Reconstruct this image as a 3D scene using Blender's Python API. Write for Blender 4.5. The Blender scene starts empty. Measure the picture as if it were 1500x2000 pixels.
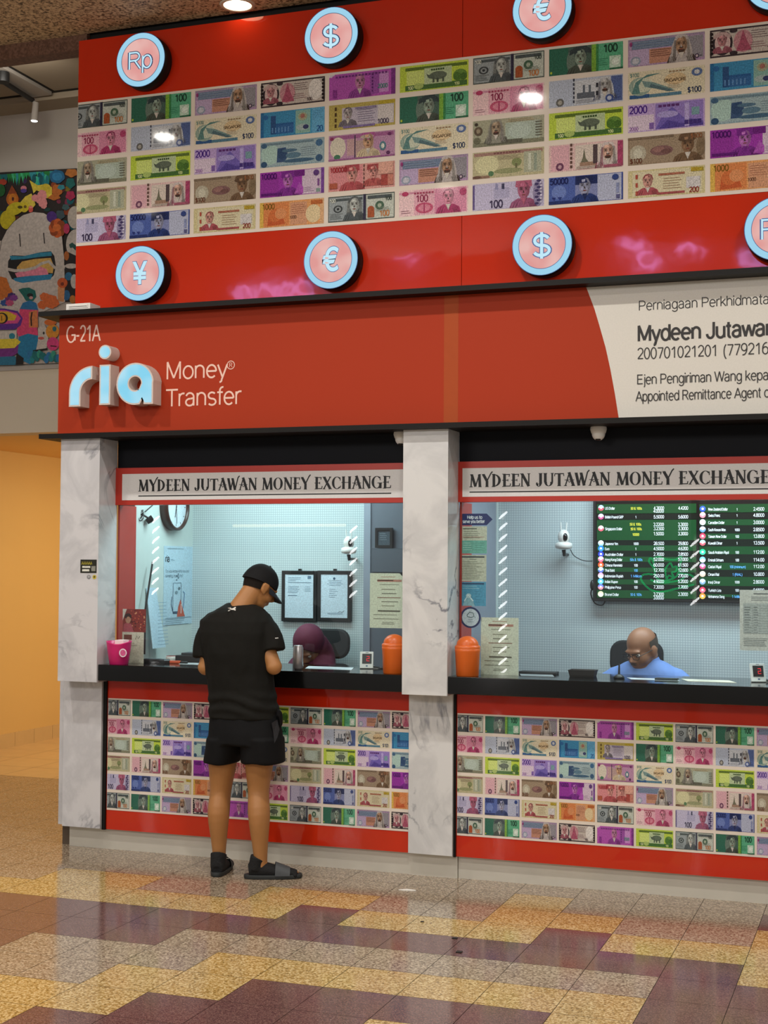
import bpy, bmesh, math, random
import numpy as np
from mathutils import Vector, Matrix, noise

S = bpy.context.scene
C = S.collection
random.seed(7)

# ------------------------------------------------------------------ camera
F_PX, YAW, PITCH, ROLL = 2785.9, 0.34354, 0.0367, 0.00658
CAM = Vector((0.0, -7.187, 1.6364))
def _axes():
    cy, sy = math.cos(YAW), math.sin(YAW)
    fwd = Vector((-sy, cy, 0)); rt = Vector((cy, sy, 0)); up = Vector((0, 0, 1))
    f2 = fwd*math.cos(PITCH) + up*math.sin(PITCH)
    u2 = up*math.cos(PITCH) - fwd*math.sin(PITCH)
    return rt*math.cos(ROLL) + u2*math.sin(ROLL), u2*math.cos(ROLL) - rt*math.sin(ROLL), f2
RT, UP, FW = _axes()
cd = bpy.data.cameras.new('camera'); cam = bpy.data.objects.new('camera', cd); C.objects.link(cam)
cd.sensor_fit = 'HORIZONTAL'; cd.sensor_width = 36; cd.lens = F_PX/1500*36; cd.clip_end = 200
M = Matrix((RT, UP, -FW)).transposed().to_4x4(); M.translation = CAM
cam.matrix_world = M
S.camera = cam

# ------------------------------------------------------------------ world, lights, exposure
S.view_settings.view_transform = 'Standard'; S.view_settings.look = 'None'
S.view_settings.gamma = 1.0; S.view_settings.use_curve_mapping = False
S.view_settings.exposure = -0.12
S.cycles.use_denoising = True
S.cycles.max_bounces = 8; S.cycles.transparent_max_bounces = 12
S.cycles.sample_clamp_indirect = 6.0
W = bpy.data.worlds.new('world'); S.world = W; W.use_nodes = True
W.node_tree.nodes['Background'].inputs[0].default_value = (1.0, 0.97, 0.93, 1)
W.node_tree.nodes['Background'].inputs[1].default_value = 0.40

def area(name, loc, target, sx, sy, power, col, spread=180, shape='RECTANGLE'):
    l = bpy.data.lights.new(name, 'AREA'); l.shape = shape; l.size = sx
    if shape == 'RECTANGLE': l.size_y = sy
    l.energy = power; l.color = col; l.spread = math.radians(spread)
    o = bpy.data.objects.new(name, l); C.objects.link(o)
    o.location = loc; o.rotation_euler = (Vector(target)-Vector(loc)).to_track_quat('-Z', 'Y').to_euler()
    return o
WARM = (1.0, 0.955, 0.89)
# two unseen fill areas added out in the hall, besides the downlights in the soffit
area('hall_fill', (-5.2, -8.6, 4.3), (-3.4, 0, 2.6), 2.6, 0.8, 105, WARM)
area('hall_fill', (0.6, -8.6, 4.3), (-1.6, 0, 2.6), 2.6, 0.8, 85, WARM)
# strip lights inside the two booths, the yellow lit passage and the mural wall washer
area('booth_light', (-3.45, 0.45, 2.30), (-3.45, 0.62, 0.5), 1.2, 0.35, 19, (0.74, 0.97, 1.0))
area('booth_light', (-0.9, 0.45, 2.30), (-0.9, 0.62, 0.5), 1.8, 0.35, 30, (0.76, 0.92, 1.0))
area('passage_light', (-6.0, 4.2, 2.57), (-6.9, 4.2, 0), 2.2, 3.6, 95, (1.0, 0.82, 0.48))
area('mural_light', (-5.6, 1.0, 5.0), (-5.8, 2.0, 4.0), 0.5, 0.12, 3.5, (1.0, 0.95, 0.85))

# ------------------------------------------------------------------ helpers
def lin(c):
    if isinstance(c, str):
        c = [int(c[i:i+2], 16)/255 for i in (0, 2, 4)]
    return tuple(x/12.92 if x <= 0.04045 else ((x+0.055)/1.055)**2.4 for x in c)
def _dir(px, py): return FW + RT*((px-750)/F_PX) - UP*((py-1000)/F_PX)
def at(px, py, Y):
    d = _dir(px, py); return CAM + d*((Y-CAM.y)/d.y)
def atz(px, py, Z):
    d = _dir(px, py); return CAM + d*((Z-CAM.z)/d.z)
def atx(px, py, X):
    d = _dir(px, py); return CAM + d*((X-CAM.x)/d.x)
X_, Y_, Z_ = Vector((1,0,0)), Vector((0,1,0)), Vector((0,0,1))

class Fr:
    """a flat frame: o + u*ux + v*uy, and d along the outward normal"""
    def __init__(s, o, ux=X_, uy=Z_):
        s.o = Vector(o); s.ux = Vector(ux).normalized(); s.uy = Vector(uy).normalized(); s.n = s.ux.cross(s.uy); s.d = 0.0006
    def p(s, u, v, d=0): return s.o + s.ux*u + s.uy*v + s.n*d
    def nxt(s): s.d += 0.00007; return s.d

_font = {}
def glyphs(text, offset=0.0, shear=0.0):
    k = (text, offset, shear)
    if k in _font: return _font[k]
    cu = bpy.data.curves.new('t', 'FONT'); cu.body = text; cu.offset = offset; cu.shear = shear; cu.resolution_u = 3
    ob = bpy.data.objects.new('t', cu); C.objects.link(ob)
    dg = bpy.context.evaluated_depsgraph_get(); dg.update()
    me = bpy.data.meshes.new_from_object(ob.evaluated_get(dg))
    vs = [(v.co.x, v.co.y) for v in me.vertices]; fs = [tuple(p.vertices) for p in me.polygons]
    # face order so that normals look out of the page
    out = []
    for f in fs:
        a = 0
        for i in range(len(f)):
            x0, y0 = vs[f[i]]; x1, y1 = vs[f[(i+1) % len(f)]]; a += x0*y1-x1*y0
        out.append(f if a >= 0 else f[::-1])
    bpy.data.objects.remove(ob); bpy.data.curves.remove(cu); bpy.data.meshes.remove(me)
    xs = [v[0] for v in vs] or [0, 1]
    _font[k] = (vs, out, min(xs), max(xs))
    return _font[k]
# a plain monoline sans alphabet drawn with strokes (cap height 1)
def _a(cx, cy, rx, ry, a0, a1, n=12): return [(cx+rx*math.cos(math.radians(a0+(a1-a0)*i/n)), cy+ry*math.sin(math.radians(a0+(a1-a0)*i/n))) for i in range(n+1)]
def _l(*p): return [(p[i], p[i+1]) for i in range(0, len(p), 2)]
SANS = {
 'a': ([_a(.29,.50,.22,.23,165,0)+[(.51,0)], _a(.28,.20,.22,.20,80,360)+[(.50,.34)], _l(.33,.40,.51,.44)], .64), 'b': ([_l(.08,0,.08,1), _a(.33,.36,.25,.36,0,360,18)], .66),
 'c': ([_a(.33,.36,.26,.36,45,315,16)], .60), 'd': ([_l(.58,0,.58,1), _a(.33,.36,.25,.36,0,360,18)], .66), 'e': ([_a(.33,.36,.26,.36,0,315,18), _l(.07,.37,.59,.37)], .66),
 'f': ([_a(.34,.80,.17,.20,80,180)+[(.17,0)], _l(.02,.71,.34,.71)], .36), 'g': ([_a(.32,.37,.25,.35,0,360,18), _l(.57,.72,.57,-.05), _a(.32,-.05,.25,.23,0,-155)], .66),
 'h': ([_l(.08,0,.08,1), _a(.31,.46,.23,.26,180,0)+[(.54,0)]], .64), 'i': ([_l(.08,0,.08,.72), _l(.08,.87,.08,1)], .17), 'j': ([_a(.04,-.14,.12,.14,-80,0)+[(.16,.72)], _l(.16,.87,.16,1)], .25),
 'k': ([_l(.08,0,.08,1), _l(.08,.26,.50,.72), _l(.22,.42,.54,0)], .58), 'l': ([_l(.08,0,.08,1)], .17), 'm': ([_l(.08,0,.08,.72), _a(.28,.48,.20,.24,180,0)+[(.48,0)], _a(.68,.48,.20,.24,180,0)+[(.88,0)]], .98),
 'n': ([_l(.08,0,.08,.72), _a(.31,.46,.23,.26,180,0)+[(.54,0)]], .64), 'o': ([_a(.34,.36,.27,.36,0,360,20)], .68), 'p': ([_l(.08,-.28,.08,.72), _a(.33,.36,.25,.36,0,360,18)], .66), 'q': ([_l(.58,-.28,.58,.72), _a(.33,.36,.25,.36,0,360,18)], .66),
 'r': ([_l(.08,0,.08,.72), _a(.30,.46,.22,.26,180,70)], .40), 's': ([_a(.28,.54,.20,.18,35,270), _a(.28,.18,.22,.18,90,-145)], .56), 't': ([_l(.17,.95,.17,.14)+_a(.30,.14,.13,.14,180,280), _l(.02,.71,.33,.71)], .38),
 'u': ([_l(.08,.72,.08,.26)+_a(.31,.26,.23,.26,180,360)+[(.54,.30)], _l(.54,.72,.54,0)], .64), 'v': ([_l(.02,.72,.28,0), _l(.28,0,.54,.72)], .56), 'w': ([_l(.02,.72,.21,0), _l(.21,0,.41,.72), _l(.41,.72,.61,0), _l(.61,0,.80,.72)], .82),
 'x': ([_l(.02,.72,.52,0), _l(.52,.72,.02,0)], .54), 'y': ([_l(.02,.72,.28,0), _l(.54,.72,.24,-.14)+_a(.12,-.16,.12,.12,10,-90)], .56), 'z': ([_l(.04,.68,.50,.68), _l(.48,.68,.06,.04), _l(.04,.04,.52,.04)], .56),
 'A': ([_l(.02,0,.40,1), _l(.40,1,.78,0), _l(.14,.33,.66,.33)], .80), 'B': ([_l(.1,0,.1,1), _l(.1,.95,.42,.95)+_a(.42,.74,.22,.21,90,-90)+[(.1,.53)], _l(.42,.53,.1,.53), _a(.44,.29,.25,.24,90,-90)+[(.1,.05)]], .78),
 'C': ([_a(.48,.5,.40,.5,50,310,20)], .86), 'D': ([_l(.1,0,.1,1), _l(.1,.95,.36,.95)+_a(.36,.5,.40,.45,90,-90,16)+[(.1,.05)]], .84), 'E': ([_l(.1,0,.1,1), _l(.1,.95,.66,.95), _l(.1,.52,.62,.52), _l(.1,.05,.68,.05)], .74), 'F': ([_l(.1,0,.1,1), _l(.1,.95,.64,.95), _l(.1,.5,.56,.5)], .68),
 'G': ([_a(.50,.5,.42,.5,50,345,20), _l(.91,.10,.91,.47), _l(.55,.45,.93,.45)], 1.0), 'H': ([_l(.1,0,.1,1), _l(.68,0,.68,1), _l(.1,.53,.68,.53)], .80), 'I': ([_l(.12,0,.12,1)], .26), 'J': ([_l(.46,1,.46,.28)+_a(.25,.26,.21,.26,0,-180)], .58),
 'K': ([_l(.1,0,.1,1), _l(.1,.34,.68,1), _l(.30,.56,.72,0)], .76), 'L': ([_l(.1,0,.1,1), _l(.1,.05,.60,.05)], .64), 'M': ([_l(.1,0,.1,1), _l(.1,1,.46,.06), _l(.46,.06,.82,1), _l(.82,1,.82,0)], .94), 'N': ([_l(.1,0,.1,1), _l(.1,.98,.68,.02), _l(.68,0,.68,1)], .80),
 'O': ([_a(.49,.5,.42,.5,0,360,24)], .98), 'P': ([_l(.1,0,.1,1), _l(.1,.95,.42,.95)+_a(.42,.70,.25,.25,90,-90)+[(.1,.45)]], .76), 'Q': ([_a(.49,.5,.42,.5,0,360,24), _l(.58,.25,.92,-.04)], .98), 'R': ([_l(.1,0,.1,1), _l(.1,.95,.44,.95)+_a(.44,.72,.24,.23,90,-90)+[(.1,.49)], _l(.42,.48,.74,0)], .80),
 'S': ([_a(.38,.74,.27,.26,20,270), _a(.38,.25,.30,.24,90,-160)], .76), 'T': ([_l(.36,0,.36,1), _l(.01,.95,.71,.95)], .72), 'U': ([_l(.1,1,.1,.34)+_a(.39,.34,.29,.34,180,360)+[(.68,1)]], .80), 'V': ([_l(.02,1,.38,0), _l(.38,0,.74,1)], .76), 'W': ([_l(.02,1,.27,0), _l(.27,0,.53,1), _l(.53,1,.79,0), _l(.79,0,1.04,1)], 1.06),
 'X': ([_l(.03,1,.70,0), _l(.70,1,.03,0)], .74), 'Y': ([_l(.02,1,.37,.44), _l(.72,1,.37,.44), _l(.37,.46,.37,0)], .74), 'Z': ([_l(.06,.95,.64,.95), _l(.63,.95,.05,.05), _l(.04,.05,.66,.05)], .70),
 '0': ([_a(.31,.5,.25,.5,0,360,20)], .64), '1': ([_l(.38,0,.38,1), _l(.38,.98,.12,.74)], .64), '2': ([_a(.31,.72,.24,.28,165,-35)+[(.08,.05)], _l(.06,.05,.57,.05)], .64), '3': ([_a(.29,.75,.22,.25,160,-80), _a(.29,.27,.25,.27,85,-160)], .64), '4': ([_l(.44,0,.44,1), _l(.44,.98,.05,.30), _l(.03,.26,.60,.26)], .64),
 '5': ([_l(.14,.95,.54,.95), _l(.15,.96,.09,.48), _a(.29,.32,.26,.32,140,-155,16)], .64), '6': ([_a(.32,.32,.25,.32,0,360,18), _a(.42,.44,.35,.56,80,180)], .64), '7': ([_l(.06,.95,.58,.95), _l(.57,.95,.24,0)], .64), '8': ([_a(.31,.75,.22,.25,0,360,16), _a(.31,.26,.26,.26,0,360,16)], .64), '9': ([_a(.31,.68,.25,.32,0,360,18), _a(.21,.56,.35,.56,0,-100)], .64),
 '(': ([_a(.40,.36,.30,.68,110,250)], .36), ')': ([_a(-.04,.36,.30,.68,70,-70)], .36), '-': ([_l(.04,.38,.34,.38)], .40), '.': ([_l(.08,0,.08,.13)], .22), '?': ([_a(.28,.75,.22,.24,170,-60)+[(.28,.38),(.28,.26)], _l(.28,0,.28,.13)], .58),
 '&': ([_l(.66,0,.20,.64)+_a(.31,.80,.16,.19,215,-50)+[(.12,.36)]+_a(.30,.22,.23,.22,140,350)], .74), '$': ([_a(.31,.70,.22,.22,20,270), _a(.31,.26,.24,.22,90,-160), _l(.31,-.1,.31,1.06)], .64), ' ': ([], .32)}
_cap = None
def capheight():
    global _cap
    if _cap is None:
        vs = glyphs('H')[0]; _cap = max(v[1] for v in vs)
    return _cap

class MB:
    def __init__(s): s.v = []; s.f = []; s.m = []; s.c = []; s.sm = []
    def add(s, vs, fs, mat=0, col=(1, 1, 1), smooth=False):
        b = len(s.v); s.v += [tuple(v) for v in vs]
        col = lin(col) if isinstance(col, str) else col
        for f in fs:
            s.f.append(tuple(i+b for i in f)); s.m.append(mat); s.c.append(col); s.sm.append(smooth)
    def box(s, a, b, mat=0, col=(1, 1, 1)):
        x0, y0, z0 = a; x1, y1, z1 = b
        x0, x1 = min(x0, x1), max(x0, x1); y0, y1 = min(y0, y1), max(y0, y1); z0, z1 = min(z0, z1), max(z0, z1)
        vs = [(x0,y0,z0),(x1,y0,z0),(x1,y1,z0),(x0,y1,z0),(x0,y0,z1),(x1,y0,z1),(x1,y1,z1),(x0,y1,z1)]
        s.add(vs, [(0,3,2,1),(4,5,6,7),(0,1,5,4),(1,2,6,5),(2,3,7,6),(3,0,4,7)], mat, col)
    def fbox(s, fr, u0, v0, u1, v1, d0, d1, mat=0, col=(1,1,1)):
        vs = [fr.p(u,v,d) for d in (d0, d1) for u, v in ((u0,v0),(u1,v0),(u1,v1),(u0,v1))]
        s.add(vs, [(0,3,2,1),(4,5,6,7),(0,1,5,4),(1,2,6,5),(2,3,7,6),(3,0,4,7)], mat, col)
    def poly(s, fr, pts, col=(1,1,1), mat=0, d=None):
        d = fr.nxt() if d is None else d
        a = sum(pts[i][0]*pts[(i+1) % len(pts)][1]-pts[(i+1) % len(pts)][0]*pts[i][1] for i in range(len(pts)))
        if a < 0: pts = pts[::-1]
        s.add([fr.p(u, v, d) for u, v in pts], [tuple(range(len(pts)))], mat, col)
    def rect(s, fr, u0, v0, u1, v1, col=(1,1,1), mat=0, d=None):
        s.poly(fr, [(u0,v0),(u1,v0),(u1,v1),(u0,v1)], col, mat, d)
    def ell(s, fr, cx, cy, rx, ry, col=(1,1,1), mat=0, d=None, n=20, a0=0, a1=360):
        full = a1-a0 >= 360
        k = n if full else n+1
        pts = [(cx+rx*math.cos(math.radians(a0+(a1-a0)*i/n)), cy+ry*math.sin(math.radians(a0+(a1-a0)*i/n))) for i in range(k)]
        s.poly(fr, pts, col, mat, d)
    def ring(s, fr, cx, cy, r0, r1, col=(1,1,1), mat=0, d=None, n=40, ky=1.0):
        d = fr.nxt() if d is None else d
        vs = []
        for i in range(n):
            a = 2*math.pi*i/n
            vs += [fr.p(cx+r0*math.cos(a), cy+ky*r0*math.sin(a), d), fr.p(cx+r1*math.cos(a), cy+ky*r1*math.sin(a), d)]
        s.add(vs, [(2*i, 2*i+1, (2*i+3) % (2*n), (2*i+2) % (2*n)) for i in range(n)], mat, col)
    def line(s, fr, pts, w, col=(1,1,1), mat=0, d=None):
        d = fr.nxt() if d is None else d
        L = []; R = []
        for i, (x, y) in enumerate(pts):
            a = pts[max(0, i-1)]; b = pts[min(len(pts)-1, i+1)]
            tx, ty = b[0]-a[0], b[1]-a[1]; l = math.hypot(tx, ty) or 1
            ww = w[i] if isinstance(w, (list, tuple)) else w
            nx, ny = -ty/l*ww/2, tx/l*ww/2
            L.append((x+nx, y+ny)); R.append((x-nx, y-ny))
        n = len(pts)
        s.add([fr.p(u, v, d) for u, v in R+L], [(i, i+1, n+i+1, n+i) for i in range(n-1)], mat, col)
    def text(s, fr, t, x, y, h, col=(0,0,0), mat=0, w=None, d=None, offset=0.0, align='l', shear=0.0):
        d = fr.nxt() if d is None else d
        if all(c in SANS for c in t):
            tot = sum(SANS[c][1] for c in t)-.08; k = h; kx = k if w is None else w/tot
            cx = x-.04*kx; cx -= {'l': 0, 'c': tot*kx/2, 'r': tot*kx}[align]
            wt = .105+offset*8; ns = 0
            for c in t:
                for st in SANS[c][0]: s.line(fr, [(cx+a*kx, y+b*k) for a, b in st], wt*(k+min(k, kx*1.15))*.5, col, mat, d+(ns % 7)*.00003); ns += 1
                cx += SANS[c][1]*kx
            fr.d += .0002
            return
        vs, fs, x0, x1 = glyphs(t, offset, shear)
        if not vs: return
        k = h/capheight(); kx = k if w is None else w/(x1-x0)
        sh = {'l': 0, 'c': -(x1-x0)*kx/2, 'r': -(x1-x0)*kx}[align]
        s.add([fr.p(x+sh+(a-x0)*kx, y+b*k, d) for a, b in vs], fs, mat, col)
    def prism(s, fr, pts, d0, d1, mat=0, col=(1,1,1), front=None):
        a = sum(pts[i][0]*pts[(i+1) % len(pts)][1]-pts[(i+1) % len(pts)][0]*pts[i][1] for i in range(len(pts)))
        if a < 0: pts = pts[::-1]
        n = len(pts)
        s.add([fr.p(u,v,d0) for u,v in pts]+[fr.p(u,v,d1) for u,v in pts],
              [tuple(range(n))[::-1]]+[(i,(i+1) % n, n+(i+1) % n, n+i) for i in range(n)]+[tuple(range(n, 2*n))], mat, col)
        if front is not None: s.m[-1] = front
    def tube(s, pts, rad, n=12, mat=0, col=(1,1,1), side=None, sub=1, cap=True):
        """round or elliptical tube along points; rad: number or (a, b) per point, a along 'side'"""
        pts = [Vector(p) for p in pts]
        rad = [(r, r) if not isinstance(r, (tuple, list)) else r for r in (rad if isinstance(rad, list) else [rad]*len(pts))]
        if sub > 1 and len(pts) > 2:
            P = []; R = []
            for i in range(len(pts)-1):
                p0 = pts[max(0, i-1)]; p1 = pts[i]; p2 = pts[i+1]; p3 = pts[min(len(pts)-1, i+2)]
                q0 = rad[max(0, i-1)]; q1 = rad[i]; q2 = rad[i+1]; q3 = rad[min(len(pts)-1, i+2)]
                for k in range(sub):
                    t = k/sub
                    h = lambda a, b, c, d: 0.5*((2*b)+(c-a)*t+(2*a-5*b+4*c-d)*t*t+(3*b-a-3*c+d)*t**3)
                    P.append(Vector([h(p0[j], p1[j], p2[j], p3[j]) for j in range(3)]))
                    R.append(tuple(max(1e-4, h(q0[j], q1[j], q2[j], q3[j])) for j in (0, 1)))
            P.append(pts[-1]); R.append(rad[-1]); pts, rad = P, R
        vs = []; prev = Vector(side) if side is not None else None
        for i, p in enumerate(pts):
            t = (pts[min(i+1, len(pts)-1)]-pts[max(i-1, 0)]).normalized()
            if prev is None: prev = t.orthogonal()
            a = (prev - t*prev.dot(t)).normalized(); b = t.cross(a)
            if side is None: prev = a
            for k in range(n):
                an = 2*math.pi*k/n
                vs.append(p + a*math.cos(an)*rad[i][0] + b*math.sin(an)*rad[i][1])
        m = len(pts)
        fs = [(i*n+k, i*n+(k+1) % n, (i+1)*n+(k+1) % n, (i+1)*n+k) for i in range(m-1) for k in range(n)]
        s.add(vs, fs, mat, col, True)
        if cap:
            s.add(vs[:n], [tuple(range(n))[::-1]], mat, col); s.add(vs[-n:], [tuple(range(n))], mat, col)
    def loft(s, rings, mat=0, col=(1,1,1), cap=True, smooth=True, closed=True):
        n = len(rings[0]); vs = [v for r in rings for v in r]; m = len(rings)
        e = n if closed else n-1
        s.add(vs, [(i*n+k, i*n+(k+1) % n, (i+1)*n+(k+1) % n, (i+1)*n+k) for i in range(m-1) for k in range(e)], mat, col, smooth)
        if cap:
            s.add(rings[0], [tuple(range(n))[::-1]], mat, col); s.add(rings[-1], [tuple(range(n))], mat, col)
    def lathe(s, o, prof, n=32, mat=0, col=(1,1,1), ax=Z_, smooth=True, cap=True):
        o = Vector(o); ax = Vector(ax).normalized(); a = ax.orthogonal().normalized(); b = ax.cross(a)
        s.loft([[o + ax*h + (a*math.cos(2*math.pi*k/n)+b*math.sin(2*math.pi*k/n))*max(r, 1e-4) for k in range(n)] for r, h in prof], mat, col, cap, smooth)
    def ball(s, o, r, mat=0, col=(1,1,1), n=16, m=10, R=None):
        r = (r, r, r) if not isinstance(r, (tuple, list)) else r
        o = Vector(o); rings = []
        for j in range(m+1):
            th = math.pi*(j/m*0.998+0.001); rg = []
            for k in range(n):
                a = 2*math.pi*k/n
                q = Vector((r[0]*math.sin(th)*math.cos(a), r[1]*math.sin(th)*math.sin(a), -r[2]*math.cos(th)))
                rg.append(o + (R @ q if R else q))
            rings.append(rg)
        s.loft(rings, mat, col)
    def build(s, name, mats, parent=None, bevel=0, **kw):
        me = bpy.data.meshes.new(name); me.from_pydata(s.v, [], s.f)
        mats = mats if isinstance(mats, (list, tuple)) else [mats]
        for m in mats: me.materials.append(m)
        me.polygons.foreach_set('material_index', [min(i, len(mats)-1) for i in s.m])
        me.polygons.foreach_set('use_smooth', s.sm)
        at_ = me.attributes.new('Col', 'FLOAT_COLOR', 'FACE')
        at_.data.foreach_set('color', [x for c in s.c for x in (*c[:3], 1.0)])
        me.update()
        o = bpy.data.objects.new(name, me); C.objects.link(o)
        if bevel:
            md = o.modifiers.new('b', 'BEVEL'); md.width = bevel; md.segments = 2; md.limit_method = 'ANGLE'
        if parent is not None:
            o.parent = parent
            bpy.context.view_layer.update()
            o.matrix_parent_inverse = parent.matrix_world.inverted()
        for k, v in kw.items(): o[k] = v
        return o

def thing(name, label, cat, loc=(0,0,0), group=None):
    o = bpy.data.objects.new(name, None); C.objects.link(o); o.location = loc; o.empty_display_size = 0.05
    o['label'] = label; o['category'] = cat
    if group: o['group'] = group
    bpy.context.view_layer.update()
    return o
def tag(o, label, cat, group=None):
    o['label'] = label; o['category'] = cat
    if group: o['group'] = group
    return o
def struct(o, label=None, cat=None):
    o['kind'] = 'structure'
    if label: o['label'] = label
    if cat: o['category'] = cat
    return o
def fuse(mb, name, mat, parent, voxel=0.007, smooth=3, fn=None, **kw):
    """closed shells grown together into one continuous surface"""
    me = bpy.data.meshes.new('f'); me.from_pydata(mb.v, [], mb.f)
    bm = bmesh.new(); bm.from_mesh(me); bmesh.ops.remove_doubles(bm, verts=bm.verts, dist=1e-6)
    bmesh.ops.recalc_face_normals(bm, faces=bm.faces); bm.to_mesh(me); bm.free()
    ob = bpy.data.objects.new('f', me); C.objects.link(ob)
    r = ob.modifiers.new('r', 'REMESH'); r.mode = 'VOXEL'; r.voxel_size = voxel; r.use_smooth_shade = True
    if smooth:
        q = ob.modifiers.new('s', 'SMOOTH'); q.iterations = smooth; q.factor = 0.5
    dg = bpy.context.evaluated_depsgraph_get(); dg.update()
    m2 = bpy.data.meshes.new_from_object(ob.evaluated_get(dg)); bpy.data.objects.remove(ob)
    m2.name = name; m2.materials.clear()
    for m in (mat if isinstance(mat, (list, tuple)) else [mat]): m2.materials.append(m)
    if fn:
        for v in m2.vertices: v.co = fn(v.co, v.normal)
    m2.polygons.foreach_set('use_smooth', [True]*len(m2.polygons)); m2.update()
    o = bpy.data.objects.new(name, m2); C.objects.link(o)
    if parent is not None:
        o.parent = parent; bpy.context.view_layer.update(); o.matrix_parent_inverse = parent.matrix_world.inverted()
    for k, v in kw.items(): o[k] = v
    return o

# ------------------------------------------------------------------ materials
def nmat(name):
    m = bpy.data.materials.new(name); m.use_nodes = True
    return m, m.node_tree, m.node_tree.nodes['Principled BSDF']
def mat(name, col, rough=0.5, metal=0.0, spec=0.5, var=0.06, scale=20.0, emit=0.0, bump=0.0, bscale=60.0, coat=0.0):
    """plain surface with a slight procedural mottling of its own colour"""
    m, t, b = nmat(name); N = t.nodes; L = t.links
    c = lin(col)
    tc = N.new('ShaderNodeTexCoord'); nz = N.new('ShaderNodeTexNoise'); nz.inputs['Scale'].default_value = scale; nz.inputs['Detail'].default_value = 4
    L.new(tc.outputs['Object'], nz.inputs['Vector'])
    mx = N.new('ShaderNodeMix'); mx.data_type = 'RGBA'
    mx.inputs['A'].default_value = (*[x*(1-var) for x in c], 1); mx.inputs['B'].default_value = (*[min(1, x*(1+var)) for x in c], 1)
    L.new(nz.outputs['Fac'], mx.inputs['Factor']); L.new(mx.outputs['Result'], b.inputs['Base Color'])
    b.inputs['Roughness'].default_value = rough; b.inputs['Metallic'].default_value = metal; b.inputs['Specular IOR Level'].default_value = spec
    b.inputs['Coat Weight'].default_value = coat
    if emit:
        L.new(mx.outputs['Result'], b.inputs['Emission Color']); b.inputs['Emission Strength'].default_value = emit
    if bump:
        n2 = N.new('ShaderNodeTexNoise'); n2.inputs['Scale'].default_value = bscale; n2.inputs['Detail'].default_value = 3
        L.new(tc.outputs['Object'], n2.inputs['Vector'])
        bp = N.new('ShaderNodeBump'); bp.inputs['Strength'].default_value = bump; bp.inputs['Distance'].default_value = 0.02
        L.new(n2.outputs['Fac'], bp.inputs['Height']); L.new(bp.outputs['Normal'], b.inputs['Normal'])
    return m
def printmat(name, rough=0.35, grain=0.16, gscale=130.0, emit=0.0, spec=0.4, bump=0.0, bscale=4.0, lines=0):
    """printed colours (per face) with fine ink grain"""
    m, t, b = nmat(name); N = t.nodes; L = t.links
    a = N.new('ShaderNodeAttribute'); a.attribute_name = 'Col'
    tc = N.new('ShaderNodeTexCoord'); nz = N.new('ShaderNodeTexNoise'); nz.inputs['Scale'].default_value = gscale; nz.inputs['Detail'].default_value = 5
    L.new(tc.outputs['Object'], nz.inputs['Vector'])
    rp = N.new('ShaderNodeMapRange'); rp.inputs['From Min'].default_value = 0.3; rp.inputs['From Max'].default_value = 0.7
    rp.inputs['To Min'].default_value = 1-grain; rp.inputs['To Max'].default_value = 1+grain
    L.new(nz.outputs['Fac'], rp.inputs['Value'])
    vm = N.new('ShaderNodeVectorMath'); vm.operation = 'SCALE'
    L.new(a.outputs['Color'], vm.inputs[0]); L.new(rp.outputs['Result'], vm.inputs['Scale'])
    L.new(vm.outputs['Vector'], b.inputs['Base Color'])
    b.inputs['Roughness'].default_value = rough; b.inputs['Specular IOR Level'].default_value = spec
    if lines:
        wv = N.new('ShaderNodeTexWave'); wv.inputs['Scale'].default_value = lines; wv.inputs['Distortion'].default_value = 9; wv.inputs['Detail'].default_value = 2; wv.inputs['Detail Scale'].default_value = 1.2
        L.new(tc.outputs['Object'], wv.inputs['Vector'])
        r2 = N.new('ShaderNodeMapRange'); r2.inputs['To Min'].default_value = .86; r2.inputs['To Max'].default_value = 1.08; L.new(wv.outputs['Fac'], r2.inputs['Value'])
        vl = N.new('ShaderNodeVectorMath'); vl.operation = 'SCALE'; L.new(vm.outputs['Vector'], vl.inputs[0]); L.new(r2.outputs['Result'], vl.inputs['Scale']); L.new(vl.outputs['Vector'], b.inputs['Base Color'])
    if emit:
        L.new(vm.outputs['Vector'], b.inputs['Emission Color']); b.inputs['Emission Strength'].default_value = emit
    if bump:
        n2 = N.new('ShaderNodeTexNoise'); n2.inputs['Scale'].default_value = bscale; n2.inputs['Detail'].default_value = 2
        g = N.new('ShaderNodeNewGeometry'); L.new(g.outputs['Position'], n2.inputs['Vector'])
        bp = N.new('ShaderNodeBump'); bp.inputs['Strength'].default_value = bump; bp.inputs['Distance'].default_value = 0.02
        L.new(n2.outputs['Fac'], bp.inputs['Height']); L.new(bp.outputs['Normal'], b.inputs['Normal'])
    return m
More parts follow.
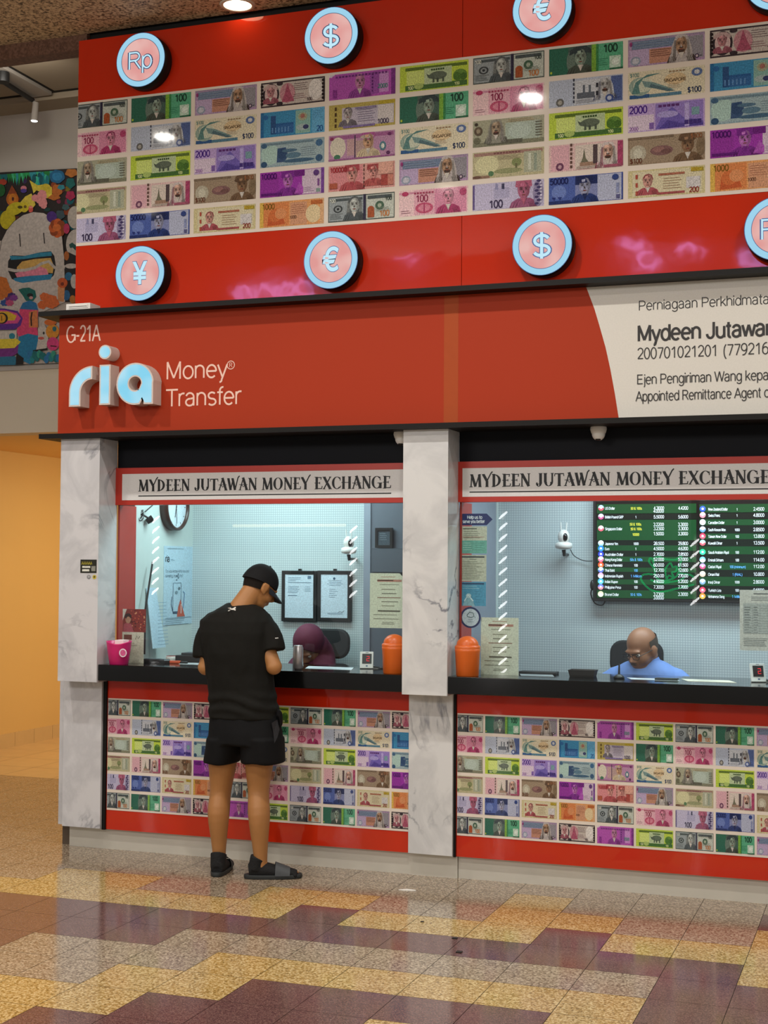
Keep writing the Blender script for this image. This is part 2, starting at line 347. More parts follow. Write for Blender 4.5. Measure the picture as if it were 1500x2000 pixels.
def marble(name, base, vein, seed, rough=0.18):
    m, t, b = nmat(name); N = t.nodes; L = t.links
    tc = N.new('ShaderNodeTexCoord'); mp = N.new('ShaderNodeMapping'); mp.inputs['Location'].default_value = (seed, seed*1.7, seed*0.6); mp.inputs['Rotation'].default_value = (0.2, 0.6, 0.1)
    L.new(tc.outputs['Object'], mp.inputs['Vector'])
    def vein_(scale, lo, hi, dist):
        z = N.new('ShaderNodeTexNoise'); z.inputs['Scale'].default_value = scale; z.inputs['Detail'].default_value = 7; z.inputs['Distortion'].default_value = dist; z.inputs['Roughness'].default_value = 0.55
        L.new(mp.outputs['Vector'], z.inputs['Vector'])
        s1 = N.new('ShaderNodeMath'); s1.operation = 'SUBTRACT'; s1.inputs[1].default_value = 0.5; L.new(z.outputs['Fac'], s1.inputs[0])
        s2 = N.new('ShaderNodeMath'); s2.operation = 'ABSOLUTE'; L.new(s1.outputs[0], s2.inputs[0])
        r = N.new('ShaderNodeMapRange'); r.inputs['From Min'].default_value = lo; r.inputs['From Max'].default_value = hi; r.inputs['To Min'].default_value = 1; r.inputs['To Max'].default_value = 0
        L.new(s2.outputs[0], r.inputs['Value']); return r.outputs['Result']
    v1 = vein_(1.7, 0.0, 0.022, 1.3); v2 = vein_(2.6, 0.0, 0.09, 0.6)
    cl = N.new('ShaderNodeTexNoise'); cl.inputs['Scale'].default_value = 1.9; cl.inputs['Detail'].default_value = 3; L.new(mp.outputs['Vector'], cl.inputs['Vector'])
    cr = N.new('ShaderNodeMapRange'); cr.inputs['From Min'].default_value = 0.48; cr.inputs['From Max'].default_value = 0.68; L.new(cl.outputs['Fac'], cr.inputs['Value'])
    k1 = N.new('ShaderNodeMath'); k1.operation = 'MULTIPLY'; L.new(v1, k1.inputs[0]); L.new(cr.outputs['Result'], k1.inputs[1])
    k2 = N.new('ShaderNodeMath'); k2.operation = 'MULTIPLY'; L.new(v2, k2.inputs[0]); k2.inputs[1].default_value = 0.22
    k3 = N.new('ShaderNodeMath'); k3.operation = 'ADD'; k3.use_clamp = True; L.new(k1.outputs[0], k3.inputs[0]); L.new(k2.outputs[0], k3.inputs[1])
    mx = N.new('ShaderNodeMix'); mx.data_type = 'RGBA'; mx.inputs['A'].default_value = (*lin(base), 1); mx.inputs['B'].default_value = (*lin(vein), 1)
    L.new(k3.outputs[0], mx.inputs['Factor']); L.new(mx.outputs['Result'], b.inputs['Base Color'])
    b.inputs['Roughness'].default_value = rough
    return m
def granite(name, cols, scale, rough, spec=0.5, stops=(0.0, 0.45, 0.75)):
    m, t, b = nmat(name); N = t.nodes; L = t.links
    g = N.new('ShaderNodeNewGeometry')
    nz = N.new('ShaderNodeTexNoise'); nz.inputs['Scale'].default_value = scale; nz.inputs['Detail'].default_value = 3; nz.inputs['Roughness'].default_value = 0.6
    L.new(g.outputs['Position'], nz.inputs['Vector'])
    vo = N.new('ShaderNodeTexVoronoi'); vo.inputs['Scale'].default_value = scale*1.3; L.new(g.outputs['Position'], vo.inputs['Vector'])
    sp = N.new('ShaderNodeSeparateColor'); L.new(vo.outputs['Color'], sp.inputs['Color'])
    mm = N.new('ShaderNodeMix'); mm.data_type = 'FLOAT'; mm.inputs['Factor'].default_value = 0.45
    st = N.new('ShaderNodeMapRange'); st.inputs['From Min'].default_value = 0.3; st.inputs['From Max'].default_value = 0.7; L.new(nz.outputs['Fac'], st.inputs['Value'])
    L.new(st.outputs['Result'], mm.inputs['A']); L.new(sp.outputs['Red'], mm.inputs['B'])
    r = N.new('ShaderNodeValToRGB'); e = r.color_ramp.elements
    e[0].position = stops[0]; e[0].color = (*lin(cols[0]), 1); e[1].position = stops[2]; e[1].color = (*lin(cols[2]), 1)
    x = e.new(stops[1]); x.color = (*lin(cols[1]), 1)
    L.new(mm.outputs['Result'], r.inputs['Fac']); L.new(r.outputs['Color'], b.inputs['Base Color'])
    b.inputs['Roughness'].default_value = rough; b.inputs['Specular IOR Level'].default_value = spec
    return m
def glow(name, col, strength):
    m = bpy.data.materials.new(name); m.use_nodes = True; t = m.node_tree; t.nodes.clear()
    e = t.nodes.new('ShaderNodeEmission'); e.inputs[0].default_value = (*lin(col), 1); e.inputs[1].default_value = strength
    o = t.nodes.new('ShaderNodeOutputMaterial'); t.links.new(e.outputs[0], o.inputs[0]); return m
def mottled_glow(name, c1, c2, strength, scale):
    m = bpy.data.materials.new(name); m.use_nodes = True; t = m.node_tree; t.nodes.clear()
    N = t.nodes; L = t.links
    tc = N.new('ShaderNodeTexCoord'); nz = N.new('ShaderNodeTexNoise'); nz.inputs['Scale'].default_value = scale; nz.inputs['Detail'].default_value = 1
    L.new(tc.outputs['Object'], nz.inputs['Vector'])
    rp = N.new('ShaderNodeMapRange'); rp.inputs['From Min'].default_value = 0.35; rp.inputs['From Max'].default_value = 0.65; L.new(nz.outputs['Fac'], rp.inputs['Value'])
    mx = N.new('ShaderNodeMix'); mx.data_type = 'RGBA'; mx.inputs['A'].default_value = (*lin(c1), 1); mx.inputs['B'].default_value = (*lin(c2), 1)
    L.new(rp.outputs['Result'], mx.inputs['Factor'])
    e = N.new('ShaderNodeEmission'); e.inputs[1].default_value = strength; L.new(mx.outputs['Result'], e.inputs[0])
    o = N.new('ShaderNodeOutputMaterial'); L.new(e.outputs[0], o.inputs[0]); return m
def glass_mat():
    m = bpy.data.materials.new('clear_glass'); m.use_nodes = True; t = m.node_tree; t.nodes.clear(); N = t.nodes; L = t.links
    fr = N.new('ShaderNodeFresnel'); fr.inputs[0].default_value = 1.62
    tr = N.new('ShaderNodeBsdfTransparent'); tr.inputs[0].default_value = (0.93, 0.97, 0.97, 1)
    gl = N.new('ShaderNodeBsdfGlossy'); gl.inputs['Roughness'].default_value = 0.0
    mx = N.new('ShaderNodeMixShader'); o = N.new('ShaderNodeOutputMaterial')
    ge = N.new('ShaderNodeNewGeometry'); iv = N.new('ShaderNodeMath'); iv.operation = 'SUBTRACT'; iv.inputs[0].default_value = 1; L.new(ge.outputs['Backfacing'], iv.inputs[1]); ml = N.new('ShaderNodeMath'); ml.operation = 'MULTIPLY'; L.new(fr.outputs[0], ml.inputs[0]); L.new(iv.outputs[0], ml.inputs[1]); L.new(ml.outputs[0], mx.inputs[0]); L.new(tr.outputs[0], mx.inputs[1]); L.new(gl.outputs[0], mx.inputs[2]); L.new(mx.outputs[0], o.inputs[0])
    return m

# palette of surfaces
M_PRINT = printmat('printed_paper'); M_NOTE = printmat('banknote_print', rough=0.06, grain=0.34, gscale=150, lines=55, bump=0.025, bscale=4.0)
M_SIGN = printmat('sign_vinyl', rough=0.45, grain=0.03)
M_RED = mat('glossy_red_acrylic', 'c42c12', 0.05, var=0.05, scale=3, bump=0.07, bscale=3.0)
M_REDM = mat('red_vinyl', 'a8320e', 0.6, spec=0.25, var=0.03, scale=2)
M_REDF = mat('red_frame_paint', 'b02a18', 0.35)
M_BLACK = mat('black_laminate', '100e0b', 0.55, spec=0.25, var=0.15)
M_STONE = mat('black_granite_counter', '0a0a0a', 0.12, var=0.4, scale=220)
M_NAVY = mat('navy_header_board', '0d1017', 0.6, spec=0.2)
M_MARB = marble('white_marble_cladding', 'd4d3d4', '74767e', 2.3)
M_MARB2 = marble('white_marble_cladding_pale', 'd8d8d6', '7d7f86', 9.4)
M_STEEL = mat('brushed_kickplate', 'cfcbbe', 0.32, metal=0.2, var=0.1, scale=6)
M_DARKKICK = mat('dark_plinth_paint', '56483a', 0.6)  # one even dark brown, the plinth's own colour
M_GLASS = glass_mat()
M_BEIGE = mat('beige_wall_paint', 'd6c9b2', 0.7, var=0.03, scale=2)
M_GREYW = mat('grey_wall_paint', 'b0a89e', 0.7, var=0.03, scale=2)
M_YELL = mat('cream_yellow_wall_paint', 'e8bd76', 0.6, var=0.04, scale=1.5)
M_CEIL = mat('beige_ceiling_panel', '9c8d78', 0.7, var=0.04, scale=3)
M_WHITEP = mat('white_plastic', 'e2e0da', 0.35)
M_DARK = mat('dark_plastic', '1b1b1c', 0.4)

# ------------------------------------------------------------------ floor
TX, TY, T = -1.4915, -0.2018, 0.3
G_GREY = granite('grey_granite_tile', ('33291f', '8a7762', 'bcac94'), 95, 0.13)
G_YEL = granite('yellow_granite_tile', ('463414', 'ad8a4c', 'd6be8c'), 95, 0.13)
G_MAR = granite('maroon_granite_tile', ('40292a', '614140', '806058'), 160, 0.12)
G_GROUT = mat('dark_grout', '3a2d20', 0.7)
YEL_T = set(); MAR_T = set()
for j, ii in {0: (-1,), 1: (-9,-8,-5,-4,-1,0,3), 2: (-11,-10,-9,-8,-7,-6,-5,-3,-2,-1,1,2,3), 3: (3,4,-13,-12), 5: (-4,-3,-2,-1,0,1,4), 6: (-8,-5,-4,1), 7: (-8,-7,-6,-5,-1,0), 8: (-7,-6,-2,-1,0), 9: (-5,-4,-3,1,2)}.items():
    for i in ii: YEL_T.add((i, j))
for j, ii in {0: (3,), 2: (-4,0,4), 3: (-11,-10,-9,-8,-7,-6,-5,-4,-3,-2,-1,0,1,2), 4: (-12,-11,-10,-9,-8,-7,-6,2,3,4), 5: (-11,-10,-9,-8,2,3), 6: (-3,-2,-1,0,2,3), 7: (-4,-3,-2,1,2,3), 8: (-5,-4,-3,1,2), 9: (-8,-7,-6,-2,-1)}.items():
    for i in ii: MAR_T.add((i, j))
fl = MB(); fl.box((-14, -12, -0.05), (4, 2.0, -0.004), 3)
gp = 0.0012
for j in range(-8, 34):
    for i in range(-40, 18):
        x = TX+T*i; y = TY-T*j-T
        k = 1 if (i, j) in YEL_T else 2 if (i, j) in MAR_T else 0
        if j > 9:
            q = (i+2*(j//2)) % 7; k = 1 if q in (0, 1) else 2 if q in (3, 4) else 0
        fl.add([(x+gp,y+gp,0),(x+T-gp,y+gp,0),(x+T-gp,y+T-gp,0),(x+gp,y+T-gp,0)], [(0,1,2,3)], k)
struct(fl.build('floor', [G_GREY, G_YEL, G_MAR, G_GROUT]), 'polished granite floor in stepped bands of grey, yellow and maroon tiles', 'floor')
M_CT = mat('cream_corridor_tile', 'dcb883', 0.22, var=0.08, scale=8)
fc = MB(); fc.box((-14, 2.2, -0.05), (0, 9, -0.004), 1)
for i in range(-20, 8):
    for j in range(0, 16):
        x = -7.37+0.45*i; y = 2.2+0.45*j
        fc.add([(x+.002,y+.002,0),(x+.448,y+.002,0),(x+.448,y+.448,0),(x+.002,y+.448,0)], [(0,1,2,3)], 0)
struct(fc.build('floor_corridor', [M_CT, G_GROUT]), 'cream tiled floor of the yellow lit passage', 'floor')

# ------------------------------------------------------------------ hall shell
G_SOFF = granite('speckled_granite_soffit', ('54473a', 'c4aa88', 'e0cca8'), 62, 0.5, 0.3, (0.22, 0.5, 0.8))
G_LIP = granite('reddish_granite_edge', ('3a2018', '5e4030', '6f5040'), 60, 0.4)
b = MB(); b.box((-14, -6.4, 4.75), (4, 0.03, 4.95)); struct(b.build('ceiling', G_SOFF), 'speckled granite soffit over the shopfront', 'ceiling')
b = MB(); b.box((-14, 0.03, 4.66), (-4.46, 0.14, 4.95)); struct(b.build('trim_1', G_LIP), 'reddish granite edge of the soffit', 'trim')
b = MB(); b.box((-4.46, 0.062, 4.60), (4, 0.14, 4.95)); struct(b.build('trim_2', M_BLACK), 'black board standing in for the dark gap above the red panel', 'trim')  # black fill put where the open gap is only a dark void
cz = 5.10
b = MB(); b.box((-14, 0.14, cz), (4, 2.0, cz+0.1))
xs = atz(52, 150, cz).x
for x, w in ((xs, 0.02), (xs-0.22, 0.02), (xs+1.4, 0.02), (xs-1.7, 0.02)): b.box((x, 0.15, cz-0.004), (x+w, 1.75, cz), 1)
b.box((-14, 1.75, cz-0.004), (4, 1.78, cz), 1); b.box((-14, 1.78, cz-0.05), (4, 2.0, cz), 0); b.box((xs-0.2, 0.15, cz-0.03), (xs, 1.75, cz), 2)
struct(b.build('ceiling_rear', [M_CEIL, M_BLACK, M_GREYW]), 'beige panelled ceiling with dark joints behind the soffit', 'ceiling')
b = MB(); b.box((-14, 2.0, 2.61), (4, 2.2, 3.11)); b.box((-14, 2.0, 3.11), (4, 2.2, 5.2), 1); b.box((-14, 2.0, 0), (-7.45, 2.2, 2.61), 1)
b.box((-14, 1.985, 3.085), (4, 2.0, 3.115), 1)
struct(b.build('wall_back', [M_BEIGE, M_GREYW]), 'beige and grey bulkhead wall carrying the mural', 'wall')
b = MB(); b.box((-7.6, 2.2, 0), (-7.375, 9, 2.7)); struct(b.build('wall_left', M_YELL), 'cream yellow wall of the lit passage', 'wall')
b = MB(); b.box((-7.6, 2.2, 2.612), (0, 9, 2.72)); struct(b.build('ceiling_passage', M_YELL), 'low yellow ceiling of the passage', 'ceiling')
b = MB(); b.box((-7.6, 9, 0), (0, 9.2, 2.72)); struct(b.build('wall_far', M_YELL), 'far wall closing the yellow passage', 'wall')
b = MB()
for j in range(22): b.box((-7.375, 2.2+0.3*j+.002, 0), (-7.36, 2.5+0.3*j-.002, 0.125))
struct(b.build('baseboard_left', M_CT), 'tiled skirting along the yellow wall', 'skirting')

b = MB(); b.box((-14, -10.35, 4.9), (4, -10.2, 6.6)); struct(b.build('wall_gallery', M_BEIGE), 'parapet of the upper gallery across the hall', 'wall')

# ------------------------------------------------------------------ ceiling lamps
G_LAMP = glow('lamp_disc', 'fff1c8', 6.0)
M_LAMPR = mat('lamp_ring', 'cfc5b0', 0.4)
def downlight(x, y, label, p):
    t = thing('ceiling_downlight', label, 'ceiling light', (x, y, 4.75), 'round downlights in the granite soffit')
    q = MB(); q.lathe((x, y, 4.75), [(0.078, -0.002), (0.080, -0.006), (0.098, -0.006), (0.1, 0.0)], 28, cap=False); q.build('ring', M_LAMPR, t)
    q = MB(); q.lathe((x, y, 4.747), [(0.001, 0), (0.078, 0)], 28, cap=False); q.build('lamp_disc', G_LAMP, t)
    if p:
        l = area('downlight_lamp', (x, y, 4.735), (x, y+0.001, 0), 0.14, 0.14, p, WARM, 150, 'DISK')
downlight(-3.43, -0.08, 'lit round downlight in the soffit just above the red panel', 0)
for x, y, p, lab in ((-4.98, -1.95, 42, ''), (-2.25, -1.95, 42, ''), (0.5, -1.95, 42, ''), (-6.2, -3.9, 30, ''), (-3.43, -3.9, 42, ''), (-0.7, -3.9, 42, '')):
    downlight(x, y, 'round downlight further out in the granite soffit over the hall', p)

# ------------------------------------------------------------------ track light above the mural
t = thing('track_light', 'slim ceiling track light pointing at the mural', 'spotlight', (atz(30, 170, cz).x, 1.0, cz))
a_, b_ = atz(-20, 143, cz-0.06), atz(64, 196, cz-0.06)
q = MB(); q.tube([a_, (a_+b_)/2, b_], 0.018, 8); q.build('rail', M_DARK, t)
q = MB(); c_ = atz(6, 150, cz-0.06); q.tube([c_+Z_*0.06, c_-Z_*0.04], 0.045, 16); q.build('canopy', M_DARK, t)
q = MB(); h0 = at(70, 200, b_.y); h1 = at(67, 236, b_.y); q.tube([b_, h0-Z_*0.02], 0.012, 8); q.tube([h0, h1], [0.022, 0.026], 14); hd = q.build('lamp_head', M_GREYW, t)
q = MB(); q.ball(h1, (0.024, 0.024, 0.008)); q.build('lamp_lens', glow('spot_lens', 'ffffff', 6), hd)

# ------------------------------------------------------------------ mural on the back wall
mf = Fr((0, 1.985, 0))
def mp(px, py): v = at(px, py, 1.98); return (v.x, v.z)
mu = MB()
def mpoly(pts, col): mu.poly(mf, [mp(*p) for p in pts], col)
def mell(cx, cy, rx, ry, col, n=24, rot=0, wob=0, k=6):
    P = []
    for i in range(n):
        a = 2*math.pi*i/n; r = 1+wob*math.sin(k*a)
        x, y = rx*r*math.cos(a), ry*r*math.sin(a); c, s = math.cos(rot), math.sin(rot)
        P.append(mp(cx+x*c-y*s, cy+x*s+y*c))
    mu.poly(mf, P, col)
def mline(pts, w, col):
    mu.line(mf, [mp(*p) for p in pts], w/290, col)
mpoly([(-160,345),(190,326),(190,707),(-160,718)], '2b2422')
mpoly([(-160,470),(30,470),(60,590),(170,590),(170,707),(-160,718)], 'b9aea4')
rnd = random.Random(3)
for i in range(70):
    x = rnd.uniform(-150, 180); y = rnd.uniform(350, 455)
    mell(x, y, rnd.uniform(3, 10), rnd.uniform(3, 9), rnd.choice(['1c3f3c', '0f5a63', '5b2a24', '8a3c1a', '3a2a55', '22462a', '7a2a45', '7d6a20']), 14, rnd.uniform(0, 3))
for i in range(26):
    x = -10+i*4.4; y0 = 341-0.07*x; mpoly([(x-3, y0), (x+4, y0), (x+rnd.uniform(-2,3), y0+rnd.uniform(8, 26))], rnd.choice(['1f7a3c', '2c9a58', '17646a', '2f8f9a', '3fae7a']))
for a in range(14): mell(84+rnd.uniform(-18, 12), 345+rnd.uniform(-2, 12), 4, 10, rnd.choice(['18727a', '3cb494', '1d8fa0', '125560']), 10)
mell(112, 345, 15, 13, '1f5f86', wob=.05); mell(112, 345, 10, 8, '2b7aa6')
for cx, cy, rx, ry, c in ((140,338,12,8,'b06a2a'),(138,358,9,10,'12605c'),(112,372,10,12,'b5652a'),(120,366,7,5,'2f7f8a'),(106,385,12,6,'b5662a'),(138,382,9,9,'a3274d'),(129,405,7,6,'3d5a5e'),(118,420,9,9,'3a4d55')):
    mell(cx, cy, rx, ry, c, wob=.1, k=5)
mpoly([(58,352),(74,362),(90,360),(102,366),(102,380),(92,388),(84,377),(72,372),(66,378),(63,366)], 'd8c244'); mell(90, 368, 10, 9, 'c9b234')
mpoly([(40,396),(50,384),(62,378),(66,386),(70,400),(62,410),(50,408)], 'd4be48')
for cx, cy, rx, ry in ((83,382,9,11),(70,387,8,7),(84,396,9,9),(86,402,6,6),(77,390,6,8)): mell(cx, cy, rx, ry, 'd98b8a', wob=.06)
mell(25, 389, 12, 14, 'b8641e'); mell(25, 389, 8, 10, 'c97a26'); mell(26, 389, 2.2, 4, '4a1c1a'); mpoly([(16,379),(24,362),(34,378)], '8a4220')
mell(6, 356, 8, 6, 'a03a26'); mell(47, 368, 6, 5, 'c97a86'); mell(47, 373, 6, 4, '4b3a8a'); mell(2, 372, 9, 12, '1f5a2c')
mell(16, 428, 15, 17, 'b3a41c'); mell(30, 408, 18, 12, 'c2b224', rot=-.4); mell(48, 405, 9, 10, 'd0bb2c'); mell(14, 432, 13, 16, 'bdae20'); mell(40, 405, 5, 3, '4c4210'); mell(50, 404, 3, 3, '70581a')
mell(61, 409, 4.5, 7, 'd0584c'); mell(61, 405, 4.5, 2, 'e28a7c')
# the big pale rounded face
face = [(-2,560),(-1,500),(4,470),(14,450),(28,433),(46,420),(66,414),(86,416),(102,425),(114,440),(122,460),(126,500),(128,590),(60,620),(0,600)]
mpoly(face, 'bdb3ab'); mline(face[:12], 1.2, '241f1e')
mline([(39,457),(40,470),(41,482)], 2.6, '241f1e'); mline([(86,455),(87,466),(88,476)], 2.6, '241f1e')
mpoly([(17,510),(24,499),(50,500),(80,493),(100,491),(107,500),(110,520),(106,538),(98,546),(70,548),(40,552),(24,545),(16,528)], '1d1a1b')
mpoly([(20,500),(45,501),(75,494),(102,492),(102,500),(80,502),(50,506),(22,508)], '2f7f9c')
mpoly([(34,522),(44,511),(70,506),(100,504),(106,520),(104,534),(70,530),(34,526)], 'c9a055'); mpoly([(30,534),(48,529),(80,521),(92,526),(96,537),(60,539),(34,542)], 'd87f94')
mpoly([(27,544),(50,540),(90,537),(104,535),(100,546),(72,549),(45,553),(30,549)], '2a7da6')
mline([(16,526),(30,529),(50,528),(70,523),(82,515),(96,511),(108,523),(126,522),(150,516)], 6.5, 'b9b0a8')
mell(102, 424, 10, 11, '4a2a78'); mell(121, 446, 8, 8, '3f5a60')
for k in range(8): mell(113+9*math.cos(k*.8), 446+10*math.sin(k*.8), 8, 9, '8c3f18' if k % 2 else 'c25a26', 14)
mell(131, 447, 6, 10, 'b2345a'); mell(112, 445, 8, 7, 'cc6a30')
mell(147, 425, 14, 22, 'b5aba0'); mell(150, 478, 20, 30, 'b7ada4'); mpoly([(136,478),(142,474),(150,480),(149,490),(143,484),(138,485)], '1d4a46')
mpoly([(128,490),(150,500),(150,590),(128,590)], '221c1c')
for cx, cy, rx, ry, c in ((131,500,5,9,'a85f2a'),(135,540,7,8,'2d6a90'),(140,520,12,5,'b9b0a8'),(131,577,7,10,'2a5f8a'),(143,585,6,8,'b4702e'),(146,550,7,14,'b9b0a8')): mell(cx, cy, rx, ry, c)
mpoly([(114,560),(128,560),(126,590),(114,588)], 'c98a5c'); mell(123, 553, 10, 10, 'c2582a'); mell(123, 555, 3.5, 3.5, '7a2f18')
for cx, cy in ((8,560),(14,572),(2,575),(5,552)): mell(cx, cy, 12, 11, 'c06a2a', wob=.06)
for cx, cy, c in ((24,578,'3a2a66'),(18,586,'6a2f6e'),(10,592,'2d4f8a'),(28,582,'7a3a86'),(20,592,'b04a70')): mell(cx, cy, 8, 6, c, wob=.12, k=7)
mpoly([(37,566),(46,563),(58,562),(70,568),(72,580),(66,588),(52,588),(46,578)], '17615a'); mell(60, 577, 6, 4, '16201f'); mell(62, 582, 4, 3, 'b98a8a')
for cx, cy in ((88,580),(96,583),(104,585),(92,592),(102,595),(84,596),(108,592)): mell(cx, cy, 9, 8, 'cb6430', wob=.08)
mpoly([(40,604),(46,592),(60,587),(72,592),(76,606),(74,640),(76,655),(60,660),(40,660),(34,650)], 'd2456e'); mpoly([(40,604),(46,592),(60,587),(72,592),(76,606)], '2a6c9c')
mpoly([(58,610),(74,606),(76,640),(58,640)], 'c97845'); mline([(64,610),(62,622),(63,637)], 3.6, '2a1616')
mpoly([(38,658),(56,652),(76,656),(74,690),(60,712),(46,705),(36,690)], '2478a0')
mpoly([(-60,604),(10,603),(36,608),(46,622),(42,636),(30,644),(-60,646)], '5a2a86'); mpoly([(-60,606),(10,606),(34,612),(42,622),(36,632),(-60,636)], 'cc4a86'); mpoly([(-60,608),(18,609),(34,617),(30,626),(-60,630)], 'd3ad2e')
mell(5, 622, 12, 11, '1e1a18'); mell(4, 622, 9, 9, 'd0962c'); mline([(5,617),(5,627)], 1.6, '1e1a18')
mpoly([(-60,648),(34,646),(34,662),(-60,664)], 'c4bbb0'); mell(25, 657, 6, 6, '2a7f90')
mpoly([(-60,664),(34,662),(42,668),(30,684),(-60,692)], 'd8c23a'); mpoly([(-60,684),(30,680),(38,672),(36,690),(20,700),(-60,702)], '74307c'); mpoly([(-60,700),(32,696),(34,713),(-60,715)], '2a6f8c')
mpoly([(34,690),(48,700),(46,712),(32,713)], '1e1918')
mpoly([(76,640),(88,634),(94,645),(96,660),(92,684),(72,684),(76,664)], 'c2b8ae'); mell(87, 651, 2, 3, '3b3736'); mell(82, 661, 6, 3, 'c05a50'); mline([(66,686),(80,684),(94,682)], 4, '1b1717')
mell(104, 648, 13, 14, 'd18a2c'); mell(100, 630, 12, 6, 'cf6a2a'); mell(108, 643, 4, 5, '2d6a70'); mell(105, 672, 12, 13, 'cf3f78'); mline([(100,676),(112,677)], 2.5, '3a1418')
for i in range(26): mell(60+i*4.6, 697+rnd.uniform(-5, 6), 5, 8, rnd.choice(['176a6a', '1f7f86', '2a6fa0', '1f6a4a', '35907a']), 10)
tag(mu.build('mural', printmat('mural_paint', 0.6, 0.18, 60)), 'colourful doodle mural with a big pale rounded face, on the back wall', 'mural')

# ------------------------------------------------------------------ banknote pictures
NW, NH = 0.385, 0.141
def nhead(m, f, cx, by, h, skin, hair, cloth, style='short', hat='2a2a30'):
    """a small engraved-looking bust: cx, base y, height in note heights"""
    U = NH; s = h*U; x = cx*NW; y = by*U
    def P(pts, c): m.poly(f, [(x+a*s, y+b*s) for a, b in pts], c)
    def E(a, b_, ra, rb, c): m.ell(f, x+a*s, y+b_*s, ra*s, rb*s, c, n=16)
    dk = '3b302c'
    P([(-.52,0),(-.44,.22),(-.22,.34),(.22,.34),(.44,.22),(.52,0)], cloth)
    if style == 'long':
        E(0, .62, .33, .38, hair); P([(-.33,.62),(-.36,.28),(.34,.28),(.33,.62)], hair)
    if style == 'scarf':
        P([(-.40,0),(-.34,.6),(-.2,.95),(.2,.95),(.34,.6),(.42,0)], hat); P([(-.46,0),(-.4,.3),(-.3,.3),(-.25,0)], hair)
    P([(-.12,.3),(-.12,.45),(.12,.45),(.12,.3)], skin)
    E(0, .62, .215, .30, skin)
    if style in ('short', 'cap', 'hat'):
        P([(-.235,.62),(-.22,.80),(-.12,.93),(.05,.96),(.18,.90),(.235,.74),(.235,.62),(.17,.78),(-.1,.82),(-.18,.76)], hair)
    if style == 'cap': P([(-.30,.74),(-.28,.98),(.28,.98),(.30,.74)], hat)
    if style == 'hat': P([(-.42,.72),(-.40,.90),(-.15,1.06),(.2,1.04),(.42,.86),(.40,.72),(.2,.80),(-.2,.80)], hat)
    if style == 'turban': E(0, .86, .30, .19, hat); E(-.05, .80, .28, .08, hair)
    if style == 'scarf': E(0, .93, .22, .06, hair)
    if style == 'bald': E(0, .82, .19, .14, skin)
    sh_ = '%02x%02x%02x' % tuple(int(int(skin[i:i+2], 16)*.82) for i in (0, 2, 4)); li = '%02x%02x%02x' % tuple(min(255, int(int(skin[i:i+2], 16)*1.14)) for i in (0, 2, 4))
    cl2 = '%02x%02x%02x' % tuple(int(int(cloth[i:i+2], 16)*.7) for i in (0, 2, 4)); cl3 = '%02x%02x%02x' % tuple(min(255, int(int(cloth[i:i+2], 16)*1.12+4)) for i in (0, 2, 4))
    P([(.02,.93),(.13,.88),(.21,.70),(.20,.55),(.13,.40),(.04,.33),(.10,.48),(.12,.62),(.09,.78)], sh_)
    P([(-.16,.74),(-.03,.73),(-.04,.60),(-.15,.61)], sh_); P([(.16,.74),(.05,.73),(.05,.60),(.15,.61)], sh_)
    P([(-.12,.86),(.02,.88),(.01,.78),(-.11,.77)], li); P([(-.15,.56),(-.07,.58),(-.08,.47),(-.13,.48)], li)
    P([(.02,.34),(.12,.40),(.12,.30),(.05,.26)], sh_)
    for k in range(5): P([(-.46+.05*k,.0),(-.36+.045*k,.24-.01*k),(-.345+.045*k,.24-.01*k),(-.435+.05*k,.0)], cl2 if k % 2 else cl3)
    for k in range(5): P([(.46-.05*k,.0),(.36-.045*k,.24-.01*k),(.345-.045*k,.24-.01*k),(.435-.05*k,.0)], cl2)
    if style == 'long':
        for k in range(6): P([(-.32+.022*k,.80-.03*k),(-.34+.022*k,.32),(-.325+.022*k,.32),(-.308+.022*k,.80-.03*k)], sh_); P([(.32-.022*k,.80-.03*k),(.34-.022*k,.32),(.325-.022*k,.32),(.308-.022*k,.80-.03*k)], sh_)
    if style == 'scarf':
        for k in range(4): P([(-.33+.03*k,.05),(-.25+.02*k,.8),(-.24+.02*k,.8),(-.31+.03*k,.05)], cl3 if k % 2 else '8f8a84'); P([(.33-.03*k,.05),(.25-.02*k,.8),(.24-.02*k,.8),(.31-.03*k,.05)], '8f8a84')
        E(0, .41, .12, .07, '4a3a34'); E(0, .52, .08, .02, '3a2c28')
    E(-.09, .66, .034, .016, dk); E(.09, .66, .034, .016, dk)
    P([(-.15,.71),(-.04,.70),(-.04,.715),(-.15,.725)], dk); P([(.15,.71),(.04,.70),(.04,.715),(.15,.725)], dk)
    P([(-.02,.64),(.03,.53),(-.03,.53)], hair if style == 'scarf' else dk); E(0, .455, .07, .018, '7a4038')
    P([(-.10,.34),(0,.1),(.10,.34)], hat if style in ('cap',) else 'c9c2b8')
DES = {}
def D(name, bg, items, words): DES[name] = (bg, items, words)
R, El, Tx, Hd, Ln, Pg, Wv = 'r', 'e', 't', 'h', 'l', 'p', 'w'
def dots(x0, x1, y, n, c, w=.012, h=.05): return [(R, x0+(x1-x0)*i/n, y, x0+(x1-x0)*i/n+w, y+h, c) for i in range(n)]
def lines(x0, x1, y0, y1, n, c, h=.014): return [(R, x0, y0+(y1-y0)*i/max(1, n-1), x1-(i % 3)*.02, y0+(y1-y0)*i/max(1, n-1)+h, c) for i in range(n)]
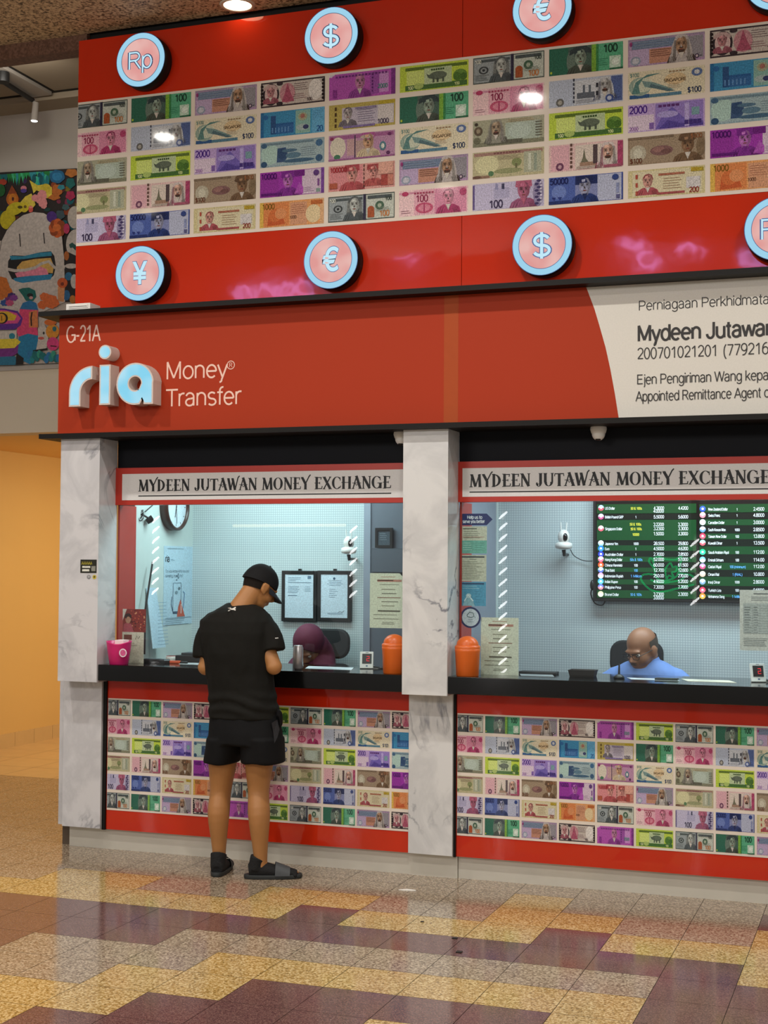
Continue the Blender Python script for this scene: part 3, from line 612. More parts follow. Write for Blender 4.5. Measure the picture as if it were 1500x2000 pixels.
D('grey_dollar', '4a5450', [(R,.012,.04,.988,.96,'c6ccbe'),(R,.012,.04,.54,.96,'9aa3a6'),(R,.03,.80,.52,.90,'4c5658'),(El,.15,.5,.07,.15,'3b4244'),(El,.15,.5,.045,.10,'8f989a'),(El,.15,.5,.02,.05,'2d3336'),(Hd,.40,.04,.92,'b9bdb6','5a5f60','4f585c','long'),
  (R,.535,0,.575,1,'2f2c48'),(R,.60,.08,.70,.40,'b2542c'),(El,.65,.40,.05,.12,'b2542c'),(Tx,'100',.78,.10,.20,'c07a44'),(El,.78,.52,.065,.17,'486a52'),(El,.78,.52,.03,.08,'a7b49c'),(R,.60,.80,.96,.92,'4c5658'),(Tx,'100',.86,.70,.14,'33403c'),(Tx,'100',.03,.76,.12,'d5d8cc')]+lines(.72,.95,.30,.42,3,'7d8878')+lines(.03,.22,.12,.30,4,'5d6668'), 'grey dollar note with a long-haired portrait')
D('green_hundred', '2f7a58', [(R,0,0,.30,1,'2d6a56'),(R,.62,0,1,1,'58b084'),(R,.26,0,.60,1,'4a6058'),(El,.30,.45,.06,.40,'6a7a70'),(Hd,.43,-.04,1.0,'8f9a8c','39444a','4a4c46','hat','363c44'),(R,.58,0,.66,1,'7fb23a'),(R,.64,0,.67,1,'3a8a4a'),(Tx,'100',.74,.66,.26,'1e4034'),(R,.82,.06,.97,.50,'c2d8c4'),(El,.90,.28,.05,.14,'dfe8dc'),(R,.82,0,1,.06,'2a6a4a'),(El,.03,.10,.015,.05,'b8d040')]+lines(.66,.80,.2,.42,4,'2f7a5a'), 'green note with a portrait in a hat')
D('mauve_fifty', 'ab8fae', [(R,.05,.62,.62,.92,'6a809c'),(R,.02,.04,.30,.60,'b8a2c4'),(R,.28,.06,.66,.58,'c0866a'),(El,.10,.20,.07,.17,'8f9cb0'),(El,.10,.20,.045,.11,'c0c4cc'),(R,.0,.93,1,1,'9a84a0'),(R,.76,.1,.98,.9,'8d8a90'),(Pg,[(.52,0),(.58,.5),(.66,.55),(.78,.0)],'4a3a34'),(Hd,.70,0,1.0,'a8825e','b8b2ac','3c322c','scarf','b4aea6'),(El,.90,.15,.03,.08,'3d2f4a'),(El,.90,.15,.016,.045,'c6b4b8'),(El,.95,.15,.009,.02,'3d2f4a'),(El,.04,.82,.02,.08,'8a2f6a')]+lines(.30,.56,.30,.52,4,'6a4034')+lines(.08,.55,.66,.84,3,'94a4b8'), 'mauve note with a man in a white headscarf')
D('black_pink', '3d343a', [(R,.02,.06,.98,.94,'cbbfb4'),(El,.16,.5,.13,.44,'3a3038'),(El,.16,.5,.10,.36,'d8b8b4'),(Hd,.155,.14,.72,'c9898c','7a2f44','a85a6a','hat','c9a8a4'),(El,.42,.5,.12,.40,'c98a92'),(Pg,[(.33,.15),(.38,.5),(.42,.9),(.47,.5),(.53,.15)],'b0506a'),(El,.86,.52,.11,.42,'e6e0d8'),(Tx,'100',.72,.10,.12,'4a3a40')]+lines(.52,.74,.58,.82,4,'5c3440')+lines(.50,.72,.24,.40,3,'8c4a5a')+[(El,.30+.0*k,.1+.8*k,.05,.08,'3a3038') for k in (0,1)]+[(El,.02,.15+.14*k,.025,.06,'241e22') for k in range(6)]+[(El,.98,.15+.14*k,.025,.06,'241e22') for k in range(6)], 'black and pink note with a plumed portrait')
D('magenta', 'b255b0', [(R,0,.9,.08,1,'e0d4dc'),(R,.05,.05,.45,.95,'b44fb0'),(R,.62,.08,.76,.94,'9a4aa6'),(R,.76,.12,.90,.90,'c78ccc'),(Hd,.47,.02,.96,'b87a9c','8a4a8a','8a3a90','bald'),(R,.94,0,1,1,'7a2f86'),(Tx,'2000',.74,.28,.15,'4a8a80'),(R,.06,.06,.12,.4,'8a3090')]+[(El,.66,.2+.13*k,.012,.04,'5a2070') for k in range(6)]+dots(.10,.90,.84,16,'6a2a7a',.03,.07), 'magenta note with a bald portrait in glasses')
D('lime_rhino', 'b9cf4a', [(R,.08,.80,.98,.92,'56702c'),(R,.08,.04,.98,.24,'3f6a38'),(R,.10,.24,.36,.78,'cfe07a'),(R,.36,.22,.76,.84,'b5c8a0'),(El,.56,.52,.13,.16,'5b685f'),(El,.46,.50,.05,.08,'525e58'),(R,.48,.26,.51,.45,'48544e'),(R,.62,.26,.65,.45,'48544e'),(R,.54,.26,.57,.42,'3f4a46'),(Pg,[(.41,.50),(.39,.62),(.44,.54)],'48544e'),(El,.88,.45,.10,.22,'5f8a3a'),(El,.84,.40,.06,.16,'47742f'),(El,.93,.38,.05,.14,'3f6a2c'),(El,.28,.18,.07,.12,'a8bf6a'),(Tx,'100',.12,.08,.11,'dfe8b0'),(Tx,'100',.80,.08,.10,'d8e4a0')]+dots(.46,.66,.72,6,'2f4a2a',.025,.07), 'lime green note with a rhinoceros')
D('pink_hundred', 'e6c4c6', [(R,.22,.03,.98,.97,'d683a2'),(R,.22,.03,.52,.97,'dfa4b4'),(R,0,.84,.22,.92,'d08aa4'),(El,.09,.86,.05,.09,'b5305e'),(Tx,'100',.25,.52,.24,'8a2a4c'),(El,.37,.28,.13,.21,'c2486c'),(El,.37,.28,.09,.14,'d67a92'),(R,.36,.08,.38,.48,'a8305a'),(Hd,.72,.02,.96,'cf7a96','8c2350','a82a5e','short'),(El,.93,.78,.05,.14,'b23a68')]+dots(.22,.52,.82,7,'a83a5c',.03,.07)+lines(.03,.17,.12,.20,2,'a8788a',.02), 'pink note with a plain-coated portrait')
D('blue_grey', 'b4bccc', [(R,.03,.05,.32,.95,'b2bccf'),(R,.34,.04,.70,.92,'c8ccd2'),(R,.84,.04,.99,.96,'4a5f98'),(El,.15,.17,.055,.15,'5f5f5c'),(El,.15,.17,.03,.08,'a8a498'),(R,.38,.24,.62,.46,'59606a'),(R,.46,.40,.49,.74,'5a6470'),(R,.54,.40,.57,.72,'5a6470'),(Hd,.76,.12,.86,'a9a8a4','c4c6c8','3f4a68','scarf','bcc0c4'),(El,.82,.16,.055,.14,'3a4f90'),(El,.82,.16,.03,.08,'b8c0d4'),(El,.90,.15,.014,.03,'3a4f90'),(El,.94,.15,.014,.03,'3a4f90')]+[(R,.33,.1+.16*k,.35,.2+.16*k,'2f3444') for k in range(6)]+[(R,.64,.30+.3*k,.67,.46+.3*k,'262a34') for k in range(2)]+lines(.37,.62,.08,.18,3,'6a7080'), 'pale blue note with a headscarf portrait')
D('cream_teal', 'd9d0b4', [(R,.02,.02,.70,.14,'4a7a94'),(R,.02,.02,.28,.16,'27548c'),(El,.16,.45,.15,.34,'8fa79a'),(El,.20,.50,.13,.26,'c6cdb6'),(Pg,[(.05,.2),(.10,.62),(.25,.86),(.44,.88),(.20,.74),(.14,.5),(.16,.2)],'4f7f7c'),(Pg,[(.18,.66),(.34,.56),(.62,.22),(.40,.30),(.22,.42)],'6f9290'),(Pg,[(.30,.52),(.62,.18),(.52,.18),(.28,.40)],'4b6a74'),(El,.62,.62,.14,.22,'dcc092'),(Tx,'SINGAPORE',.47,.52,.11,'5a4634'),(Tx,'$100',.78,.06,.18,'2a3a5c'),(Tx,'$100',.03,.82,.12,'6a8a84'),(El,.90,.78,.07,.15,'4f6aa0'),(El,.90,.78,.035,.08,'c9ccd0')]+lines(.52,.70,.30,.42,3,'9a7a5a')+dots(.54,.76,.86,5,'9a7a54',.03,.05), 'cream note with a teal curling wave')
D('cyan_tower', '3f94bc', [(R,.0,0,.55,1,'3a8cbc'),(R,.16,.1,.52,.52,'275a98'),(R,.16,.1,.24,.84,'2a4f86'),(R,.26,.1,.52,.44,'2f62a0'),(R,.55,.04,.78,.96,'8ab4a6'),(El,.66,.70,.07,.16,'a9a884'),(El,.66,.72,.035,.09,'b06a5c'),(El,.66,.28,.10,.13,'a8b8b4'),(El,.71,.28,.045,.09,'383a66'),(R,.80,0,1,1,'5fa8d0'),(Tx,'20',.88,.06,.20,'24508c'),(R,0,0,.05,1,'2468a0'),(El,.08,.80,.04,.10,'2a64a4')]+lines(.82,.97,.6,.86,4,'3f80b4')+[(R,.18+.05*k,.16,.20+.05*k,.36,'5a8cc4') for k in range(6)], 'blue note with a tower')
D('mauve_olive', 'b4a45a', [(R,.20,.10,.98,.84,'b9b0c6'),(R,.74,.14,.97,.82,'cdc6c8'),(R,.76,.86,1,1,'b8a22c'),(Hd,.29,.12,.78,'a8a0a8','5f566a','6a6478','short'),(Tx,'1000',.74,.10,.17,'3f3550'),(R,.22,.04,.70,.13,'7a6aa4')]+[(R,.09,.1+.22*k,.12,.24+.22*k,'4a3620') for k in range(4)]+lines(.44,.70,.26,.70,6,'6a608a')+[(R,.40,.74,.72,.82,'8478a0')], 'mauve and olive note with a moustached portrait')
D('sage_arab', 'a4a48c', [(R,.46,.12,.94,.82,'a8b8a8'),(El,.66,.5,.16,.30,'b4c4b8'),(R,.0,0,1,.16,'7f8068'),(R,.20,.04,.70,.20,'5d5e50'),(Hd,.33,.10,.90,'a48c74','8f8d80','54524a','scarf','8e8c80'),(El,.08,.60,.06,.17,'5f5040'),(El,.08,.60,.03,.09,'94866e'),(El,.06,.24,.05,.12,'6a6a54'),(El,.05,.86,.025,.06,'3c342c')]+[(R,.88,.24+.1*k,.97,.28+.1*k,'6a685a') for k in range(6)]+lines(.50,.86,.86,.92,2,'b59a6a'), 'grey-green note with a headscarf portrait')
D('violet_2000', 'b9a0d0', [(R,.36,.04,.98,.96,'8f78c4'),(R,.0,.04,.34,.60,'d8c6d6'),(Tx,'2000',.02,.68,.24,'4a2a86'),(Tx,'2000',.02,.06,.12,'8a5aa0'),(Pg,[(.36,.04),(.46,.55),(.58,.80),(.72,.4),(.98,.2),(.98,.04)],'6a5ab4'),(Pg,[(.40,.04),(.52,.34),(.70,.18),(.98,.14),(.98,.04)],'4c3f96'),(El,.52,.55,.14,.12,'a498d4'),(R,.74,.06,.80,.90,'b0a0d8'),(R,.83,.44,.93,.72,'6f9aa0'),(R,.28,.06,.34,.30,'7a5aa8')]+dots(.40,.68,.82,5,'5a2a72',.045,.09)+dots(.74,.96,.12,4,'3a2a7a',.05,.16), 'violet 2000 note with a mountain scene')
D('teal_falls', '8fa8b0', [(R,.02,.06,.98,.94,'9bb2b6'),(El,.16,.5,.15,.40,'a9cabf'),(Pg,[(.26,.16),(.27,.72),(.40,.74),(.44,.4),(.38,.16)],'34507a'),(El,.34,.5,.07,.22,'2c4770'),(El,.52,.40,.12,.12,'54788e'),(El,.46,.60,.12,.07,'4a6c86'),(El,.60,.18,.25,.08,'3c5f7c'),(El,.92,.80,.055,.14,'3a6690'),(El,.92,.20,.055,.14,'34587c'),(El,.06,.12,.05,.12,'2c4e72'),(El,.06,.86,.05,.10,'3a5e80'),(R,.10,.86,.84,.95,'6a8694')]+lines(.64,.88,.34,.66,5,'4c5f74'), 'grey-blue note with a waterfall')
D('rose_fifty', 'b58aa8', [(R,.02,.82,.98,.96,'a05a8e'),(El,.14,.5,.12,.42,'d8d0b8'),(R,.04,.30,.24,.8,'d6cfb8'),(El,.13,.14,.05,.10,'3f7a5a'),(R,.28,.16,.42,.80,'c09a98'),(R,.39,.06,.41,.94,'4a3a54'),(R,.42,.16,.68,.72,'b59890'),(Hd,.60,.04,1.0,'c2986e','b4a490','c9b890','turban','a84e8c'),(El,.82,.42,.05,.18,'4f7f8c'),(El,.82,.42,.025,.10,'d4d4c8'),(El,.92,.86,.03,.06,'6a2a60'),(El,.90,.14,.03,.07,'5a2a58'),(El,.05,.86,.03,.06,'8a2a54'),(R,0,0,1,.06,'9c5a90')], 'rose note with a turbaned portrait')
D('olive_palm', 'b7b08c', [(El,.20,.5,.17,.36,'d2ce9e'),(R,.02,.84,.98,.96,'a0786e'),(El,.62,.52,.07,.16,'7f8a58'),(R,.60,.2,.63,.48,'6a6a48'),(El,.50,.22,.20,.10,'8f9468'),(R,.72,.10,.96,.88,'a8ac94'),(R,.78,.2,.82,.8,'c8ccb8'),(R,.86,.16,.90,.8,'8a9886'),(El,.26,.16,.04,.10,'4f7a54'),(R,.0,0,.24,.10,'8a6a58'),(El,.06,.06,.06,.06,'6a4a40')]+lines(.36,.68,.66,.78,4,'8a7a60')+dots(.30,.68,.88,9,'7a4a4a',.03,.06), 'olive note with a palm scene')
D('pale_pink', 'd8b8b4', [(R,.03,.04,.28,.96,'d9a4ae'),(R,.36,.04,.72,.92,'d4c6b8'),(El,.15,.18,.055,.15,'6a3a58'),(El,.15,.18,.025,.07,'c49aa4'),(Pg,[(.42,.2),(.46,.44),(.48,.8),(.50,.44),(.56,.2)],'6a6a54'),(R,.42,.14,.70,.28,'9a7a64'),(R,.60,.20,.66,.9,'4c3f44'),(Hd,.80,.02,.94,'c49c88','cabfba','8a2a50','scarf','c6b8b4'),(R,.93,.04,1,.96,'a83a64'),(R,.74,.02,.98,.12,'a05068')]+[(R,.29,.1+.16*k,.32,.2+.16*k,'5a4038') for k in range(6)]+lines(.38,.70,.04,.10,2,'7a5a4c'), 'pale pink note with a headscarf portrait')
D('brown_hundred', '94806a', [(R,.02,.04,.98,.96,'9c8870'),(El,.13,.42,.11,.30,'b4ae98'),(El,.13,.42,.06,.18,'cac6b0'),(El,.44,.46,.15,.18,'7f5a5a'),(El,.40,.50,.08,.10,'946a66'),(El,.50,.42,.07,.09,'6f4c4c'),(Hd,.78,-.04,1.04,'86654a','5a4434','70563f','turban','664c38'),(El,.95,.5,.06,.34,'7c6850'),(Tx,'$100',.03,.06,.16,'6a4030'),(Tx,'$100',.82,.80,.15,'8a5a3c'),(R,.0,.92,.6,1,'7d6a56')], 'brown note with a soldierly portrait')
D('purple_10000', '9a3aa6', [(R,.66,.02,.97,.98,'cfc0cc'),(R,.0,.0,.30,.8,'93309e'),(R,.40,.74,.70,.98,'6a1f7c'),(Hd,.44,.0,.98,'b26ab4','6a2080','7a2a8c','cap','74268a'),(Pg,[(.54,.05),(.62,.5),(.68,.3),(.68,.05)],'b052b8'),(Tx,'10000',.02,.72,.20,'4a1466'),(El,.88,.82,.045,.12,'5a3a7a'),(R,.90,.30,.93,.58,'7a4a8a'),(R,.955,0,1,1,'74449a'),(R,.88,.06,.94,.20,'7fa090'),(R,.02,.06,.34,.16,'5c1a72')]+lines(.70,.84,.12,.26,3,'a48aa8'), 'purple 10000 note with a capped portrait')
D('red_100000', 'd39a92', [(R,.02,.04,.52,.96,'d8858a'),(Hd,.36,-.02,1.04,'cf8c84','a04048','b0484e','cap','a83c48'),(Hd,.68,.10,.86,'cf8a80','8a3a3a','b4504c','cap','a03c40'),(R,.80,.08,.90,.50,'a8423c'),(R,.90,.08,.98,.5,'c47a68'),(El,.84,.84,.05,.10,'b04a44'),(R,.02,.10,.14,.32,'b0543c'),(Tx,'100000',.03,.74,.17,'a02a34'),(R,.76,.52,.98,.98,'d8a08c')]+[(R,.535,.06+.16*k,.55,.16+.16*k,'4a2a2a') for k in range(6)], 'red 100000 note with two capped portraits')
D('lilac_hundred', 'b9b2cc', [(R,.02,.04,.58,.96,'bcb6d2'),(R,.0,.04,.03,.96,'5a4a84'),(R,.30,.40,.52,.80,'a8a4c4'),(R,.32,.74,.36,.95,'8a8ab0'),(R,.41,.74,.45,.95,'3a3a58'),(Hd,.72,-.02,1.06,'a85470','8c3a64','94486c','cap','b0506c'),(El,.92,.5,.07,.5,'8a80a4'),(Tx,'100',.24,.06,.26,'3c3452')]+[(El,.90+.03*(k % 2),.1+.12*k,.03,.05,'3a3260') for k in range(8)]+[(El,.96,.16+.12*k,.016,.035,'c8c4d4') for k in range(7)], 'lilac note with a red capped portrait')
D('blue_50000', '3f4f9c', [(R,.0,0,.36,1,'4a60a8'),(R,.36,.66,.70,.98,'1f2c5c'),(R,.66,.02,.98,.98,'b4b8cc'),(R,.36,0,.66,.66,'8088b4'),(El,.14,.44,.10,.26,'6a80c0'),(Hd,.49,-.02,1.0,'9a9cb0','202a50','263a74','cap','1c2850'),(Tx,'50000',.02,.74,.20,'1a2458'),(R,.0,0,.30,.12,'24346c'),(El,.90,.84,.045,.11,'2f4480'),(R,.91,.26,.95,.62,'8a94b8'),(R,.91,.05,.96,.20,'5a5a84'),(R,.985,0,1,1,'3a4f98'),(Pg,[(.04,.26),(.10,.26),(.07,.14)],'26347a'),(Pg,[(.12,.26),(.18,.26),(.15,.14)],'26347a')], 'blue 50000 note with a capped portrait')
D('sand_200', 'c9be90', [(R,.06,.06,.96,.94,'d2c8a4'),(Hd,.26,.08,.80,'c48a80','8c3a44','a84452','short'),(R,.40,.74,.74,.82,'a8604c'),(R,.38,.06,.74,.14,'a0484c'),(R,.76,.22,.94,.62,'c8c4c4'),(R,.82,.80,.98,.94,'b09a2c'),(Tx,'200',.80,.06,.17,'8c3a34'),(Tx,'200',.82,.82,.12,'a88a30')]+[(R,.10,.08+.3*k,.13,.24+.3*k,'b04a3c') for k in range(3)]+lines(.46,.70,.26,.62,5,'9a6a50'), 'sand coloured 200 note with a bespectacled portrait')
D('orange_1000', 'd89a62', [(R,.04,.04,.46,.96,'d88048'),(Pg,[(.12,.05),(.14,.5),(.22,.72),(.34,.6),(.40,.1)],'c2552c'),(El,.24,.46,.10,.26,'cf6a38'),(El,.33,.52,.09,.22,'d98c58'),(R,.48,.04,.74,.92,'cf9470'),(El,.84,.42,.12,.36,'dcc89a'),(R,.0,0,.06,1,'d8b04a'),(R,.94,0,1,1,'d8a878'),(Tx,'1000',.04,.72,.20,'7a5a20'),(Tx,'1000',.47,.28,.11,'5a3a2c'),(R,.80,.78,.98,.94,'b8602c')]+lines(.50,.72,.48,.80,5,'9c5a44'), 'orange 1000 note with a lion statue')
ROWS = [['grey_dollar', 'green_hundred', 'mauve_fifty', 'black_pink', 'magenta', 'lime_rhino'],
        ['pink_hundred', 'blue_grey', 'cream_teal', 'cyan_tower', 'mauve_olive', 'green_hundred'],
        ['sage_arab', 'lime_rhino', 'violet_2000', 'teal_falls', 'rose_fifty', 'cream_teal'],
        ['olive_palm', 'pale_pink', 'brown_hundred', 'purple_10000', 'red_100000', 'mauve_fifty'],
        ['lilac_hundred', 'blue_50000', 'sand_200', 'orange_1000', 'grey_dollar', 'pink_hundred']]
NOTE = {}
def note_mesh(k):
    if k in NOTE: return NOTE[k]
    bg, items, words = DES[k]
    def bl(c, k_=.06):
        a, b_ = [int(c[i:i+2], 16) for i in (0, 2, 4)], [int(bg[i:i+2], 16) for i in (0, 2, 4)]
        g = sum(a)/3; return '%02x%02x%02x' % tuple(int((x*.9+g*.1)*(1-k_)+y*k_) for x, y in zip(a, b_))
    m = MB(); f = Fr((0, 0, 0)); f.d = 0.0
    m.rect(f, 0, 0, NW, NH, bg)
    for it in items:
        c = it[0]
        if c == 'r': m.rect(f, it[1]*NW, it[2]*NH, it[3]*NW, it[4]*NH, bl(it[5]))
        elif c == 'e': m.ell(f, it[1]*NW, it[2]*NH, it[3]*NW, it[4]*NH, bl(it[5]), n=18)
        elif c == 't': m.text(f, it[1], it[2]*NW, it[3]*NH, it[4]*NH*1.06, it[5], offset=0.009)
        elif c == 'p': m.poly(f, [(x*NW, y*NH) for x, y in it[1]], bl(it[2]))
        elif c == 'h': nhead(m, f, *it[1:4], *[bl(z, .10) for z in it[4:7]], *it[7:8], *[bl(z, .10) for z in it[8:9]])
    # nothing printed may stick out past the note's edge
    m.v = [(min(max(x, 0), NW), y, min(max(z, 0), NH)) for x, y, z in m.v]
    o = m.build('banknote_picture', M_NOTE); me = o.data; bpy.data.objects.remove(o)
    NOTE[k] = me; return me
def lay_notes(panel, x0, z0, pitch_x, pitch_z, sc, ncol, nrow, y, xmax, xmin=-99):
    """row 0 at the top; the edge notes are cut where the panel ends"""
    for r in range(nrow):
        for c in range(ncol):
            k = ROWS[r % 5][c % 6] if not (r == 5) else ROWS[0][c % 6]
            me = note_mesh(k); x = x0+c*pitch_x; z = z0-r*pitch_z
            if x+NW*sc > xmax or x < xmin:
                me = me.copy()
                lo = (xmin-x)/sc; hi = (xmax-x)/sc
                for v in me.vertices: v.co.x = min(max(v.co.x, lo), hi)
            o = bpy.data.objects.new('banknote_picture', me); C.objects.link(o)
            o.parent = panel; o.location = Vector((x, y, z))-panel.location; o.scale = (sc, sc, sc)
            o['label'] = 'printed picture of a ' + DES[k][2]

# ------------------------------------------------------------------ the kiosk: upper red panel
XL, XR = -4.495, 0.75
t = thing('banknote_panel', 'big glossy red panel high up with five rows of banknote pictures', 'sign panel', (XL, 0.03, 3.071))
q = MB(); q.box((XL, 0, 3.071), (-2.146, 0.06, 4.70)); q.box((-2.143, 0, 3.071), (XR, 0.06, 4.70)); q.build('red_board', M_RED, t)
PX = 0.4106
q = MB(); q.box((XL+0.002, -0.003, 3.483), (XR-0.01, 0.0, 4.332)); q.build('pale_print_sheet', mat('pale_print_sheet', 'e2d6c8', 0.06, var=0.03, bump=0.025, bscale=4), t)
lay_notes(t, -4.548, 4.332-0.1688+0.0139, PX, 0.1688, 1.0, 13, 5, -0.0036, 0.7, XL+0.004)
upper = t

# round illuminated currency signs
G_PINK = mottled_glow('pink_lightbox', 'f7c4bd', 'f0a7a2', 0.92, 9); G_BLUE = glow('pale_blue_light', 'a5dcf6', 0.98); G_SYM = glow('white_blue_light', 'c4ecfb', 1.05)
M_EDGE = mat('dark_blue_outline', '4a6aa8', 0.5)
def coin(cx, cz_, sym, label):
    t = thing('currency_sign', label, 'illuminated sign', (cx, 0, cz_), 'round currency signs on the red panel')
    r = 0.158; fr = Fr((cx, -0.085, cz_))
    q = MB(); q.lathe((cx, -.0005, cz_), [(r-.006, 0.0), (r, 0.004), (r, 0.083), (r-.004, 0.0848)], 56, ax=-Y_); q.build('drum', M_BLACK, t)
    q = MB(); q.ring(fr, 0, 0, r-.036, r-.003, d=.0005, n=56); q.build('light_ring', G_BLUE, t)
    q = MB(); q.ell(fr, 0, 0, r-.036, r-.036, d=.0004, n=56); q.build('face', G_PINK, t)
    q = MB(); q.ring(fr, 0, 0, r-.037, r-.034, d=.0009, n=56); q.ring(fr, 0, 0, r-.004, r-.001, d=.0009, n=56); q.build('outline', M_EDGE, t)
    h = 0.118 if sym != 'Rp' else 0.10
    x0 = -0.078 if sym == 'Rp' else -0.047; w = 0.152 if sym == 'Rp' else 0.094
    oo, oi = (.010, -.002) if sym == 'Rp' else (.014, .004) if sym == '$' else (.040, .020)
    q = MB(); q.text(fr, sym, x0-.0025, -h/2, h, w=w+.005, d=.0008, offset=oo); s_ = q.build('symbol_outline', M_EDGE, t)
    q = MB(); q.text(fr, sym, x0, -h/2, h, w=w, d=.0014, offset=oi); q.build('symbol', G_SYM, s_)
SY = {'Rp': 'rupiah letters Rp', '$': 'dollar sign', '€': 'euro sign', '¥': 'yen sign'}
for i, s in enumerate(('Rp', '$', '€', '¥')):
    coin(-4.035+1.171*i, 4.507, s, 'pink round sign with %s in the upper row, above the banknote pictures' % SY[s])
for i, s in enumerate(('¥', '€', '$', 'Rp')):
    coin(-4.022+1.166*i, 3.278, s, 'pink round sign with %s in the lower row, under the banknote pictures' % SY[s])

# ------------------------------------------------------------------ ledges and fascia
q = MB(); q.box((-4.612, -0.2, 3.043), (XR, 0.06, 3.071)); tag(q.build('black_ledge', M_BLACK), 'long black ledge between the banknote panel and the red fascia', 'ledge')
q = MB(); q.box((-4.597, -0.2, 2.340), (XR, 0.10, 2.367)); tag(q.build('black_ledge', M_BLACK), 'long black ledge under the red fascia, on top of the marble pillars', 'ledge')
t = thing('fascia_sign', 'red fascia board with white lettering and a white company panel', 'sign', (-4.535, 0, 2.367))
FY = -0.1; ff = Fr((0, FY, 0))
q = MB(); q.box((-4.536, FY, 2.367), (XR, 0.06, 3.043)); q.build('board', M_REDM, t)
def wx(px, py, Y=FY): v = at(px, py, Y); return v.x, v.z
q = MB(); q.rect(ff, -2.208, 2.368, -2.130, 3.042, '9c3d14'); q.build('tape_strip', mat('orange_vinyl_strip', 'a8481c', .6, spec=.25), t, label='orange strip across the red board')
cv = [(-1.457, 3.0425), (-1.415, 2.93), (-1.387, 2.834), (-1.358, 2.73), (-1.335, 2.625), (-1.312, 2.50), (-1.291, 2.3675)]
q = MB(); q.poly(ff, cv+[(XR, 2.3675), (XR, 3.0425)], 'd6d2c8'); q.build('white_panel', M_SIGN, t)
def sx(mb, fr, s, px0, py0, px1, capx, col, Y=FY, **k):
    a = at(px0, py0, Y); b_ = at(px1, py0, Y); mb.text(fr, s, a.x, a.z, capx, col, w=(b_.x-a.x), **k)
def words(draw, name, parent, label=None):
    q = MB(); draw(q); o = q.build(name, M_SIGN, parent)
    if label: o['label'] = label
words(lambda q: sx(q, ff, 'G-21A', 130, 669, 195, 0.092, 'e6c2b2', offset=0.001), 'unit_number', t, 'pale unit number')
words(lambda q: sx(q, ff, 'Money', 325, 741, 443, 0.097, 'f0c8b6', offset=0), 'lettering', t)
words(lambda q: sx(q, ff, 'Transfer', 325, 794, 471, 0.097, 'f0c8b6', offset=0), 'lettering', t)
q = MB()
a = at(451, 713, FY); q.ring(ff, a.x, a.z, 0.020, 0.0245, 'f0c8b6', n=28); q.text(ff, 'R', a.x-0.009, a.z-0.012, 0.025, 'f0c8b6')
q.build('registered_mark', M_SIGN, t)
K = '2a2826'
words(lambda q: q.text(ff, 'Perniagaan Perkhidmatan', -1.192, at(1240,607,FY).z, 0.049, K, w=at(1497,600,FY).x+1.192+0.045, offset=-.001), 'company_lettering', t)
words(lambda q: q.text(ff, 'Mydeen Jutawan', -1.196, at(1240,667,FY).z, 0.078, K, w=at(1496,667,FY).x+1.196+0.045, offset=0.0065), 'company_lettering', t)
words(lambda q: q.text(ff, '200701021201', -1.198, at(1240,702,FY).z, 0.055, K, w=at(1402,700,FY).x+1.198, offset=-.001), 'company_lettering', t)
words(lambda q: q.text(ff, '(779216', at(1413,700,FY).x, at(1240,702,FY).z, 0.055, K, w=at(1501,700,FY).x-at(1413,700,FY).x, offset=-.001), 'company_lettering', t)
words(lambda q: q.text(ff, 'Ejen Pengiriman Wang kepada', -1.2, at(1240,751,FY).z, 0.049, K, w=at(1500,750,FY).x+1.2+0.06, offset=-.001), 'company_lettering', t)
words(lambda q: q.text(ff, 'Appointed Remittance Agent of', -1.205, at(1238,784,FY).z, 0.049, K, w=at(1500,782,FY).x+1.205+0.022, offset=-.001), 'company_lettering', t)

# raised lit letters
t = thing('channel_letter_sign', 'raised light blue glowing letters on the red fascia', 'sign', (-4.4, FY, 2.5))
LY = -0.195; lf = Fr((0, LY, 0)); G_LET = mottled_glow('blue_letter_light', '8fdcf8', 'b6e8fb', 1.0, 7); M_LET = mat('pale_letter_returns', 'd3c4bb', 0.5)
def lp(px, py): v = at(px, py, LY); return (v.x, v.z)
def inset(pts, w):
    a = sum(pts[i][0]*pts[(i+1) % len(pts)][1]-pts[(i+1) % len(pts)][0]*pts[i][1] for i in range(len(pts)))
    if a < 0: pts = pts[::-1]
    out = []
    n = len(pts)
    for i in range(n):
        p0 = Vector(pts[i-1]); p1 = Vector(pts[i]); p2 = Vector(pts[(i+1) % n])
        e1 = (p1-p0).normalized(); e2 = (p2-p1).normalized()
        n1 = Vector((-e1.y, e1.x)); n2 = Vector((-e2.y, e2.x)); b_ = (n1+n2)
        b_ = b_.normalized()/max(0.35, b_.normalized().dot(n1)) if b_.length > 1e-6 else n1
        out.append(tuple(p1+b_*w))
    return out
def letter(name, outline, hole=None):
    q = MB()
    if hole is None:
        q.prism(Fr((0, 0, 0)), outline, -FY+.0006, -LY)
    L_ = q.build(name, M_LET, t)
    return L_
def arcp(c, r, a0, a1, n=14): return [(c[0]+r*math.cos(math.radians(a0+(a1-a0)*i/n)), c[1]+r*math.sin(math.radians(a0+(a1-a0)*i/n))) for i in range(n+1)]
s1 = 1/ (F_PX/7.05)
zb = lp(150, 794)[1]; zt = lp(190, 714)[1]; H = zt-zb
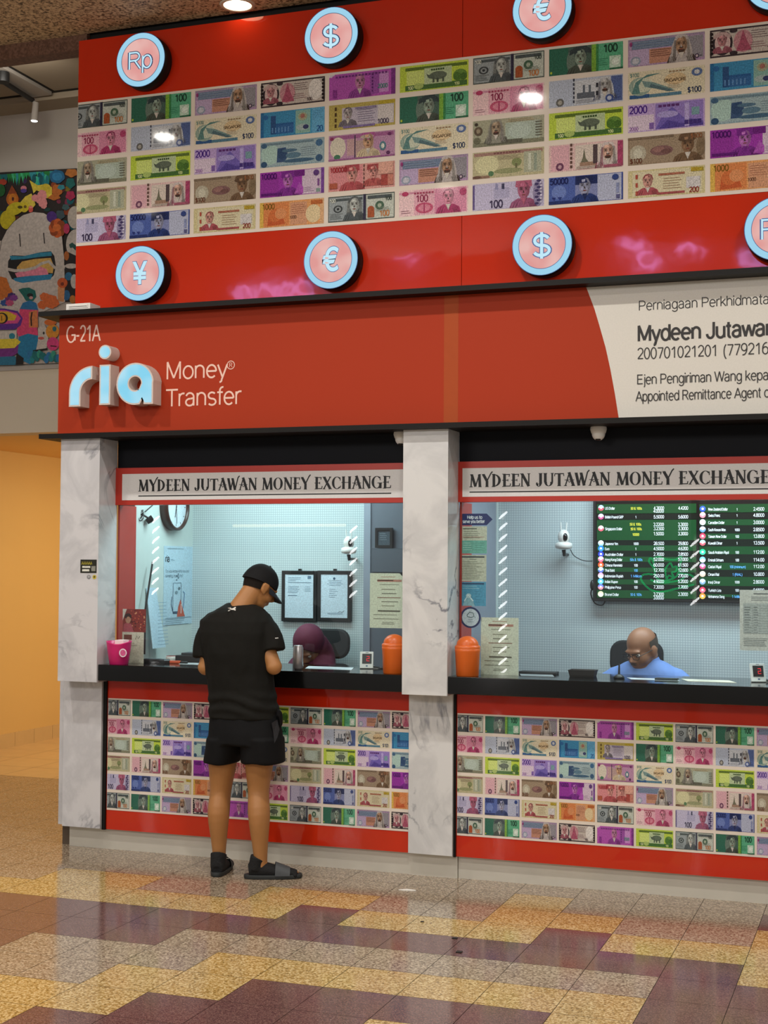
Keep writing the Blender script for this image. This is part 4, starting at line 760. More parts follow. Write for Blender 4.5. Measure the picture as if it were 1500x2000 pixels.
# r : a stem curling into an arm
xl = lp(134.5, 790)[0]; xr = lp(180.5, 716)[0]; wst = lp(157, 790)[0]-xl
cr_ = (xr, zb+H-(xr-xl)); 
outer = [(xl, zb)]+arcp((xr, zt-(xr-xl)*1.0), xr-xl, 180, 90); inner = arcp((xr, zt-(xr-xl)), xr-xl-wst, 90, 180)+[(xl+wst, zb)]
rp_ = outer+inner
e = letter('letter_r', rp_); q = MB(); q.poly(lf, inset(rp_, .009), d=.001); q.build('glowing_face', G_LET, e)
xi0 = lp(193.5, 790)[0]; xi1 = lp(215, 790)[0]; ip = [(xi0, zb+.004), (xi1, zb+.004), (xi1, zt+.003), (xi0, zt+.003)]
e = letter('letter_i', ip); q = MB(); q.poly(lf, inset(ip, .009), d=.001); q.build('glowing_face', G_LET, e)
dc = lp(205, 687.5); dp = arcp(dc, 0.0405, 0, 360*(31/32), 31)
e = letter('letter_dot', dp); q = MB(); q.poly(lf, inset(dp, .008), d=.001); q.build('glowing_face', G_LET, e)
ac = lp(263.5, 751); ra = (zt-zb)/2+.004; ac = (ac[0], zb+ra-.002); xs_ = lp(298.5, 790)[0]
ap = arcp(ac, ra, 0, 270, 30)+[(ac[0]+.03, ac[1]-ra+.002), (ac[0]+.055, ac[1]-ra+.042), (ac[0]+.055, zb), (xs_, zb)]
ap[0] = (xs_, ac[1])
hc = (ac[0], ac[1]+.002); rh = 0.039
def ring_letter(out, c, r, d0, d1, mb):
    n = len(out); hole = []
    for u, v in out:
        a_ = math.atan2(v-c[1], u-c[0]); hole.append((c[0]+r*math.cos(a_), c[1]+r*math.sin(a_)))
    f0 = Fr((0, 0, 0)); vs = [f0.p(u, v, d) for d in (d0, d1) for u, v in out]+[f0.p(u, v, d) for d in (d0, d1) for u, v in hole]
    fs = []
    for i in range(n):
        j = (i+1) % n
        fs += [(n+i, n+j, 3*n+j, 3*n+i), (i, j, n+j, n+i), (2*n+j, 2*n+i, 3*n+i, 3*n+j)]
    mb.add(vs, fs)
q = MB(); ring_letter(ap, hc, rh, -FY+.0006, -LY, q); e = q.build('letter_a', M_LET, t)
q = MB(); ai = inset(ap, .009); ring_letter(ai, hc, rh+.008, -LY+.0004, -LY+.001, q); q.build('glowing_face', G_LET, e)
# white box on the ledge
a = at(128, 608, -0.17); t = thing('junction_box', 'small white plastic box lying on the upper black ledge', 'box', (a.x+.1, -0.12, 3.071))
q = MB(); q.box((a.x+.012, -0.185, 3.0712), (a.x+.17, -0.075, 3.108)); q.build('body', M_WHITEP, t, bevel=.002)
q = MB(); q.box((a.x+.03, -0.188, 3.081), (a.x+.155, -0.185, 3.099)); q.box((a.x+.035, -0.19, 3.089), (a.x+.15, -0.188, 3.091), 1); q.build('slot_cover', [M_WHITEP, M_DARK], t)

# ------------------------------------------------------------------ marble pillars
def pillar(x0, x1, lx0, lx1, label, m):
    t = thing('marble_pillar', label, 'pillar', ((x0+x1)/2, 0, 0.12))
    q = MB(); q.box((x0, -0.15, 0.962), (x1, 0.05, 2.340)); q.build('upper_cladding', m, t, bevel=.0015)
    q = MB(); q.box((lx0, -0.03, 0.122), (lx1, 0.05, 0.962)); q.build('lower_cladding', m, t, bevel=.0015)
    return t
p1 = pillar(-4.481, -4.227, -4.514, -4.264, 'white marble pillar at the outer end of the kiosk', M_MARB)
q = MB(); q.box((-4.264, -0.012, 0.115), (-4.243, 0.05, 0.970)); q.build('black_edge_strip', M_BLACK, p1, label='black strip beside the lower cladding')
p2 = pillar(-2.413, -2.167, -2.414, -2.172, 'white marble pillar between the two counters', M_MARB2)
q = MB(); q.box((-2.172, -0.012, 0.115), (-2.160, 0.05, 0.970)); q.build('black_edge_strip', M_BLACK, p2, label='black strip beside the lower cladding')
t = thing('side_counter_panel', 'marble faced counter end sticking out past the outer pillar', 'counter', (-4.55, 0.3, 0))
q = MB(); q.box((-4.578, 0.03, 0.118), (-4.45, 0.95, 1.062)); q.build('cladding', M_MARB, t, bevel=.002)
q = MB(); q.box((-4.566, 0.06, 0), (-4.50, 0.95, 0.118)); q.build('plinth', M_DARKKICK, t)
# kickplates
q = MB(); q.box((-4.500, 0.03, 0.0), (-2.428, 0.08, 0.132)); struct(q.build('baseboard_front', M_STEEL), 'dull metal kickplate under the first counter', 'kickplate')
q = MB(); q.box((-2.426, 0.02, 0.0), (-2.158, 0.08, 0.125)); struct(q.build('baseboard_front', M_STEEL), 'dull metal kickplate under the middle pillar', 'kickplate')
q = MB(); q.box((-2.156, 0.03, 0.0), (XR, 0.08, 0.125)); struct(q.build('baseboard_front', M_STEEL), 'dull metal kickplate under the second counter', 'kickplate')

# ------------------------------------------------------------------ counters and the banknote panels below them
q = MB(); q.box((-4.2265, -0.138, 0.972), (-2.4135, 0.40, 1.062)); tag(q.build('stone_counter', M_STONE, bevel=.003), 'black stone counter where the man in black stands', 'counter')
q = MB(); q.box((-2.1665, -0.138, 0.972), (XR, 0.40, 1.062)); tag(q.build('stone_counter', M_STONE, bevel=.003), 'black stone counter in front of the man in the blue shirt', 'counter')
sheet = bpy.data.materials['pale_print_sheet']
def low_panel(x0, x1, nx0, ncol, label):
    t = thing('banknote_panel', label, 'sign panel', (x0, 0.03, 0.12))
    q = MB(); q.box((x0, 0, 0.118), (x1, 0.05, 0.972)); q.build('red_board', M_RED, t)
    q = MB(); q.box((x0+.004, -0.0022, 0.228), (x1-.004, 0, 0.862)); q.build('pale_print_sheet', sheet, t)
    lay_notes(t, nx0+.004, 0.862-0.105+0.0088, 0.1955, 0.1052, 0.478, ncol, 6, -0.0026, x1-.005, x0+.005)
    for o in t.children:
        if o.name.startswith('banknote_picture'): o.scale = (0.478, 0.55, 0.622)
    return t
low_panel(-4.242, -2.415, -4.280, 10, 'glossy red panel of banknote pictures behind the legs of the man in black')
low_panel(-2.159, XR, -2.204, 16, 'glossy red panel of banknote pictures under the second counter')

# ------------------------------------------------------------------ header boards, signs and windows
q = MB(); q.box((-4.227, 0.052, 2.181), (-2.413, 0.10, 2.340)); tag(q.build('header_board', M_NAVY), 'dark navy board over the first exchange sign', 'board')
q = MB(); q.box((-2.167, 0.052, 2.181), (XR, 0.10, 2.340)); tag(q.build('header_board', M_NAVY), 'dark navy board over the second exchange sign', 'board')
def serif(ch):
    """capital letter in a decorative roman: list of polygons in a box one unit high, and its width"""
    P = []
    T_, t_ = .215, .098
    def ln(x0, y0, x1, y1, w):
        l = math.hypot(x1-x0, y1-y0); nx, ny = -(y1-y0)/l*w/2, (x1-x0)/l*w/2
        P.append([(x0+nx,y0+ny),(x0-nx,y0-ny),(x1-nx,y1-ny),(x1+nx,y1+ny)])
    def ver(x, w, y0=0, y1=1): P.append([(x-w/2,y0),(x+w/2,y0),(x+w/2,y1),(x-w/2,y1)])
    def ser(x, y, w=.30): P.append([(x-w/2,y-.025),(x+w/2,y-.025),(x+w/2-.03,y+.03),(x-w/2+.03,y+.03)] if y < .5 else [(x-w/2+.03,y-.03),(x+w/2-.03,y-.03),(x+w/2,y+.025),(x-w/2,y+.025)])
    def bow(cx, cy, rx, ry, a0, a1, k=1.0, n=18, thin=.055):
        for i in range(n):
            q = []
            for a in (a0+(a1-a0)*i/n, a0+(a1-a0)*(i+1)/n):
                r = math.radians(a); w = thin+(T_-thin)*abs(math.cos(r))*k
                q.append(((cx+rx*math.cos(r), cy+ry*math.sin(r)), (cx+(rx-w)*math.cos(r), cy+(ry-w*.7)*math.sin(r))))
            P.append([q[0][0], q[1][0], q[1][1], q[0][1]])
    if ch == 'M':
        ln(.12,0,.17,1,t_); ln(.17,1,.48,0.02,T_); ln(.48,.02,.78,1,t_); ln(.78,1,.84,0,T_); ser(.12,0); ser(.84,0); ser(.13,1,.2); ser(.82,1,.2); return P, 1.0
    if ch == 'Y':
        ln(.08,1,.38,.45,T_); ln(.38,.45,.70,1.10,t_); ln(.68,1.06,.82,1.22,.10); ver(.38,T_,0,.48); ser(.38,0); ser(.08,1,.24); return P, .74
    if ch == 'D':
        ver(.17,T_); bow(.17,.5,.56,.5,-90,90); ser(.13,0,.28); ser(.13,1,.28); return P, .80
    if ch == 'E':
        ver(.20,T_); ser(.15,0,.30); ser(.15,1,.30); ln(.15,.965,.60,.965,.07); ln(.15,.035,.64,.035,.07); ln(.02,.5,.50,.5,.06); ln(.60,1,.56,.78,.07); ln(.64,.0,.68,.24,.07); ln(.47,.60,.47,.40,.05); return P, .70
    if ch == 'N':
        ver(.14,t_); ln(.14,1,.68,0,T_); ver(.68,t_); ser(.14,0,.26); ser(.10,1,.24); ser(.68,1,.26); return P, .82
    if ch == 'J':
        ver(.36,T_,.18,1); bow(.22,.2,.22,.24,-180,0); P.append([(.0,.14),(.14,.10),(.12,.30),(.02,.28)]); ser(.36,1,.32); return P, .55
    if ch == 'U':
        ver(.16,T_,.3,1); bow(.42,.32,.34,.34,180,360); ver(.70,t_+.03,.3,1); ser(.16,1,.32); ser(.70,1,.26); return P, .86
    if ch == 'T':
        ver(.36,T_); ser(.36,0,.32); ln(.02,.96,.70,.96,.08); ln(.03,1,.0,.76,.06); ln(.69,1,.72,.76,.06); return P, .74
    if ch == 'A':
        ln(.08,0,.38,1.02,t_); ln(.36,1.06,.70,0,T_); ser(.08,0,.26); ser(.68,0,.32); ln(.02,.46,.76,.46,.05); ln(.22,.46,.38,.26,.05); ln(.38,.26,.56,.46,.05); ln(.24,1.0,.42,1.05,.06); return P, .80
    if ch == 'W':
        ln(.08,1,.30,0,T_); ln(.30,0,.50,.95,t_); ln(.46,1,.70,0,T_); ln(.70,0,.96,1.08,t_); ln(.95,1.05,1.10,1.22,.10); ser(.08,1,.26); ser(.46,1,.22); return P, 1.04
    if ch == 'O':
        bow(.42,.5,.42,.52,0,360,n=36); return P, .88
    if ch == 'X':
        ln(.12,1,.66,0,T_); ln(.66,1,.10,0,t_); ser(.12,1,.30); ser(.64,1,.24); ser(.12,0,.24); ser(.66,0,.32); return P, .78
    if ch == 'C':
        bow(.44,.5,.44,.52,50,310,n=30); ln(.70,.95,.72,.68,.07); ln(.72,.10,.76,.26,.06); return P, .80
    if ch == 'H':
        ver(.18,T_); ver(.70,T_); [ser(a, b_, .30) for a in (.18,.70) for b_ in (0,1)]; ln(.0,.52,.78,.52,.055); return P, .90
    if ch == 'G':
        bow(.44,.5,.44,.52,50,330,n=30); ver(.74,T_,.0,.42); ln(.50,.44,.90,.44,.06); ln(.70,.95,.73,.68,.07); return P, .92
    return P, .34
def serif_text(parent, fr, s, x, z, h, w, col):
    adv = []; tot = 0
    for c in s:
        adv.append(tot); tot += serif(c)[1] + (.02 if c != ' ' else .06)
    k = w/tot; d = fr.nxt()
    mb = MB()
    for c, a in zip(s+' ', adv+[0]):
        if c == ' ': mb.build('lettering', M_SIGN, parent); mb = MB()
        for i, P in enumerate(serif(c)[0]):
            mb.poly(fr, [(x+(a+u)*k, z+v*h) for u, v in P], col, d=d+i*.00003)
def exchange_sign(x0, x1, bx0, bx1, tx0, tx1, zz, label):
    t = thing('exchange_sign', label, 'sign', ((x0+x1)/2, 0.05, 1.97))
    q = MB(); q.box((x0, 0.030, 1.968), (x1, 0.10, 2.181)); q.build('red_frame', M_REDF, t)
    f = Fr((0, 0.030, 0)); q = MB(); q.rect(f, bx0, 1.995, bx1, 2.146, 'd9d8d6'); q.build('white_board', M_SIGN, t)
    f.d += .0006; serif_text(t, f, 'MYDEEN JUTAWAN MONEY EXCHANGE', tx0, zz-.001, 0.065, tx1-tx0, '16181a')
    q = MB(); q.rect(f, tx0, zz-.0315, tx1, zz-.0255, '16181a'); q.build('underline', M_SIGN, t)
X = lambda px, Y=.03: at(px, 1000, Y).x
exchange_sign(-4.227, -2.413, X(238), -2.4135, X(270), X(764), at(520, 956, .03).z, 'white exchange sign in a red frame over the first window')
exchange_sign(-2.167, XR, X(903), XR-.03, X(917), X(1505), at(1210, 947, .03).z, 'white exchange sign in a red frame over the second window')

def window(n, x0, x1, lab):
    q = MB(); q.box((x0, 0.050, 1.0625), (x1, 0.058, 1.968)); w = q.build('window_%d' % n, M_GLASS); struct(w, lab, 'window')
    q = MB(); q.box((x0, 0.06, 1.0625), (x0+.012, 0.25, 1.968)); q.box((x1-.012, 0.06, 1.0625), (x1, 0.25, 1.968))
    q.build('window_frame', M_REDF, w, kind='structure')
window(1, -4.226, -2.414, 'glass pane of the first exchange window')
window(2, -2.166, XR, 'glass pane of the second exchange window')

# ------------------------------------------------------------------ inside the booths
def dotted(name, base, dot, rough=.5):
    m, t, b = nmat(name); N = t.nodes; L = t.links
    g = N.new('ShaderNodeNewGeometry'); s = N.new('ShaderNodeVectorMath'); s.operation = 'SCALE'; s.inputs['Scale'].default_value = 1/0.0145
    f = N.new('ShaderNodeVectorMath'); f.operation = 'FRACTION'; L.new(g.outputs['Position'], s.inputs[0]); L.new(s.outputs['Vector'], f.inputs[0])
    sp = N.new('ShaderNodeSeparateXYZ'); L.new(f.outputs['Vector'], sp.inputs[0])
    def near(o):
        a = N.new('ShaderNodeMath'); a.operation = 'LESS_THAN'; a.inputs[1].default_value = .22; L.new(sp.outputs[o], a.inputs[0]); return a.outputs[0]
    mx_ = N.new('ShaderNodeMath'); mx_.operation = 'MAXIMUM'; L.new(near('X'), mx_.inputs[0]); L.new(near('Z'), mx_.inputs[1])
    mx = N.new('ShaderNodeMix'); mx.data_type = 'RGBA'; mx.inputs['A'].default_value = (*lin(base), 1); mx.inputs['B'].default_value = (*lin(dot), 1)
    L.new(mx_.outputs[0], mx.inputs['Factor']); L.new(mx.outputs['Result'], b.inputs['Base Color']); b.inputs['Roughness'].default_value = rough
    return m
M_BACK = dotted('small_grid_wall_covering', 'ccd6d6', 'aab8bb')
M_BLEFT = mat('booth_side_wall_paint', 'ccd8d4', .6)
M_DIV = mat('blue_grey_divider_paint', '8f96a2', .5)
YB = 1.0
q = MB(); q.box((-4.23, YB, 0), (XR+.1, YB+.1, 2.35)); struct(q.build('wall_booth_back', M_BACK), 'back wall of the booths in a small grid covering', 'wall')
q = MB(); q.box((-4.33, 0.26, 0), (-4.23, YB+.1, 2.34)); struct(q.build('wall_booth_left', M_BLEFT), 'side wall of the first booth with the clock', 'wall')
q = MB(); q.box((XR, 0.06, 0), (XR+.1, YB+.1, 4.7)); struct(q.build('wall_booth_right', M_BLEFT), 'side wall closing the second booth', 'wall')
q = MB(); q.box((-4.33, 0.10, 2.335), (XR, YB+.1, 2.42)); struct(q.build('ceiling_booth', M_WHITEP), 'white ceiling of the booths', 'ceiling')
q = MB(); q.box((-2.36, 0.06, 0), (-2.215, YB, 2.335)); struct(q.build('wall_divider', M_DIV), 'grey wall dividing the two booths', 'wall')
q = MB(); q.box((at(711, 1100, .88).x, 0.88, 0), (-2.36, YB, 2.335)); q.box((at(711, 1100, .88).x, 0.872, 0), (at(724, 1100, .88).x, 0.88, 2.335), 1)
struct(q.build('wall_nook', [mat('dark_grey_nook_panel', '666c76', .5), M_DIV]), 'dark grey panel beside the divider in the first booth', 'wall')
q = MB(); q.box((at(953, 1100, YB-.03).x, YB-.03, 0), (at(970, 1100, YB-.03).x, YB-.0005, 2.335)); struct(q.build('trim_3', M_BLEFT), 'pale corner strip of the second booth', 'trim')

# ------------------------------------------------------------------ things on the walls of the booths
def sheet_at(name, label, cat, px0, py0, px1, py1, Y, bg, th=.0012, ux=X_, group=None, material=None):
    """a sheet of paper facing the hall at depth Y; returns thing root and drawing frame (u, v in 0..1 of the sheet)"""
    a = at(px0, py1, Y); b_ = at(px1, py0, Y)
    return a.x, a.z, b_.x, b_.z
def paper(name, label, cat, px0, py0, px1, py1, Y, bg, draw, cut=None, group=None):
    x0, z0, x1, z1 = sheet_at(name, label, cat, px0, py0, px1, py1, Y, bg)
    f = Fr((x0, Y, z0)); w, h = x1-x0, z1-z0; q = MB()
    P = cut(w, h) if cut else [(0,0),(w,0),(w,h),(0,h)]
    q.prism(f, P, -.0012, 0, col=lin(bg))
    draw(q, f, w, h)
    return tag(q.build(name, M_PRINT), label, cat, group)
def fine(q, f, w, y, n, x0, x1, col, h=.0022, seed=1, gap=.006, align='l'):
    r = random.Random(seed)
    for i in range(n):
        L = (x1-x0)*r.uniform(.6, 1)
        a = x0 if align == 'l' else (x0+x1)/2-L/2
        q.rect(f, a*w, y-i*gap, (a+L)*w, y-i*gap+h, col, d=f.d)
    f.nxt()
# two framed certificates
def certificate(px0, px1, label, seed):
    x0, z0, x1, z1 = sheet_at('', '', '', px0, 1115, px1, 1213, YB-.02, '')
    t = thing('certificate_frame', label, 'picture frame', ((x0+x1)/2, YB-.02, z0))
    w, h = x1-x0, z1-z0; f = Fr((x0, YB-.02, z0)); k = .022
    q = MB(); q.fbox(f, 0, 0, k, h, -.018, .006); q.fbox(f, w-k, 0, w, h, -.018, .006); q.fbox(f, k, 0, w-k, k, -.018, .006); q.fbox(f, k, h-k, w-k, h, -.018, .006); q.build('frame', M_DARK, t, bevel=.002)
    q = MB(); f2 = Fr((x0, YB-.022, z0)); q.fbox(f2, k, k, w-k, h-k, -.012, 0, col=lin('cfe0ea'))
    if seed == 1:
        fine(q, f2, w, h-.045, 3, .18, .55, '5f7a90', seed=2, gap=.009); q.rect(f2, .18*w, h-.075, .84*w, h-.0725, '2f5470'); q.rect(f2, .74*w, h-.05, .84*w, h-.032, '6a8296')
        fine(q, f2, w, h-.10, 5, .18, .62, '6f8ba2', seed=4, gap=.009); q.rect(f2, .18*w, h-.155, .45*w, h-.152, '3f6480'); fine(q, f2, w, h-.10, 4, .66, .84, '8aa4b6', seed=5, gap=.009)
    else:
        q.ell(f2, .5*w, h-.048, .008, .008, '3f5a72'); fine(q, f2, w, h-.062, 4, .25, .8, '5f7a90', seed=7, gap=.01, align='c'); fine(q, f2, w, h-.115, 5, .35, .62, '7a92a6', seed=8, gap=.012)
        q.line(f2, [(.62*w, .055), (.68*w, .062), (.74*w, .056), (.8*w, .066)], .002, '3f4a5a'); fine(q, f2, w, .05, 2, .3, .8, '8aa4b6', seed=6)
    q.build('certificate', M_PRINT, t)
    q = MB(); q.fbox(f, w*.5-.008, h, w*.5+.008, h+.012, -.018, 0); q.build('hanger', M_DARK, t)
certificate(550, 619, 'black framed certificate with bold heading lines, beside the cap of the man in black', 1)
certificate(620, 686, 'black framed certificate with a centred letterhead and signature', 2)

# wall clock on the side wall (a frame that faces +x)
XW = -4.23
def wall_side(px, py): return atx(px, py, XW+.03)
c_ = atx(348, 985, XW+.05); c_.z = 1.985
t = thing('wall_clock', 'round brown-rimmed wall clock half hidden behind the exchange sign', 'clock', (XW, c_.y, c_.z))
o_ = Vector((XW, c_.y, c_.z)); R_ = .148
q = MB(); q.lathe(o_, [(R_-.002, 0), (R_, .004), (R_, .05), (R_-.006, .056), (R_-.016, .054), (R_-.018, .034)], 48, ax=X_, cap=False); q.build('rim', mat('brown_clock_rim', '3a2018', .35), t)
f = Fr(o_+X_*.036, Y_, Z_); q = MB(); q.ell(f, 0, 0, R_-.017, R_-.017, 'd6e4ec', n=48)
for k in range(12):
    a = math.radians(30*k); q.line(f, [(.108*math.sin(a), .108*math.cos(a)), (.122*math.sin(a), .122*math.cos(a))], .005, '27323a')
q.build('dial', M_PRINT, t)
q = MB(); f.d += .002
for a, L, w_ in ((196, .07, .007), (176, .105, .005)):
    a = math.radians(a); q.line(f, [(-.015*math.sin(a), -.015*math.cos(a)), (L*math.sin(a), L*math.cos(a))], w_, '15191c')
q.ell(f, 0, 0, .007, .007, '15191c'); q.build('hand', M_PRINT, t)
# poster on the side wall
a, b_ = atx(318, 1222, XW), atx(376, 1047, XW)
py0, pz0, pw, ph = a.y, min(a.z, b_.z), b_.y-a.y, 0.49
f = Fr((XW+.002, py0, pz0), Y_, Z_); q = MB(); q.fbox(f, 0, 0, pw, ph, -.0015, 0, col=lin('bcd6e4'))
q.text(f, 'ria', .05*pw, .80*ph, .040, '26313a', w=.14*pw, offset=.01); fine(q, f, pw, .83*ph, 2, .23, .36, '5f7f93', seed=1)
q.text(f, 'Do you know who you are', .06*pw, .665*ph, .018, '3f5a6c', w=.82*pw); q.text(f, 'sending money to?', .06*pw, .605*ph, .018, '3f5a6c', w=.60*pw)
fine(q, f, pw, .965*ph, 1, .1, .92, '4d6878', seed=4)
q.line(f, [(.32*pw,.16*ph),(.32*pw,.53*ph),(.60*pw,.53*ph),(.60*pw,.16*ph),(.32*pw,.16*ph)], .005, '2a4a66'); q.rect(f, .32*pw, .14*ph, .60*pw, .17*ph, '2a4a66')
q.poly(f, [(.46*pw,.10*ph),(.50*pw,.22*ph),(.58*pw,.32*ph),(.66*pw,.2*ph),(.74*pw,.10*ph)], 'c9543a'); q.rect(f, .59*pw, .14*ph, .61*pw, .26*ph, 'f0e8e0')
q.ell(f, .44*pw, .41*ph, .05*pw, .022*ph, '7a94a0'); q.ell(f, .53*pw, .46*ph, .04*pw, .02*ph, '5a6f7a'); q.line(f, [(.68*pw,.2*ph),(.72*pw,.40*ph),(.66*pw,.42*ph)], .008, '5a86b0'); q.line(f, [(.28*pw,.36*ph),(.26*pw,.26*ph),(.31*pw,.18*ph)], .007, '3f5a78')
for k in range(4): q.ell(f, (.44+.05*(k % 2))*pw, (.57+.025*k)*ph, .02*pw, .008*ph, '2f4a5c')
q.rect(f, .06*pw, .085*ph, .95*pw, .09*ph, '3f5a6c'); fine(q, f, pw, .07*ph, 4, .06, .92, '4d6878', seed=9, gap=.011)
tag(q.build('poster', M_PRINT), 'pale blue advice poster with a phone drawing, on the side wall under the clock', 'poster')
# hung bundle of printed slips in front of the poster
q = MB()
rr = []
for i in range(9):
    z = 1.125+.36*i/8; k = 1-i/8
    rr.append([Vector((XW+.002+.06*k+dx, .40-.02*k+dy+.10*(1-.45*(i/8)) * (1 if e_ else 0), z)) for dx, dy, e_ in ((0,0,0),(.004,0,0),(.004,0.06,1),(0,.06,1))])
q.loft(rr, smooth=False, col=lin('bcd4e2'))
f = Fr((XW+.086, .38, 1.125), Y_, Z_)
for i in range(13): q.rect(f, .02, .02+.021*i, .155-.003*i, .024+.021*i, '93afc2', d=.001)
o = tag(q.build('paper_bundle', M_PRINT), 'tall bundle of pale blue printed slips leaning by the side wall', 'paper')
q = MB(); q.tube([atx(298, 1098, XW+.04), atx(284, 1190, XW+.05), atx(282, 1278, XW+.05)], .006, 8); tag(q.build('leaning_rod', M_DARK), 'thin dark rod leaning beside the bundle of slips', 'rod')

# desk lamp arm and cables hanging near the top of the first window
t = thing('clamp_lamp', 'dark clamp lamp on a cable at the top corner of the first window', 'lamp', at(265, 995, .35))
q = MB(); q.tube([at(262, 985, .3), at(275, 1003, .34), at(290, 1012, .36)], .006, 8); q.tube([at(270, 975, .32), at(262, 1000, .3), at(258, 1012, .3)], .005, 8); q.tube([at(283, 1000, .36), at(300, 985, .42)], .004, 8); q.build('arm', M_DARK, t)
q = MB()
for k in range(5): q.tube([at(248+4*k, 985, .3), at(252+5*k, 1008+2*k, .31), at(268+3*k, 1000+3*k, .33), at(280, 996+2*k, .34)], .003, 6, sub=4)
q.build('cable', M_DARK, t)
q = MB(); a, b_ = at(287, 1019, .38), at(298, 1012, .40); q.tube([a, b_], [.022, .026], 4); q.build('lamp_head', M_DARK, t)
# small framed picture and grey cabinet in the nook
x0, z0, x1, z1 = sheet_at('', '', '', 733, 1031, 767, 1070, .86, '')
t = thing('small_frame', 'small dark picture frame above the grey cabinet', 'picture frame', ((x0+x1)/2, .86, z0))
f = Fr((x0, .86, z0)); w, h = x1-x0, z1-z0; q = MB(); k = .016
for u0, v0, u1, v1 in ((0,0,k,h),(w-k,0,w,h),(k,0,w-k,k),(k,h-k,w-k,h)): q.fbox(f, u0, v0, u1, v1, -.011, .006)
q.build('frame', M_DARK, t); q = MB(); q.fbox(f, k, k, w-k, h-k, -.01, 0, col=lin('4a545c')); fine(q, f, w, h*.7, 4, .25, .75, '8a949c', seed=3, gap=.012); q.build('picture', M_PRINT, t)
x0, z0, x1, z1 = sheet_at('', '', '', 724, 1071, 800, 1119, .82, '')
t = thing('wall_cabinet', 'flat dark grey box on the panel, above the cream notice', 'box', ((x0+x1)/2, .85, z0))
q = MB(); q.box((x0, .83, z0), (min(x1, -2.37), .879, z1)); q.build('body', mat('slate_cabinet', '4a5058', .5), t); q = MB(); q.box((x0+.006, .822, z0+.006), (min(x1, -2.37)-.006, .83, z1-.006)); q.build('door', mat('slate_cabinet_door', '545a63', .5), t)

# cream notices on the inside of the glass
def notice(q, f, w, h):
    q.text(f, 'MONEY', .28*w, h*.925, .006, 'a04a3a', w=.44*w) if False else None
    fine(q, f, w, h*.93, 1, .30, .70, 'b0705a', seed=2, align='c'); q.rect(f, .2*w, h*.845, .86*w, h*.885, 'b98272'); fine(q, f, w, h*.862, 1, .2, .86, 'cfc7b0', h=.004)
    fine(q, f, w, h*.79, 1, .15, .90, '6a6658', seed=4, align='c')
    for i, (a, b_, c) in enumerate(((.3,.7,'8a8672'),(.22,.82,'5a5648'),(.2,.84,'8a5a4a'),(.22,.86,'7a7664'),(.25,.75,'8a8672'))): fine(q, f, w, h*(.70-.075*i), 1, a, b_, c, h=.0035, seed=i, align='c')
    q.rect(f, .22*w, h*.30, .82*w, h*.325, '5f5b4c'); fine(q, f, w, h*.24, 2, .10, .92, '6f6b5a', seed=11, gap=h*.075); fine(q, f, w, h*.10, 2, .3, .7, '7a7664', seed=12, gap=.008, align='c')
paper('paper_notice', 'cream notice with a clipped corner on the first window, beside the middle pillar', 'notice', 722, 1120, 795, 1226, .062, 'd8dcc6', notice, cut=lambda w, h: [(0,0),(w,0),(w,h*.86),(w*.80,h),(0,h)])
paper('paper_notice', 'cream notice standing in the second window beside the orange bin', 'notice', 939, 1207, 1013, 1317, .075, 'd6d8c4', notice)
def table_sheet(q, f, w, h):
    q.rect(f, .3*w, h*.93, .75*w, h*.945, '5a5e60'); fine(q, f, w, h*.88, 3, .25, .9, '70767a', seed=2, gap=.008)
    q.rect(f, .08*w, h*.28, .97*w, h*.78, 'b9c0be')
    for i in range(12): q.rect(f, .08*w, h*(.28+.0417*i), .97*w, h*(.28+.0417*i)+.0008, '7f8688', d=f.d)
    for u in (.08, .28, .44, .60, .76, .97): q.rect(f, u*w-.0004, h*.28, u*w+.0006, h*.78, '7f8688', d=f.d+.00003)
    f.d += .0001
    for i in range(11): fine(q, f, w, h*(.295+.0417*i), 1, .10, .26, '4f565a', seed=i); fine(q, f, w, h*(.295+.0417*i), 1, .30, .42, '6a7074', seed=i+30)
    q.rect(f, .08*w, h*.20, .97*w, h*.205, '5a5e60'); fine(q, f, w, h*.17, 4, .08, .6, '70767a', seed=20, gap=.009)
paper('paper_notice', 'white sheet with a grid table on the second window, overlapping the rate screen', 'notice', 1445, 1153, 1535, 1270, .064, 'd2d4ce', table_sheet)
# stickers and leaflets beside the middle pillar
def arrow_sign(q, f, w, h): q.text(f, 'Help us to', .22*w, .56*h, .017, 'e4e8f2', w=.46*w, offset=.01); q.text(f, 'serve you better', .08*w, .20*h, .017, 'e4e8f2', w=.68*w, offset=.01)
paper('arrow_sticker', 'navy arrow sticker reading Help us to serve you better', 'sticker', 899, 1003, 962, 1026, .066, '232c66', arrow_sign, cut=lambda w, h: [(0,0),(.82*w,0),(w,.5*h),(.82*w,h),(0,h)])
def leaf1(q, f, w, h):
    q.rect(f, 0, 0, w, h*.48, '6fae9e'); fine(q, f, w, h*.90, 1, .1, .9, '4a4a40', h=.004); fine(q, f, w, h*.80, 4, .12, .88, '7a7a68', seed=3, gap=.011); fine(q, f, w, h*.38, 4, .1, .45, 'b8dcd0', seed=5, gap=.012); fine(q, f, w, h*.38, 4, .55, .92, '4f8a7e', seed=6, gap=.012); q.rect(f, .08*w, h*.60, .9*w, h*.61, 'b04a3a')
paper('leaflet', 'cream and green leaflet stuck just under the navy arrow sticker', 'leaflet', 899, 1028, 951, 1081, .066, 'c8c8b4', leaf1)
def leaf2(q, f, w, h): q.rect(f, .08*w, h*.90, .93*w, h*.95, '24303c'); fine(q, f, w, h*.83, 1, .3, .7, '5a5a50', align='c'); fine(q, f, w, h*.74, 11, .08, .92, '85836f', seed=8, gap=h*.065)
